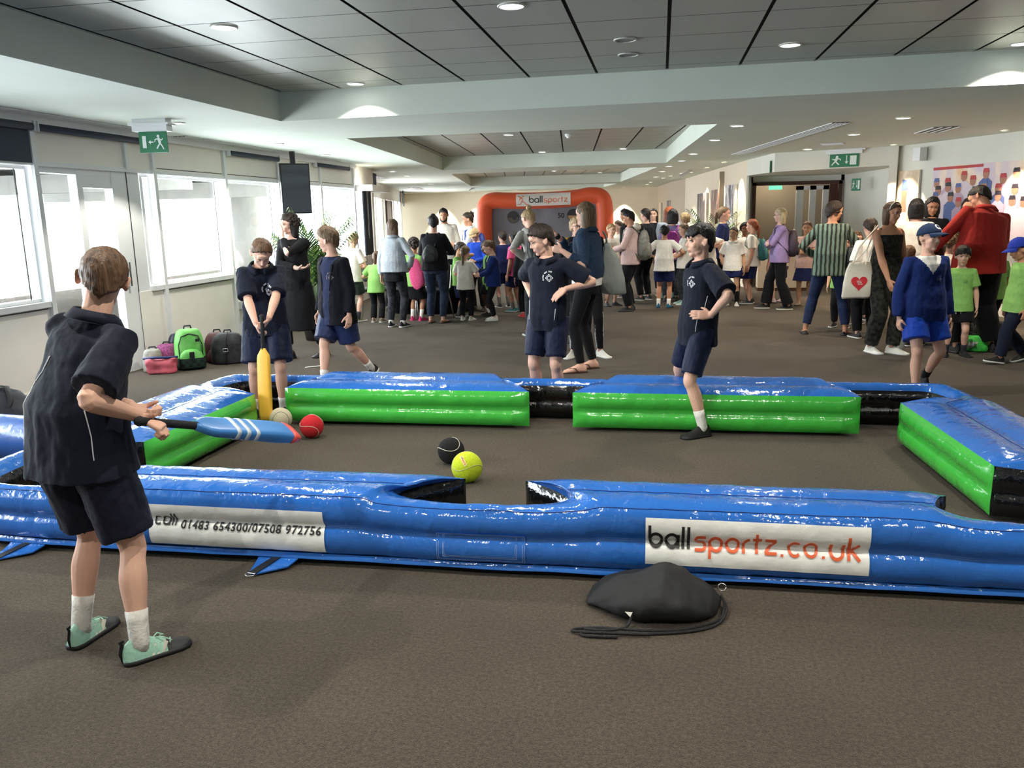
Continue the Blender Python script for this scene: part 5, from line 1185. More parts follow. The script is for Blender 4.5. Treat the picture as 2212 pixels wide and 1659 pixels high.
# --- woman in black by the palm
L0 = (-4.0, 8.75); yw = -12; H = 1.62
r = person(L0, yw, 'curly dark-haired woman in long black dress, hand on her cheek, by the palm', 'pale', 'open', .006, h_dark, age='adult', fem=True, H=H, head=(-38, 4, 0), pel=(-.01, 0),
    fl=f2l(L0, yw, H, (-3.78, 8.98), (-3.86, 8.76), .0, 0), fr=W2L(L0, yw, H, (-4.13, 8.72, 0))+(-8,),
    hl=W2L(L0, yw, H, (-4.065, 8.60, 1.365)), el=D2L(yw, (.7, -.6, -.9)), dirl=D2L(yw, (-.05, .05, 1)), thl=D2L(yw, (-.5, .6, .2)), curll=12, hr=W2L(L0, yw, H, (-3.89, 8.55, 1.03)), er=D2L(yw, (-.8, -.5, -.7)), dirr=D2L(yw, (1, .0, .05)), curlr=24)
top(r, 'black_top', c_black, .009, sleeve=1.82, hem=-.06, off=.006, bag=.006, long_r=(.038, .034, .030, .027), neck=.315, seed=52, amp=.005)
leg_cloth(r, 'long_skirt', c_black, .010, 1.28, (.008, .008), kind='skirt', flare=.02, seed=55); leg_cloth(r, 'trousers', c_black, .009, 1.75, (.008, .010), seed=56); shoes(r, s_black, lace=s_black)
hair(r, 'curly', h_dark, T=.07, front=20, nape=-50, seed=21, dense=120); hair(r, 'long', h_black, T=.03, front=52, nape=-50, seed=22, len=.95, name='back_hair')

# --- woman in the denim jacket pointing
L0 = (-.70, 8.19); yw = -100; H = 1.655
r = person(L0, yw, 'long-haired woman in blue denim jacket and black leggings, both arms out to the left', 'fair', 'open', .006, h_lbrown, age='adult', fem=True, H=H, head=(-14, 4, 0), twist=-6, bare=True,
    fl=f2l(L0, yw, H, (-.70, 8.09), (-.93, 8.02)), fr=f2l(L0, yw, H, (-.60, 8.33), (-.80, 8.26)),
    hr=W2L(L0, yw, H, (-1.02, 8.22, 1.355)), er=D2L(yw, (.3, .6, -.6)), dirr=D2L(yw, (-1, -.1, .1)), curlr=22, thr=(0, 0, 1), hl=W2L(L0, yw, H, (-.92, 7.93, 1.205)), el=D2L(yw, (.2, -.4, -1)), dirl=D2L(yw, (-.8, .1, .25)), curll=34, thl=(0, 0, 1))
top(r, 'white_vest', c_white, .010, sleeve=0, hem=-.005, off=.006, bag=.012, seed=60, amp=.003, neck=.27)
top(r, 'denim_jacket', c_denim, .0085, sleeve=1.62, hem=.045, off=.016, bag=.010, long_r=(.040, .034, .031, .030), seed=61, amp=.007, collar=True)
leg_cloth(r, 'leggings', c_black, .009, 1.94, (.002, .003), seed=63, amp=.003); shoes(r, mat('flip_flop_brown', srgb(66, 46, 38), .6), kind='flipflop')
hair(r, 'long', h_lbrown, T=.045, front=34, side=-30, nape=-60, seed=25, len=1.5)
g = MB(); S, E, Wp = r.arms[1]; d = (Wp-E).normalized(); c = lerp3(E, Wp, .86); g.tube([c-d*.012, c+d*.012], [.030, .030], 14); g.build('wrist_watch', s_black, r.root, True)

# --- boy with the cap walking towards the camera
L0 = (2.14, 7.30); yw = 12; H = 1.41
r = person(L0, yw, 'boy in navy cap and royal blue jumper walking towards the pool table', 'fair', 'open', .0055, h_brown, H=H, head=(16, -3, 0), fl=W2L(L0, yw, H, (2.24, 7.52, .09))+(5, -48), fr=W2L(L0, yw, H, (2.07, 7.10, 0))+(-6,), kl=(.1, -1, 0), curl=40, pel=(0, .0))
zc = r.sp(.318).z
def vneck(p, n): return 1 if (p.y < .02 and abs(p.x) < .098*min(1, max(0, (p.z-(zc-.135))/.13)) and n.y < .2) else 0
sh = top(r, 'jumper', c_blue, .008, sleeve=1.95, hem=-.055, off=.012, bag=.018, hemw=.006, long_r=(.045, .042, .042, .032), seed=71, amp=.009, mats=[c_blue, c_white], paintfn=vneck)
emblem(r, sh, .045, .19, .018, mat('crest_pale', srgb(150, 150, 170), .7))
leg_cloth(r, 'shorts', c_bshort, .008, .72, (.018, .034), seed=75, amp=.006); socks(r, c_black, .05); shoes(r, s_black); cap_(r, cloth('cap_navy', (34, 50, 80), bump=.1), 12, mat('emblem_white', (1, 1, 1))); hair(r, 'short', h_brown, T=.03, front=30, nape=-56, seed=3)
# ---------------------------------------------------------------- the crowd further back
c_grey = cloth('grey', (120, 118, 116)); c_pink = cloth('pink', (232, 92, 140)); c_purple = cloth('lavender', (148, 130, 180)); c_red = cloth('red', (168, 44, 38)); c_teal = mat('nylon_teal', srgb(54, 128, 136), .6); c_navyk = cloth('navy_cardigan', (28, 38, 84)); c_cream = cloth('cream', (234, 226, 214)); c_pinkg = cloth('pale_pink', (206, 176, 172))
n_black = mat('nylon_black', srgb(22, 24, 28), .55, bump=.2, bump_s=30); n_grey = mat('nylon_grey', srgb(132, 130, 122), .6, noise_s=24, noise_a=.3); n_plum = mat('nylon_plum', srgb(60, 48, 62), .6); n_blue = mat('nylon_blue', srgb(26, 56, 140), .55)
fabric_fl = cloth('dark_floral', (40, 40, 36), noise_s=26, noise_a=.9); fabric_mar = cloth('marble_leggings', (50, 52, 58), noise_s=22, noise_a=.6)
def stripes():
    m = bpy.data.materials.new('cloth_striped'); m.use_nodes = True; nt = m.node_tree; b = nt.nodes['Principled BSDF']; b.inputs['Roughness'].default_value = .85
    tc = nt.nodes.new('ShaderNodeTexCoord'); w = nt.nodes.new('ShaderNodeTexWave'); w.inputs['Scale'].default_value = 6.2; w.inputs['Distortion'].default_value = 1.2; w.inputs['Detail'].default_value = 2; w.inputs['Detail Scale'].default_value = 2
    r = nt.nodes.new('ShaderNodeValToRGB'); r.color_ramp.elements[0].color = (*srgb(30, 34, 32), 1); r.color_ramp.elements[0].position = .32; r.color_ramp.elements[1].color = (*srgb(104, 126, 112), 1); r.color_ramp.elements[1].position = .5
    nt.links.new(tc.outputs['Object'], w.inputs[0]); nt.links.new(w.outputs['Fac'], r.inputs[0]); nt.links.new(r.outputs[0], b.inputs['Base Color']); return m
m_stripe = stripes()
HS = {'k': h_black, 'd': h_dark, 'b': h_brown, 'l': h_lbrown, 'y': h_blond, 'r': h_red, 'g': h_grey}
def tee(r, m, sl=.75, hem=-.055, **k): return top(r, k.pop('nm', 't_shirt'), m, r.vox+.001, sleeve=sl, hem=hem, off=.008, bag=k.pop('bag', .013), hemw=.016, sw=(.043, .048), amp=.005, **k)
def jumper(r, m, sl=1.9, hem=-.05, **k): return top(r, k.pop('nm', 'jumper'), m, r.vox+.001, sleeve=sl, hem=hem, off=k.pop('off', .011), bag=.012, hemw=.008, long_r=k.pop('long_r', (.040, .035, .032, .028)), amp=.006, **k)
def pants(r, m, ln=1.93, off=(.006, .012), nm='trousers', **k): return leg_cloth(r, nm, m, r.vox+.001, ln, off, **k)
def shorts_(r, m, ln=.78, **k): return leg_cloth(r, 'shorts', m, r.vox+.001, ln, (.016, .030), **k)
def kid(x, y, H, yaw, label, hs, hc='b', skin='fair', age='kid', head=(0, 0, 0), vox=.0095, face=None, hk=None, **kw):
    f = face if face is not None else 'open'
    r = person((x, y), yaw, label, skin, f, vox, HS[hc], H=H, age=age, head=head, **kw); r.T_ = None
    if hs: hair(r, hs, HS[hc], seed=int(abs(x*7+y*3)), **(hk or {}))
    return r
# arms presets, in local body heights
FOLD = dict(hl=(-.055, -.125, .635), hr=(.055, -.135, .655), el=(1, -.2, -.7), er=(-1, -.2, -.7), dirl=(-1, -.1, 0), dirr=(1, -.1, 0), thl=(0, 0, 1), thr=(0, 0, 1))
def FRONT(z=.60, w=.03, y=-.17): return dict(hl=(w, y, z), hr=(-w, y, z), el=(1, .5, -.6), er=(-1, .5, -.6), dirl=(-.4, -1, 0), dirr=(.4, -1, 0), thl=(0, 0, 1), thr=(0, 0, 1), curl=40)
# ---- left group round the table
r = kid(-4.60, 12.0, 1.34, 160, 'girl with two blond braids in white t-shirt, seen from behind beside the palm', 'braids', 'y', head=(10, 12, 0), lean=8, **FRONT()); tee(r, c_cream); shorts_(r, c_dgreen, .8); socks(r, c_charcoal, .07); shoes(r, cloth('khaki_shoe', (120, 116, 92)), s_sole)
r = kid(-4.20, 11.92, 1.07, 176, 'small girl in lime t-shirt with brown ponytail, leaning on the table', 'pony', 'b', age='small', head=(0, 14, 0), lean=10, hk=dict(len=.9), **FRONT(.62, .12)); tee(r, c_green); pants(r, c_black, flare=.01); shoes(r, cloth('tan_shoe', (150, 136, 116)), s_sole)
r = kid(-4.44, 13.35, 1.22, 170, 'blond child half hidden behind the light denim jacket', 'long', 'y', age='small', hk=dict(len=.8)); tee(r, c_green); pants(r, c_black); shoes(r, s_black)
r = kid(-3.72, 11.38, 1.52, 172, 'woman in pale denim jacket and marbled leggings, back to the camera', 'bob', 'b', age='adult', fem=True, vox=.008, head=(6, 4, 0), hk=dict(len=1.2, T=.05), hr=(-.13, -.06, .56), er=(-1, .6, -.2)); jumper(r, c_ltdenim, hem=.0, nm='denim_jacket', off=.016, collar=True); top(r, 'black_top', c_black, r.vox+.001, sleeve=0, hem=-.09, off=.003, bag=.006, neck=.2, amp=.003); pants(r, fabric_mar, off=(.006, .006)); socks(r, c_white, .05); shoes(r, mat('runner_black', srgb(30, 32, 38), .6), s_sole, lace=s_white)
r = kid(-3.64, 12.12, 1.24, 168, 'curly-haired child in lime shirt with pink jacket on the back', 'curly', 'd', skin='tan', age='small', head=(35, 6, 0), hk=dict(T=.06, dense=110)); tee(r, c_green); leg_cloth(r, 'skirt', c_black, .0105, .95, (.012, .02), kind='skirt', flare=.03); socks(r, c_white, .10); shoes(r, cloth('pink_shoe', (226, 70, 130)), cloth('pink_shoe', (226, 70, 130)))
o = worn(r, 'jacket', 'bright pink jacket hanging from the shoulder of the curly-haired child', 'jacket'); g = MB(); g.rings([[V(p)*r.H for p in q] for q in (((-.10, .06, .76), (.0, .10, .78), (.0, .12, .76), (-.11, .09, .74)), ((-.16, .05, .62), (.02, .12, .62), (.03, .15, .60), (-.16, .10, .60)), ((-.20, .06, .50), (.0, .13, .44), (.0, .15, .44), (-.20, .10, .48)), ((-.17, .06, .45), (-.08, .12, .37), (-.08, .14, .37), (-.17, .09, .44)))]); me = g.mesh('jacket_cloth'); ob = link('jacket_cloth', me, c_pink, o); sb = ob.modifiers.new('s', 'SUBSURF'); sb.levels = 1; sb.render_levels = 1
r = kid(-3.25, 11.84, 1.56, 176, 'woman in black jumper with small black backpack, back to the camera', 'short', 'k', age='adult', fem=True, vox=.008, head=(20, 6, 0), bulk=1.08, hk=dict(T=.07, nape=-40), **FRONT(.66, .05)); hair(r, 'bun', h_black, T=.05, at=(0, .1, .52), name='hair_bun'); jumper(r, c_black, hem=-.02); pants(r, cloth('washed_jeans', (44, 54, 74), noise_s=20, noise_a=.3), off=(.005, .006)); shoes(r, cloth('tan_shoe2', (150, 96, 66)), kind='flat')
backpack(r, n_black, 'small black backpack with a ring buckle on the woman in the black jumper', w=.075, h=.17, d=.05, z=.19)
r = kid(-3.80, 14.6, 1.68, 6, 'bearded man in white shirt facing the camera behind the table', 'quiff', 'k', skin='tan', age='adult', vox=.009, head=(-4, 10, 0)); jumper(r, c_cream, nm='shirt'); pants(r, c_black); shoes(r, s_black); g = MB(); q = [r.hc+r.HM @ (V(p)*r.hh) for p in ((.27, -.02, -.18), (.22, -.14, -.34), (.1, -.27, -.42), (0, -.31, -.44), (-.1, -.27, -.42), (-.22, -.14, -.34), (-.27, -.02, -.18))]; g.tube(q, [.05*r.hh, .07*r.hh, .075*r.hh, .08*r.hh, .075*r.hh, .07*r.hh, .05*r.hh], 10); g.build('beard', h_black, r.root, True)
r = kid(-3.20, 14.0, 1.60, -68, 'woman with messy high ponytail and white denim jacket looking left', 'puff', 'd', skin='tan', age='adult', fem=True, vox=.0085, head=(-4, 8, 0), **FRONT(.66)); jumper(r, cloth('white_denim', (200, 204, 210)), nm='denim_jacket', collar=True); pants(r, c_charcoal); shoes(r, s_black); backpack(r, n_blue, 'royal blue backpack on the woman in the white denim jacket', w=.09, h=.24)
r = kid(-2.95, 13.4, 1.36, -10, 'child in beige flat cap and blue jacket looking down at the table', 'short', 'y', age='kid', head=(-14, 26, 0), vox=.009, **FRONT()); jumper(r, cloth('bright_blue', (36, 76, 190)), nm='jacket'); pants(r, c_charcoal); shoes(r, s_black); cap_(r, cloth('beige_cap', (196, 170, 130)), 0)
r = kid(-3.08, 12.6, 1.16, 84, 'small girl in lime shirt with hand at her face, turned right', 'pony', 'd', skin='olive', age='small', head=(4, 20, 0), hk=dict(len=.5), hl=(.03, -.12, .82), dirl=(0, .2, 1), hr=(-.04, -.16, .6)); tee(r, c_green); leg_cloth(r, 'skirt', c_navyk, .0105, .95, (.012, .02), kind='skirt', flare=.03); socks(r, c_grey, .15); shoes(r, s_black, s_sole)
r = kid(-2.87, 12.14, 1.11, 174, 'small girl with long fair ponytail in white t-shirt and black trousers, from behind', 'pony', 'l', age='small', head=(-10, 10, 0), hk=dict(len=1.6), **FRONT(.62, .06)); tee(r, c_cream); pants(r, c_black); shoes(r, s_white, s_sole)
r = kid(-2.62, 12.72, 1.17, -66, 'small child with tied black hair, lime vest and navy cardigan', 'pony', 'k', skin='dark', age='small', head=(-14, 14, 0), hk=dict(len=.35, up=.2), **FRONT(.6)); tee(r, c_green, .3, -.12); jumper(r, c_navyk, nm='cardigan', hem=-.04, mats=[c_navyk, c_green], paintfn=lambda p, n: 1 if (p.y < 0 and abs(p.x) < .07 and n.y < -.2) else 0); leg_cloth(r, 'skirt', c_black, .0105, .8, (.010, .02), kind='skirt', flare=.02); socks(r, c_white, .06); shoes(r, s_black)
r = kid(-2.44, 12.15, 1.20, -80, 'child in royal blue jumper and black leggings looking down, white trainers', 'pony', 'b', age='small', head=(0, 28, 0), hk=dict(len=.5, up=.2), **FRONT(.56)); jumper(r, c_blue); pants(r, c_black, off=(.004, .004)); shoes(r, s_white, s_sole)
r = kid(-2.62, 13.9, 1.28, -150, 'dark-haired child in navy behind the blue jumper child', 'short', 'd', head=(10, 0, 0)); jumper(r, c_navyk); shorts_(r, c_navyk); socks(r, c_grey, .12); shoes(r, s_black, s_sole)
r = kid(-2.30, 13.3, 1.28, -120, 'child in pink top and navy shorts with teal shoes', 'long', 'k', skin='tan', head=(0, 10, 0), hk=dict(len=.8)); tee(r, c_pink); shorts_(r, c_navyk); socks(r, c_grey, .08); shoes(r, c_teal, s_sole)
r = kid(-2.0, 12.55, 1.26, -165, 'child with coral trainers behind the black rucksack', 'short', 'd', head=(0, 10, 0)); jumper(r, c_charcoal); pants(r, c_black); shoes(r, cloth('coral_shoe', (226, 74, 88)), cloth('coral_sole', (226, 104, 110)))
# ---- middle
r = kid(-1.52, 10.6, 1.66, -158, 'woman with blond bun in grey hoodie bending left, hand on hip', 'bun', 'y', age='adult', fem=True, vox=.0075, lean=24, side=8, head=(28, 0, 0), hl=(.10, -.02, .60), el=(1, .6, .3), dirl=(-.6, -.3, -.3), hr=(-.06, -.26, .62), er=(-1, 0, -.6), fl=(.09, .03, 0, 10), fr=(-.05, -.02, 0, -10)); jumper(r, c_hoodgrey, nm='hoodie'); g = MB(); g.tube([r.sp(.30)+V((x*r.H, y*r.H, z*r.H)) for x, y, z in ((-.055, -.02, .01), (-.05, .05, .0), (0, .075, -.01), (.05, .05, .0), (.055, -.02, .01))], .026*r.H, 12); g.build('hood', c_hoodgrey, r.root, True); pants(r, c_charcoal, off=(.004, .005)); shoes(r, mat('runner_black', srgb(30, 32, 38), .6), s_sole, lace=s_white)
backpack(r, n_black, 'large black rucksack on the bending woman in the grey hoodie', w=.115, h=.34, d=.085, z=.17)
r = kid(-1.12, 11.3, 1.50, 175, 'blond child in yellow and grey, back turned, behind the boy in the middle', 'bob', 'y', head=(-40, 0, 0), hk=dict(len=.55)); jumper(r, c_hoodgrey, nm='hoodie', mats=[c_hoodgrey, cloth('yellow', (226, 180, 40))], paintfn=lambda p, n: 1 if p.z > 1.16 else 0); shorts_(r, c_navyk); socks(r, c_white, .05); shoes(r, cloth('green_shoe', (70, 106, 98)), s_sole)
r = kid(-.98, 10.1, 1.51, 14, 'fair-haired child in glasses facing the camera behind the denim jacket woman', 'fringe', 'y', head=(0, 0, 0), hk=dict(front=8)); glasses(r); tee(r, c_black); pants(r, c_black); shoes(r, s_black)
r = kid(-.80, 9.05, 1.56, 10, 'woman facing the camera, hair tied back, black top and silver-panel leggings', 'short', 'd', age='adult', fem=True, vox=.007, head=(14, 2, 0), fl=(.10, -.03, 0, 30), fr=(-.09, -.03, 0, -30)); jumper(r, c_black); pants(r, c_black, off=(.003, .004), mats=[c_black, cloth('silver_panel', (150, 152, 158))], paintfn=lambda p, n: 1 if p.z < .5 and abs(n.x) > .75 and abs(p.x) > .09 else 0); shoes(r, s_white, s_sole)
r = kid(-.82, 14.1, 1.36, 40, 'fair-haired child behind the grey carrier bag', 'short', 'y', head=(0, 0, 0)); tee(r, c_cream); shorts_(r, c_grey); shoes(r, s_black)
r = kid(-.78, 16.2, 1.38, -60, 'boy in white shirt beside the foot of the orange arch', 'quiff', 'b', head=(-10, 0, 0), vox=.011); tee(r, c_cream); pants(r, c_charcoal); shoes(r, s_black)
r = kid(-.46, 13.34, 1.57, -96, 'person in pale pink hooded top and black trousers, in profile to the left', 'quiff', 'k', skin='tan', age='adult', vox=.008, head=(0, 12, 0), bulk=1.05, **FRONT(.62)); jumper(r, c_pinkg, nm='hoodie'); g = MB(); g.ell(r.sp(.31)+V((0, .055*r.H, .01*r.H)), .065*r.H, .045*r.H, .04*r.H); g.build('hood', c_cream, r.root, True); pants(r, c_black, off=(.012, .02)); shoes(r, s_black)
backpack(r, n_grey, 'worn grey rucksack on the person in the pale pink hooded top', w=.105, h=.30, d=.09, z=.20)
r = kid(-.62, 15.6, 1.60, -85, 'person in black with short black hair at the far end of the queue', 'quiff', 'k', skin='tan', age='adult', vox=.010, head=(0, 4, 0)); jumper(r, c_black); pants(r, c_black); shoes(r, s_black, s_white)
r = kid(-.26, 15.0, 1.60, -130, 'woman with tied brown hair just behind the pink hooded top', 'bun', 'd', age='adult', fem=True, vox=.010, head=(0, 0, 0), hk=dict(at=(0, .35, .25))); jumper(r, c_black); pants(r, c_black); shoes(r, s_black, s_white)
r = kid(-.14, 15.9, 1.60, -8, 'long-haired young woman in black hoodie and leggings, facing the camera', 'long', 'd', age='adult', fem=True, vox=.009, head=(4, 0, 0), hk=dict(len=1.2)); jumper(r, c_black, nm='hoodie'); pants(r, c_black, off=(.003, .004), ln=1.82); shoes(r, s_black, s_sole, lace=s_white)
r = kid(.14, 15.4, 1.62, 176, 'red-haired woman seen from behind with a purple sequinned rucksack', 'long', 'r', age='adult', fem=True, vox=.009, head=(-30, 0, 0), hk=dict(len=1.5, T=.06)); jumper(r, c_ltdenim); pants(r, fabric_mar); shoes(r, cloth('mint_shoe', (150, 190, 180)), s_sole)
r2 = kid(.20, 14.8, 1.58, 178, 'person with straight black hair behind the boy in the black cap', 'long', 'k', age='kid', vox=.010, hk=dict(len=.8)); jumper(r2, c_purple); pants(r2, fabric_mar); shoes(r2, s_black); backpack(r2, mat('sequin_purple', srgb(150, 60, 140), .3, metal=.5, noise_s=50, noise_a=.6), 'purple sequinned rucksack among the queue by the pictures', w=.09, h=.25)
r = kid(.06, 13.74, 1.33, 172, 'boy in black cap, white t-shirt, navy shorts and blue trainers, from behind', 'short', 'k', skin='tan', head=(10, 4, 0), vox=.0085, hr=(-.15, -.12, .62), hl=(.15, -.12, .62)); cap_(r, n_black, 4); tee(r, c_white); shorts_(r, c_navyk, .72); socks(r, c_white, .07); shoes(r, cloth('blue_shoe', (40, 104, 140)), s_black)
r = kid(.40, 14.3, 1.34, -80, 'girl in white t-shirt holding a yellow snack, left of the black-haired boy', 'long', 'l', head=(0, 6, 0), hk=dict(len=.7), **FRONT(.60)); tee(r, c_white); pants(r, fabric_mar); shoes(r, cloth('mint_shoe', (150, 190, 180)), s_sole)
r = kid(.42, 15.2, 1.52, -150, 'blond woman half hidden by the black-haired boy', 'bob', 'y', age='adult', vox=.011, hk=dict(len=.6)); jumper(r, c_hoodgrey); pants(r, c_black); shoes(r, s_black)
r = kid(.78, 14.55, 1.34, 16, 'girl in glasses and white t-shirt with one arm across her chest', 'short', 'd', skin='fair', vox=.008, head=(4, 4, 0), hk=dict(T=.03), hr=(.06, -.13, .74), er=(-1, -.3, 0), dirr=(1, 0, 0), hl=(.02, -.14, .70), el=(1, -.4, .1), dirl=(-1, -.2, .1)); glasses(r); tee(r, c_white); shorts_(r, c_navyk); socks(r, c_black, .14); shoes(r, s_black)
r = kid(1.05, 15.0, 1.60, 80, 'tall girl with swept-back ponytail in navy, looking right, by the potted palm', 'pony', 'l', vox=.009, head=(10, 0, 0), hk=dict(len=.7)); tee(r, c_navyk, nm='polo_shirt'); pants(r, c_black); shoes(r, s_black)
r = kid(1.17, 14.10, 1.27, -14, 'girl in white polo, navy shorts and black knee socks facing the camera', 'pony', 'd', skin='olive', vox=.008, head=(-16, 0, 0), hk=dict(len=.3), hr=(-.10, -.03, .50)); tee(r, c_white, nm='polo_shirt', collar=True); shorts_(r, c_navyk, .6); socks(r, c_black, .16); shoes(r, s_white, s_sole)
r = kid(1.42, 14.9, 1.32, -10, 'dark-haired child hidden between the two girls in white', 'afro', 'k', skin='brown', vox=.011, hk=dict(T=.05, dense=60)); tee(r, c_white); shorts_(r, c_navyk); socks(r, c_grey, .1); shoes(r, s_black)
r = kid(1.50, 14.42, 1.38, -104, 'red-haired girl in white t-shirt and navy shorts facing left', 'pony', 'r', vox=.008, head=(-4, 0, 0), hk=dict(len=1.2, up=.0, T=.07), bulk=1.1); tee(r, c_white); leg_cloth(r, 'skort', c_navyk, .009, .85, (.012, .02), kind='skirt', flare=.03); shoes(r, s_black, s_sole); backpack(r, c_teal, 'teal rucksack on the red-haired girl', w=.09, h=.26)
r = kid(1.83, 13.56, 1.555, -92, 'woman with ash blond hair and glasses in lavender top and black flared trousers', 'bob', 'g', skin='pale', age='adult', fem=True, vox=.0075, head=(-6, 0, 0), hk=dict(len=.85, T=.06, side=-25), fl=(.05, .10, 0, 0), fr=(-.05, -.11, 0, 0), **FOLD); glasses(r); jumper(r, c_purple, nm='top'); pants(r, c_black, off=(.008, .020), ln=1.95, flare=.014); shoes(r, s_black, s_sole); backpack(r, n_plum, 'dark plum rucksack slung on the woman in the lavender top', w=.10, h=.27, side=.02)
r = kid(2.31, 14.1, 1.34, -12, 'brown-haired girl with folded arms in pink-grey t-shirt and navy skirt', 'pony', 'b', skin='olive', vox=.0085, head=(-8, 4, 0), hk=dict(len=.8), **FOLD); tee(r, c_pinkg); leg_cloth(r, 'skirt', c_navyk, .0095, .85, (.012, .02), kind='skirt', flare=.04); shoes(r, cloth('tan_shoe3', (150, 130, 112)))
r = kid(1.95, 14.5, 1.35, -150, 'child standing half behind the lavender-top woman, bare legs and pale shoes', 'short', 'b', vox=.011); tee(r, c_cream); leg_cloth(r, 'skirt', c_navyk, .011, .85, (.012, .02), kind='skirt', flare=.04); shoes(r, c_pinkg)
# ---- right
r = kid(2.06, 10.82, 1.62, 168, 'woman in green and black striped jacket and blue jeans, legs apart, looking right', 'afro', 'd', skin='tan', age='adult', fem=True, vox=.007, head=(-62, 6, 0), bulk=1.06, hk=dict(T=.04, dense=70), fl=(.155, .02, 0, 10), fr=(-.135, .03, 0, -25), hl=(.12, -.10, .60), hr=(-.12, -.16, .62), el=(1, .4, -.5), er=(-1, .4, -.5)); jumper(r, m_stripe, nm='striped_jacket', hem=-.07); pants(r, c_jeans, off=(.004, .005), ln=1.85); shoes(r, s_black, kind='flat')
o = worn(r, 'handbag', 'black handbag hanging at the right side of the striped jacket', 'handbag'); g = MB(); q = r.H; g.sweep([(V((-.145*q, .0, z*q)), V((.028*q, 0, 0)), V((0, w*q, 0))) for z, w in ((.50, .075), (.505, .09), (.60, .085), (.66, .06), (.665, .05))], 18, 3.5); g.build('bag_body', n_black, o, True); g = MB(); g.tube([V((-.145*q, -.05*q, .655*q)), V((-.11*q, -.03*q, .80*q)), V((-.11*q, .03*q, .80*q)), V((-.145*q, .05*q, .655*q))], .005*q, 8); g.build('bag_strap', n_black, o, True)
r = kid(2.36, 11.5, 1.22, -20, 'child in lime shirt and black trousers standing behind the striped jacket', 'curly', 'b', vox=.0095, age='small', head=(20, 10, 0), hk=dict(T=.05)); tee(r, c_green); pants(r, c_black); shoes(r, mat('runner_black', srgb(30, 32, 38), .6), s_sole)
r = kid(2.36, 9.42, 1.60, 28, 'tanned woman in sleeveless dark floral jumpsuit and white trainers, hairband on', 'long', 'b', skin='tan', age='adult', fem=True, vox=.0065, head=(6, 10, 0), hk=dict(len=.85, front=30), hl=(.10, -.05, .50), hr=(-.08, -.12, .50), fl=(.05, -.05, 0, 20), fr=(-.05, .04, 0, -5)); top(r, 'jumpsuit_top', fabric_fl, .009, sleeve=0, hem=-.04, off=.006, bag=.006, neck=.27, amp=.004); pants(r, fabric_fl, off=(.014, .022), nm='jumpsuit_legs', waist=.12); shoes(r, s_white, s_sole, w=1.1); g = MB(); g.tube([r.hc+r.HM @ (V((.37*math.sin(R(a)), -.10, .13+.42*math.cos(R(a))))*r.hh) for a in range(-80, 81, 16)], [(.03*r.hh, .012*r.hh)]*11, 6); g.build('hairband', s_white, r.root, True)
o = worn(r, 'tote_bag', 'white canvas tote bag with a red heart on the tanned woman\'s shoulder', 'bag'); q = r.H; cx = V((-.185*q, .03*q, 0)); g = MB(); A = V((.95, -.30, 0)).normalized(); Bn = V((.30, .95, 0)).normalized()
g.sweep([(cx+V((-.01*q*k, 0, z*q)), A*(w*q), Bn*(t*q)) for k, z, w, t in ((2, .375, .088, .006), (1.8, .39, .094, .016), (1, .48, .094, .022), (.4, .56, .085, .018), (0, .615, .070, .007))], 24, 3.5); me = g.mesh('bag_body'); wrinkle(me, .006, (9, 9, 9), 4); tb = link('bag_body', me, mat('canvas', srgb(226, 220, 206), .9, bump=.2, bump_s=60), o)
for e in (.045, -.045): g = MB(); p0 = cx+V((0, 0, .61*q))+A*(e*q); g.tube([p0, p0+V((.03*q, -.01*q, .10*q)), r.sh[1]+V((.0, e*.3*q, .046*q)), cx+V((.05*q, 0, .70*q)), p0+V((.02*q, .02*q, 0))], [(.007*q, .002*q)]*5, 6); g.build('bag_handle', MATS['canvas'], o, True)
hp = [(.0054*16*math.sin(R(a))**3, .0054*(13*math.cos(R(a))-5*math.cos(R(2*a))-2*math.cos(R(3*a))-math.cos(R(4*a)))) for a in range(4, 360, 8)]
decal('heart_print', [(hp, 0)], bvh(me), cx+V((-.008*q, 0, .48*q)), A, (0, 0, 1), mat('heart_red', srgb(208, 48, 56), .8), tb, .003, .02, .1)
ws = []
for k, (a, b) in enumerate(((-.028, .012), (-.022, -.004), (-.014, -.020))):
    for j in range(4): ws.append(rect(a+j*.013, b, a+j*.013+.008, b+.010, 0))
decal('heart_lettering', ws, bvh(me), cx+V((-.008*q, 0, .48*q)), A, (0, 0, 1), s_white, tb, .006, 0, .1)
r = kid(2.44, 10.5, 1.42, -170, 'person in black trousers behind the white tote bag', 'short', 'd', vox=.010, head=(0, 10, 0)); tee(r, c_white, .85); pants(r, c_black, off=(.01, .014)); shoes(r, mat('runner_black', srgb(30, 32, 38), .6), s_sole)
r = kid(2.95, 10.6, 1.63, 168, 'black-haired person in white top just right of the tanned woman', 'long', 'k', age='adult', fem=True, vox=.010, head=(0, 4, 0), hk=dict(len=.8)); tee(r, c_white, .9); pants(r, c_black); shoes(r, s_black, s_sole)
r = kid(3.35, 11.4, 1.66, -16, 'dark-haired woman with downcast face in front of the narrow poster', 'long', 'k', skin='tan', age='adult', fem=True, vox=.008, head=(10, 16, 0), hk=dict(len=.9)); jumper(r, c_black); pants(r, c_black); shoes(r, s_black)
r = kid(3.62, 10.9, 1.63, -18, 'woman with long black hair facing the camera below the team poster', 'long', 'k', skin='olive', age='adult', fem=True, vox=.0075, head=(-4, 4, 0), hk=dict(len=1.3, front=34)); jumper(r, c_charcoal); pants(r, c_black); shoes(r, s_black)
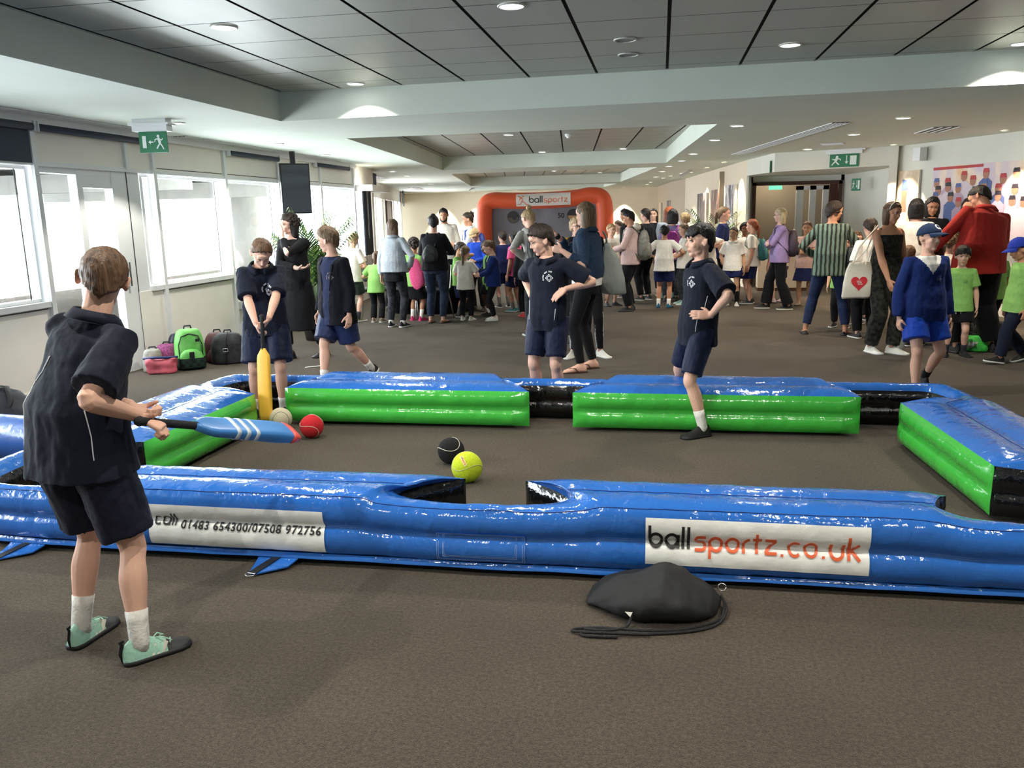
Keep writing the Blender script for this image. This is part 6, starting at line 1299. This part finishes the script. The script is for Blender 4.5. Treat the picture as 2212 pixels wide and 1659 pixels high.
r = kid(3.05, 9.25, 1.14, -14, 'small black-haired child in lime t-shirt and black shorts with white drawstrings', 'fringe', 'k', skin='fair', age='small', vox=.0065, head=(4, 6, 0), hk=dict(front=6, T=.07, side=-30), fl=(.075, .02, 0, 30), fr=(-.07, -.02, 0, -10)); sh = tee(r, c_green); emblem(r, sh, .045, .20, .020, mat('crest_green', srgb(40, 96, 60), .8)); so = shorts_(r, c_black, .72); socks(r, c_charcoal, .08); shoes(r, s_black, s_black)
for sx in (-.02, .02): g = MB(); tt = bvh(so.data); pp = [tt.ray_cast(r.P+V((sx*r.H, -.4, z*r.H)), V((0, 1, 0)), 1)[0] for z in (.0, -.02, -.045, -.075)]; pp = [p+V((0, -.004, 0)) for p in pp if p is not None]; g.tube(pp, .0045, 6); g.build('drawstring', s_white, so, True)
r = kid(3.30, 9.5, 1.80, 196, 'man in red jacket and black trousers leaning over, back to the camera', 'short', 'k', skin='tan', age='adult', vox=.0075, lean=14, side=-12, bulk=1.2, wide=1.12, head=(34, 30, 0), hk=dict(T=.06), fl=(.10, 0, 0, 10), fr=(-.12, 0, 0, -10), hl=(.17, -.20, .60), el=(.8, .6, -.4), hr=(-.14, -.24, .60), er=(-1, .4, -.4)); jumper(r, c_red, nm='jacket', off=.016, long_r=(.044, .038, .034, .030), collar=True); pants(r, c_black, off=(.018, .024)); shoes(r, s_black)
r = kid(3.47, 8.85, 1.235, -84, 'child in blue cap and lime t-shirt walking left at the right edge', 'short', 'k', skin='tan', age='small', vox=.0065, head=(0, 20, 0), hk=dict(T=.04), fl=(.05, -.14, .01, 0, 8), fr=(-.05, .12, .03, 0, -16), kl=(.1, -1, 0)); sh = tee(r, c_green, bag=.022); pants(r, cloth('navy_joggers', (26, 32, 50)), off=(.010, .018)); shoes(r, s_black, s_sole, w=1.1); cap_(r, cloth('cap_blue', (40, 60, 160), bump=.1), 0)
# children clustered behind
for x, y, H, yw_, hs, hc, top_, lb, sk in ((2.72, 9.95, 1.12, 150, 'short', 'l', c_blue, 'fair-haired child crouched behind the jumper boy\'s shoulder', 'fair'), (2.58, 11.9, 1.22, 20, 'curly', 'b', c_green, 'curly-haired child in lime peering past the tote bag', 'fair'), (2.9, 12.2, 1.20, 190, 'curly', 'd', c_green, 'dark curly child behind the tote bag strap', 'tan'),
      (3.02, 10.0, 1.16, 170, 'long', 'd', c_charcoal, 'dark long-haired child behind the cap boy', 'tan'), (3.30, 10.45, 1.24, 150, 'curly', 'l', c_cream, 'light curly-haired child beneath the red sleeve', 'fair'), (3.78, 10.35, 1.15, 200, 'curly', 'b', c_green, 'brown curly child between the lime t-shirt child and the red jacket', 'tan'), (3.15, 10.9, 1.2, 120, 'short', 'k', c_charcoal, 'dark-haired child in the cluster under the poster', 'brown')):
    r = kid(x, y, H, yw_, lb, hs, hc, skin=sk, age='small', vox=.011); tee(r, top_); pants(r, c_black); shoes(r, s_black, s_sole)

o = empty('carrier_bag', (-.47, 8.30, .76), R(8), label='limp pale grey carrier bag hanging from the denim jacket woman\'s shoulder', cat='bag')
g = MB(); g.sweep([(V((x, 0, z)), V((w, 0, 0)), V((0, d, 0))) for x, z, w, d in ((.03, 0, .10, .03), (.02, .01, .125, .045), (.0, .16, .125, .055), (-.02, .34, .085, .04), (-.045, .46, .035, .022), (-.05, .50, .02, .012))], 28, 3); me = g.mesh('bag'); wrinkle(me, .016, (9, 9, 5), 3); link('bag_body', me, mat('bag_grey', srgb(158, 162, 156), .5, bump=.5, bump_s=16), o)
g = MB(); g.tube([(-.05, 0, .49), (-.06, -.03, .56), (-.09, -.05, .61)], .010, 8); g.build('bag_handle', MATS['bag_grey'], o, True)
# ---------------------------------------------------------------- things
def felt(name, c): return mat(name, srgb(*c), .95, noise_s=120, noise_a=.12, bump=.5, bump_s=300)
def seamline(r, th, M, k0=0, k1=1):
    """the curved seam of a tennis ball"""
    pts = []; n = 90
    for i in range(int(n*k0), int(n*k1)+1):
        t = 2*PI*i/n; a = .44; x = math.cos(t)+a*math.cos(3*t)*.7; y = math.sin(t)-a*math.sin(3*t)*.7; z = 1.1*math.sin(2*t); v = M @ V((x, y, z)).normalized(); pts.append(v*(r*1.002))
    g = MB(); g.tube(pts, th, 6, round_ends=False); return g
def big_ball(x, y, r, col, label, seam=(225, 220, 205), rot=(0, 0, 0), k=(0, 1)):
    o = empty('tennis_ball', (x, y, r), label=label, cat='ball', group='oversized tennis balls on the pitch'); g = MB(); g.ell((0, 0, 0), r, r, r, None, 48, 28); b = g.build('ball_felt', felt('felt_%d%d%d' % col, col), o, True)
    M = rotm(*rot); seamline(r, r*.022, M, *k).build('seam', mat('seam_%d' % seam[0], srgb(*seam), .8), b, True); return o, b
big_ball(-1.30, 4.95, .086, (14, 15, 18), 'large black tennis ball with a white seam, left of the yellow one', rot=(150, 20, 80), k=(.1, .55))
o, b = big_ball(-1.115, 4.60, .092, (206, 224, 44), 'large yellow tennis ball by the near middle pocket', (170, 172, 140), rot=(80, 65, 30))
n_ = V((-.05, -.75, .66)).normalized(); u_ = V((.42, -.35, -.62)); u_ = (u_-n_*u_.dot(n_)).normalized(); v_ = n_.cross(u_)
tg = bvh(b.data); lb = decal('ball_label', [rect(-.036, -.010, .036, .010, 0)], tg, n_*.092, u_, v_, mat('label_cream', srgb(232, 214, 150), .8), b, .0012, .008, .06)
w1, xe = word('ball', 0, 0, .0085, 0, .2, .1); w2, xe = word('sportz', xe, 0, .0085, 1, .2, .12); sc = .062/xe
decal('ball_lettering', [([(a*sc-.031, q-.004) for a, q in p], m) for p, m in w1+w2], tg, n_*.092, u_, v_, [mat('ink_brown', srgb(110, 90, 60), .8), mat('ink_red', srgb(222, 84, 60), .8)], lb, .0022, 0, .06)
big_ball(-2.47, 5.47, .085, (206, 34, 44), 'red tennis ball just past the toe of the blue bat', rot=(20, 75, 60))
big_ball(-2.80, 5.66, .085, (214, 204, 176), 'cream tennis ball beside the foot of the yellow bat', (90, 90, 84), rot=(70, 10, 0))

# black drawstring sack lying in front of the banner
o = empty('drawstring_bag', (.0, 3.10, 0), label='black drawstring sack with cord lying on the carpet before the web address banner', cat='bag')
m_sack = mat('sack_black', srgb(17, 18, 19), .75, bump=.2, bump_s=12)
g = MB(); ss = []
for t, w, h, yo in ((-.275, .03, .02, .06), (-.26, .07, .05, .05), (-.21, .11, .085, .04), (-.13, .145, .115, .02), (-.04, .165, .145, .0), (.03, .165, .165, .0), (.10, .155, .15, .0), (.17, .13, .11, .01), (.22, .10, .08, .02), (.25, .05, .04, .03)):
    ring = []
    for k in range(28):
        a = 2*PI*k/28; ca, sa = math.cos(a), math.sin(a); y = w*math.copysign(abs(ca)**.75, ca)+yo; z = h*.5+h*.5*math.copysign(abs(sa)**.8, sa); z *= 1-.12*(ca < 0)*abs(ca)
        ring.append((t+.03*ca*.3, y, max(z, .001)))
    ss.append(ring)
g.rings(ss); me = g.remesh(.007, 3); wrinkle(me, .012, (7, 9, 8), 3); wrinkle(me, .003, (16, 16, 16), 5)
for v in me.vertices:
    if v.co.z < .002: v.co.z = .002
sk = link('sack_body', me, m_sack, o)
cords = [[(.26, .07, .045), (.275, .0, .02), (.24, -.09, .008), (.16, -.155, .008), (.02, -.20, .008), (-.12, -.215, .008), (-.22, -.215, .008), (-.275, -.235, .008), (-.25, -.255, .008), (-.14, -.25, .009)],
         [(.27, .05, .03), (.255, -.04, .010), (.19, -.12, .014), (.08, -.172, .012), (-.06, -.195, .013), (-.20, -.195, .013), (-.29, -.205, .009), (-.31, -.225, .009), (-.27, -.238, .014), (-.15, -.232, .014), (-.02, -.222, .014)],
         [(-.085, -.135, .06), (-.10, -.17, .02), (-.13, -.20, .016), (-.19, -.222, .018), (-.26, -.215, .015)]]
for c in cords:
    P = [V(p) for p in c]; q = []
    for i in range(len(P)-1):
        a, b, d, e = P[max(i-1, 0)], P[i], P[i+1], P[min(i+2, len(P)-1)]
        for k in range(6): t = k/6; q.append(V([cat(a[j], b[j], d[j], e[j], t) for j in range(3)]))
    q.append(P[-1]); g = MB(); g.tube(q, .0055, 8); g.build('drawcord', mat('cord_black', (.012, .012, .014), .6, bump=.6, bump_s=300), o, True)
g = MB(); g.tube([(.262+.016*math.cos(a), .085+.004*math.sin(a), .075+.014*math.sin(a)) for a in [2*PI*k/14 for k in range(15)]], .003, 6, round_ends=False); g.build('eyelet_ring', m_steel, o, True)
g = MB(); g.quad((-.115, -.150, .062), (-.085, -.154, .064), (-.094, -.160, .046)); g.build('side_label', s_white, o)

# ---- schoolbags along the window side
def pack(x, y, rz, w, d, h, m, label, name='backpack', top=.72, m2=None, sag=1.0, pocket=True, straps=True, round_=2.6, nm='bag_body'):
    o = empty(name, (x, y, 0), R(rz), label=label, cat='backpack' if name == 'backpack' else 'bag'); g = MB(); ss = []
    for t in (0, .02, .12, .35, .6, .8, .92, .985, 1.0):
        k = (.90 if t < .01 else 1.0) if t < .6 else 1-(1-top)*((t-.6)/.4)**2*1.2
        if t > .99: k *= .5
        ss.append((V((0, d*.10*t, h*t)), V((w/2*k, 0, 0)), V((0, d/2*k*sag, 0))))
    g.sweep(ss, 28, round_); me = g.mesh('bag'); b = link(nm, me, m, o); sb = b.modifiers.new('s', 'SUBSURF'); sb.levels = 1; sb.render_levels = 1
    if pocket:
        g = MB(); g.sweep([(V((0, -d*.48-.02*0, h*t)), V((w*.40*k, 0, 0)), V((0, .045*k, 0))) for t, k in ((.05, .92), (.08, 1), (.28, 1), (.42, .86), (.50, .55), (.52, .2))], 22, 3); p = g.build('front_pocket', m2 or m, o, True)
    if straps:
        for s in (1, -1): g = MB(); g.tube([V((s*w*.2, d*.5, h*.93)), V((s*w*.3, d*.72, h*.85)), V((s*w*.36, d*.8, h*.5)), V((s*w*.34, d*.55, h*.12))], [(.022, .006)]*4, 8); g.build('shoulder_strap', n_black, o, True)
    g = MB(); g.tube([V((-.04, d*.15, h*.97)), V((-.03, d*.15, h*1.07)), V((.03, d*.15, h*1.07)), V((.04, d*.15, h*.97))], .009, 8); g.build('grab_handle', n_black, o, True); return o
def check_mat():
    m = bpy.data.materials.new('green_checker'); m.use_nodes = True; nt = m.node_tree; b = nt.nodes['Principled BSDF']; b.inputs['Roughness'].default_value = .6
    tc = nt.nodes.new('ShaderNodeTexCoord'); sx = nt.nodes.new('ShaderNodeSeparateXYZ'); nt.links.new(tc.outputs['Object'], sx.inputs[0])
    ch = nt.nodes.new('ShaderNodeTexChecker'); ch.inputs['Scale'].default_value = 26; nt.links.new(tc.outputs['Object'], ch.inputs[0]); ch.inputs[1].default_value = (*srgb(28, 58, 44), 1); ch.inputs[2].default_value = (*srgb(14, 30, 28), 1)
    ns = nt.nodes.new('ShaderNodeTexNoise'); ns.inputs['Scale'].default_value = 8; nt.links.new(tc.outputs['Object'], ns.inputs[0]); r = nt.nodes.new('ShaderNodeValToRGB'); r.color_ramp.elements[0].position = .4; r.color_ramp.elements[1].position = .6; r.color_ramp.elements[0].color = (*srgb(92, 176, 76), 1); r.color_ramp.elements[1].color = (*srgb(124, 198, 108), 1); nt.links.new(ns.outputs['Fac'], r.inputs[0])
    gt = nt.nodes.new('ShaderNodeMath'); gt.operation = 'GREATER_THAN'; gt.inputs[1].default_value = .13; nt.links.new(sx.outputs['Z'], gt.inputs[0]); mx = nt.nodes.new('ShaderNodeMix'); mx.data_type = 'RGBA'
    nt.links.new(gt.outputs[0], mx.inputs[0]); nt.links.new(ch.outputs[0], mx.inputs[6]); nt.links.new(r.outputs[0], mx.inputs[7]); nt.links.new(mx.outputs[2], b.inputs['Base Color']); return m
gm = check_mat()
o = pack(-4.97, 8.06, 38, .31, .22, .43, gm, 'bright green school rucksack with dark chequered base against the cream panel')
for s in (1, -1): g = MB(); g.tube([V((s*.115, -.085, .12)), V((s*.118, -.09, .27)), V((s*.085, -.08, .36)), V((0, -.07, .385))], .006, 6); g.build('zip_line', n_black, o, True)
g = MB(); g.box(-.025, .025, -.158, -.152, .10, .20); g.build('rubber_patch', n_black, o); g = MB(); g.box(.05, .09, -.118, -.110, .30, .33); g.build('rubber_badge', n_black, o)
pack(-5.16, 8.22, 30, .30, .2, .36, mat('nylon_navy_gloss', srgb(26, 34, 58), .35, bump=.3, bump_s=20), 'dark navy glossy rucksack tucked behind the green one')
pack(-5.22, 8.02, 20, .24, .22, .27, mat('floral_purple', srgb(132, 56, 106), .7, noise_s=70, noise_a=.8), 'purple floral rounded bag left of the green rucksack', name='school_bag', straps=False)
pack(-5.30, 7.88, 20, .20, .2, .24, n_grey, 'small grey bag with pale piping beside the door post', name='school_bag', pocket=False, straps=False)
o = empty('gift_bag', (-5.14, 7.78, 0), R(24), label='crumpled pink patterned carrier bag by the door', cat='bag'); g = MB(); g.sweep([(V((0, 0, z)), V((w, 0, 0)), V((0, d, 0))) for z, w, d in ((0, .13, .07), (.02, .14, .08), (.09, .155, .085), (.13, .15, .08), (.16, .16, .06))], 20, 5); me = g.remesh(.012, 0); wrinkle(me, .018, (9, 9, 9), 2); link('bag_body', me, mat('pink_print', srgb(208, 96, 112), .6, noise_s=9, noise_a=.35), o)
for v in me.vertices: v.co.z = max(v.co.z, .001)
g = MB(); g.tube([(-.16, -.02, .165), (-.05, -.06, .175), (.08, -.06, .17), (.16, -.01, .165)], .014, 8); g.build('bag_rim', mat('rim_blue', srgb(30, 44, 96), .6), o, True)
o = pack(-4.72, 8.42, 26, .38, .26, .34, mat('camo_black', srgb(34, 35, 40), .7, noise_s=18, noise_a=.9), 'black camouflage holdall with steel buckle, rightmost bag by the windows', name='holdall', top=.6, pocket=False, straps=False)
g = MB(); g.tube([V((-.02, -.145, .0)), V((-.03, -.15, .12)), V((-.02, -.12, .26)), V((0, 0, .345))], [(.022, .005)]*4, 8); g.build('bag_strap', n_black, o, True); g = MB(); g.tube([(-.05, -.165, .15), (.0, -.165, .15), (.0, -.165, .185), (-.05, -.165, .185), (-.05, -.165, .15)], .004, 6); g.build('buckle', m_steel, o, True)
pack(-4.90, 8.52, 30, .3, .24, .33, mat('maroon_nylon', srgb(74, 34, 40), .6, noise_s=12, noise_a=.5), 'maroon and black bag behind the camouflage holdall', name='holdall', straps=False, top=.6)
o = empty('holdall', (-5.13, 5.62, 0), R(6), label='dark slumped bag on the carpet at the left edge', cat='bag'); g = MB(); g.sweep([(V((0, 0, z)), V((w, 0, 0)), V((0, d, 0))) for z, w, d in ((0, .25, .20), (.03, .27, .22), (.10, .25, .20), (.20, .19, .15), (.27, .13, .10), (.30, .05, .04))], 26, 2.4); me = g.remesh(.012, 2); wrinkle(me, .025, (5, 5, 5), 2)
for v in me.vertices: v.co.z = max(v.co.z, .001)
link('bag_body', me, mat('slate_nylon', srgb(44, 46, 56), .7, bump=.3, bump_s=14), o)
g = MB(); g.tube([(.12, -.17, .10), (.15, -.12, .22), (.06, -.02, .31), (-.06, .02, .31)], [(.02, .005)]*4, 8); g.build('bag_strap', n_black, o, True)
# white strip of plastic on the carpet
o = empty('plastic_strip', (-3.62, 8.22, 0), R(38), label='white flat plastic strip lying on the carpet behind the blazer boy\'s leg', cat='strip'); g = MB(); g.sweep([(V((t, 0, .006)), V((0, w, 0)), V((0, 0, .005))) for t, w in ((-.11, .004), (-.05, .011), (.03, .016), (.11, .020))], 12, 4); g.build('strip_body', s_white, o, True)
# pile of bags on the right
for x, y, rz, w, d, h, m, lb, nm in ((3.30, 9.95, 20, .34, .26, .34, n_black, 'black rucksack in the pile between the lime t-shirt child and the edge', 'backpack'), (3.62, 9.75, 70, .36, .28, .30, mat('slate_nylon', (.05, .05, .06), .6), 'slate bag lowest in the pile at the right edge', 'holdall'),
      (3.38, 9.62, -10, .26, .2, .16, mat('neon_green', srgb(60, 190, 70), .6, noise_s=14, noise_a=.5), 'bright green and black bag at the front of the right pile', 'school_bag'), (3.50, 10.25, 40, .4, .3, .42, mat('camo_black', (.05, .05, .06), .6), 'dark patterned rucksack at the back of the right pile', 'backpack')):
    pack(x, y, rz, w, d, h, m, lb, name=nm, straps=(nm == 'backpack'))
o = empty('jacket', (3.22, 9.78, 0), R(30), label='faded blue denim sleeve draped down the pile of bags', cat='jacket'); g = MB(); g.tube([(.06, .0, .36), (.0, -.03, .30), (-.05, -.06, .20), (-.07, -.07, .10), (-.08, -.08, .05)], [.05, .055, .05, .045, .04], 14); me = g.remesh(.010, 1); wrinkle(me, .014, (12, 12, 12), 2); link('jacket_cloth', me, mat('cloth_faded', srgb(70, 104, 142), .8, noise_s=20, noise_a=.3), o)
def bottle(x, y, z, rx, label, c=(190, 196, 186)):
    o = empty('water_bottle', (x, y, z), label=label, cat='bottle'); o.rotation_euler = (R(rx), 0, R(30)); g = MB(); g.sweep([(V((0, 0, t)), V((w, 0, 0)), V((0, w, 0))) for t, w in ((0, .026), (.006, .033), (.12, .034), (.15, .028), (.165, .016))], 18); g.build('bottle_body', mat('bottle_plastic', srgb(*c), .3), o, True); g = MB(); g.cyl((0, 0, .165), (0, 0, .20), .016, 14, .010); g.build('bottle_cap', s_white, o, True)
bottle(3.24, 9.60, .036, 68, 'pale water bottle tipped against the bag pile'); bottle(2.60, 9.55, .0, 0, 'white drinks bottle standing behind the tanned woman', (226, 224, 222))

# ---- black-clothed table and chairs in the middle of the left group
o = empty('table', (-3.72, 13.3, 0), label='low table under a black cloth ringed by the left-hand crowd', cat='table'); g = MB(); g.box(-.55, .55, -.38, .38, .70, .735); g.build('table_top', n_black, o)
g = MB(); n = 120; top_ = []; bot = []
for k in range(n): a = 2*PI*k/n; c, s = math.cos(a), math.sin(a); x = .56*math.copysign(abs(c)**.35, c); y = .39*math.copysign(abs(s)**.35, s); q = 1+.02*math.sin(k*1.9); top_.append((x, y, .74)); bot.append((x*q*1.02, y*q*1.04, .01))
g.rings([bot, [(x*1.0, y*1.0, .5) for x, y, z in bot], top_]); g.build('table_cloth_skirt', c_black, o, True)
for x, y, rz, lb in ((-4.44, 12.55, 20, 'black stacking chair with steel frame behind the girl with braids'), (-3.93, 12.50, 10, 'black chair between the lime ponytail girl and the table'), (-3.42, 12.32, -8, 'black chair hidden beside the curly-haired child')):
    o = empty('chair', (x, y, 0), R(rz), label=lb, cat='chair'); g = MB(); g.sweep([(V((0, 0, z)), V((w, 0, 0)), V((0, w, 0))) for z, w in ((.42, .19), (.43, .21), (.455, .21), (.47, .19))], 20, 5); g.build('seat', n_black, o, True)
    g = MB(); g.sweep([(V((0, .21+t*.08, .55+t*.28)), V((w, 0, 0)), V((0, .02, 0))) for t, w in ((0, .16), (.1, .19), (.9, .19), (1, .15))], 16, 4); g.build('backrest', n_black, o, True)
    for s in (1, -1): g = MB(); g.tube([(s*.22, -.22, .0), (s*.20, -.19, .40), (s*.20, -.15, .44), (s*.20, .15, .44), (s*.20, .19, .47), (s*.20, .27, .80)], .011, 8); g.build('side_frame', m_steel, o, True); g = MB(); g.tube([(s*.20, .10, .44), (s*.22, .25, .0)], .011, 8); g.build('leg', m_steel, o, True)

# ---- hanging portrait screen
o = empty('television', (-5.15, 11.45, 2.33), R(40), label='dark portrait screen hanging from the ceiling in front of the windows', cat='screen')
g = MB(); g.box(-.21, .21, -.015, .04, -.70, 0); g.build('screen_casing', m_black, o); g = MB(); g.quad((-.195, -.0165, -.68), (.195, -.0165, -.68), (.195, -.0165, -.02), (-.195, -.0165, -.02)); g.build('screen_glass', mat('screen_glass', srgb(46, 50, 62), .06, spec=.9, coat=1), o)
g = MB(); g.box(-.03, .03, .04, .10, -.5, .17); g.build('hanging_bracket', m_black, o); g = MB(); g.tube([(-.05, .09, -.35), (-.10, .12, -.45), (-.06, .12, -.55), (-.12, .1, -.62), (-.05, .08, -.66)], .006, 6); g.build('cable', m_black, o, True)

# ---- potted palms
m_leaf = mat('palm_leaf', srgb(58, 96, 44), .45, noise_s=6, noise_a=.35); m_leaf2 = mat('palm_leaf_pale', srgb(140, 166, 84), .45, noise_s=6, noise_a=.25)
def palm(x, y, h, n, spread, label, seed, fanw=.02, leafl=.30, wide=1.0, az=None, up=(.6, .95)):
    rnd = random.Random(seed); o = empty('potted_palm', (x, y, 0), label=label, cat='plant')
    g = MB(); g.sweep([(V((0, 0, z)), V((w, 0, 0)), V((0, w, 0))) for z, w in ((0, .13), (.01, .14), (.28, .18), (.30, .18), (.30, .16), (.27, .155))], 24); g.build('pot', mat('pot_dark', srgb(46, 42, 40), .5), o, True)
    for k in range(n):
        a = az[k] if az else 2*PI*k/n*2.4+rnd.uniform(-.3, .3); u = rnd.uniform(*up); L = h*rnd.uniform(.75, 1.05); out = spread*(1.1-u)*2.2; d = V((math.cos(a), math.sin(a), 0)); pts = []
        for j in range(9): t = j/8; pts.append(d*(.03+out*(t**1.7)*L)+V((0, 0, .28+(L-.28)*(t-.28*t**3*(1.3-u)))))
        g = MB(); g.tube(pts, [.008*(1-.8*j/8) for j in range(9)], 6); f = g.build('frond', m_leaf, o, True)
        g = MB(); cols = 0
        for j in range(16):
            t = .38+.62*j/15; i0 = min(7, int(t*8)); p = pts[i0].lerp(pts[i0+1], t*8-i0); tn = (pts[i0+1]-pts[i0]).normalized(); sd = tn.cross(V((0, 0, 1)))
            if sd.length < .05: sd = V((-d.y, d.x, 0))
            sd.normalize(); ll = leafl*(1-.55*abs(t-.65)/.35*.8)
            for s in (1, -1):
                dr = (tn*.75+sd*s*.75+V((0, 0, -.05))).normalized(); tip = p+dr*ll*wide+V((0, 0, -.05-.25*ll)); mid = p+dr*ll*.5*wide+V((0, 0, .015)); w = sd.cross(dr).cross(dr); w = (w if w.length > .01 else tn).normalized()*fanw*.5
                g.mi = 1 if rnd.random() < .3 else 0; b0 = len(g.v); g.add([p-w*.5, p+w*.5, mid+w, mid-w, tip, mid+V((0, 0, -.004))], [(0, 1, 2, 3), (3, 2, 4)])
        g.build('leaflets', [m_leaf, m_leaf2], f, False)
    return o
palm(-4.42, 10.15, 1.72, 24, .30, 'tall leafy green palm between the woman in black and the blazer boy', 5)
palm(.93, 16.0, 1.72, 9, .50, 'palm with arching fronds in front of the picture wall', 8, leafl=.34)

# ---- orange inflatable arch with goal sheet
m_arch = mat('orange_nylon', srgb(232, 92, 48), .5, bump=.15, bump_s=6, sheen=.2); AX0, AX1, AY = -4.42, -1.37, 21.0
o = empty('inflatable_arch', ((AX0+AX1)/2, AY, 0), label='orange inflatable goal arch with a white name banner across the top', cat='inflatable game'); cx = (AX0+AX1)/2
hw = (AX1-AX0)/2; pts = [(-hw-.02, 0, .0), (-hw-.01, 0, 1.0), (-hw, 0, 1.55), (-hw+.07, 0, 1.82), (-hw+.28, 0, 1.90), (-.9, 0, 1.885), (0, 0, 1.87), (.8, 0, 1.91), (hw-.35, 0, 1.96), (hw-.08, 0, 1.90), (hw, 0, 1.62), (hw+.01, 0, 1.0), (hw+.02, 0, 0)]
P = [V(p) for p in pts]; q = []
for i in range(len(P)-1):
    a, b, d, e = P[max(i-1, 0)], P[i], P[i+1], P[min(i+2, len(P)-1)]
    for k in range(6): t = k/6; q.append(V([cat(a[j], b[j], d[j], e[j], t) for j in range(3)]))
q.append(P[-1]); g = MB(); g.tube(q, .205, 28, round_ends=False); ab = g.build('arch_tube', m_arch, o, True)
tg = bvh(ab.data); Wn, Hn = 1.36, .30
bn = decal('name_banner', [rect(0, 0, Wn, Hn, 0)], tg, (-.66, -.5, 1.735), (1, 0, .012), (0, 0, 1), mat('sheet_white', srgb(236, 232, 228), .6), o, .012, .05, .5)
w1, xe = word('ball', .33, .075, .115, 0, .2, .06); w2, xe = word('sportz', xe+.01, .075, .10, 1, .17, .12); sc = (Wn-.05-.33)/(xe-.33)
pl = [([(.33+(a-.33)*sc, b) for a, b in p], m) for p, m in w1+w2]
pl += [disc(.175, .245, .018, 1, 10), disc(.295, .035, .018, 1, 10)]
for s_ in ([(.05, .255), (.12, .215), (.155, .205), (.165, .15), (.14, .11), (.12, .06), (.04, .045)], [(.155, .12), (.21, .09), (.27, .03)], [(.16, .205), (.10, .19), (.085, .15)]): pl += [(k, 1) for k in stroke(s_, .018)]
decal('banner_lettering', pl, tg, (-.66, -.5, 1.735), (1, 0, .012), (0, 0, 1), [m_ink, m_org], bn, .02, .05, .5)
g = MB(); nx, nz = 40, 24; vs = []; fs = []
for j in range(nz+1):
    for i in range(nx+1): x = -hw+.05+(2*hw-.1)*i/nx; z = .0+1.78*j/nz; vs.append((x, .05+.05*noise.noise(V((x*1.3, 0, z*.6)))+.03*noise.noise(V((x*4, 3, z*1.5))), z))
for j in range(nz):
    for i in range(nx): a = j*(nx+1)+i; fs.append((a, a+1, a+nx+2, a+nx+1))
g.add(vs, fs); sh_ = g.build('goal_sheet', mat('sheet_grey', srgb(120, 118, 130), .55, bump=.5, bump_s=3), o, True); tg = bvh(sh_.data)
for hx, hz, s in ((-.78, 1.48, 1), (.74, 1.50, -1), (-.78, .7, 1), (.74, .7, -1)):
    h0 = decal('target_hole', [disc(0, 0, .155, 0, 28)], tg, (hx, -.2, hz), (1, 0, 0), (0, 0, 1), m_black, sh_, .006, 0, .5)
    decal('hole_inner', [([(.135*math.cos(R(a)), .135*math.sin(R(a))) for a in range(180, 361, 12)], 0)], tg, (hx, -.2, hz-.01), (1, 0, 0), (0, 0, 1), mat('net_grey', srgb(96, 88, 84), .8) if s > 0 else mat('net_tan', srgb(176, 140, 104), .8), h0, .010, 0, .5)
    decal('score_lettering', font_polys('50', .17, 0, (.19 if s > 0 else -.39), -.06, .004, 1.0), tg, (hx, -.2, hz), (1, 0, 0), (0, 0, 1), m_ink, sh_, .006, 0, .5)
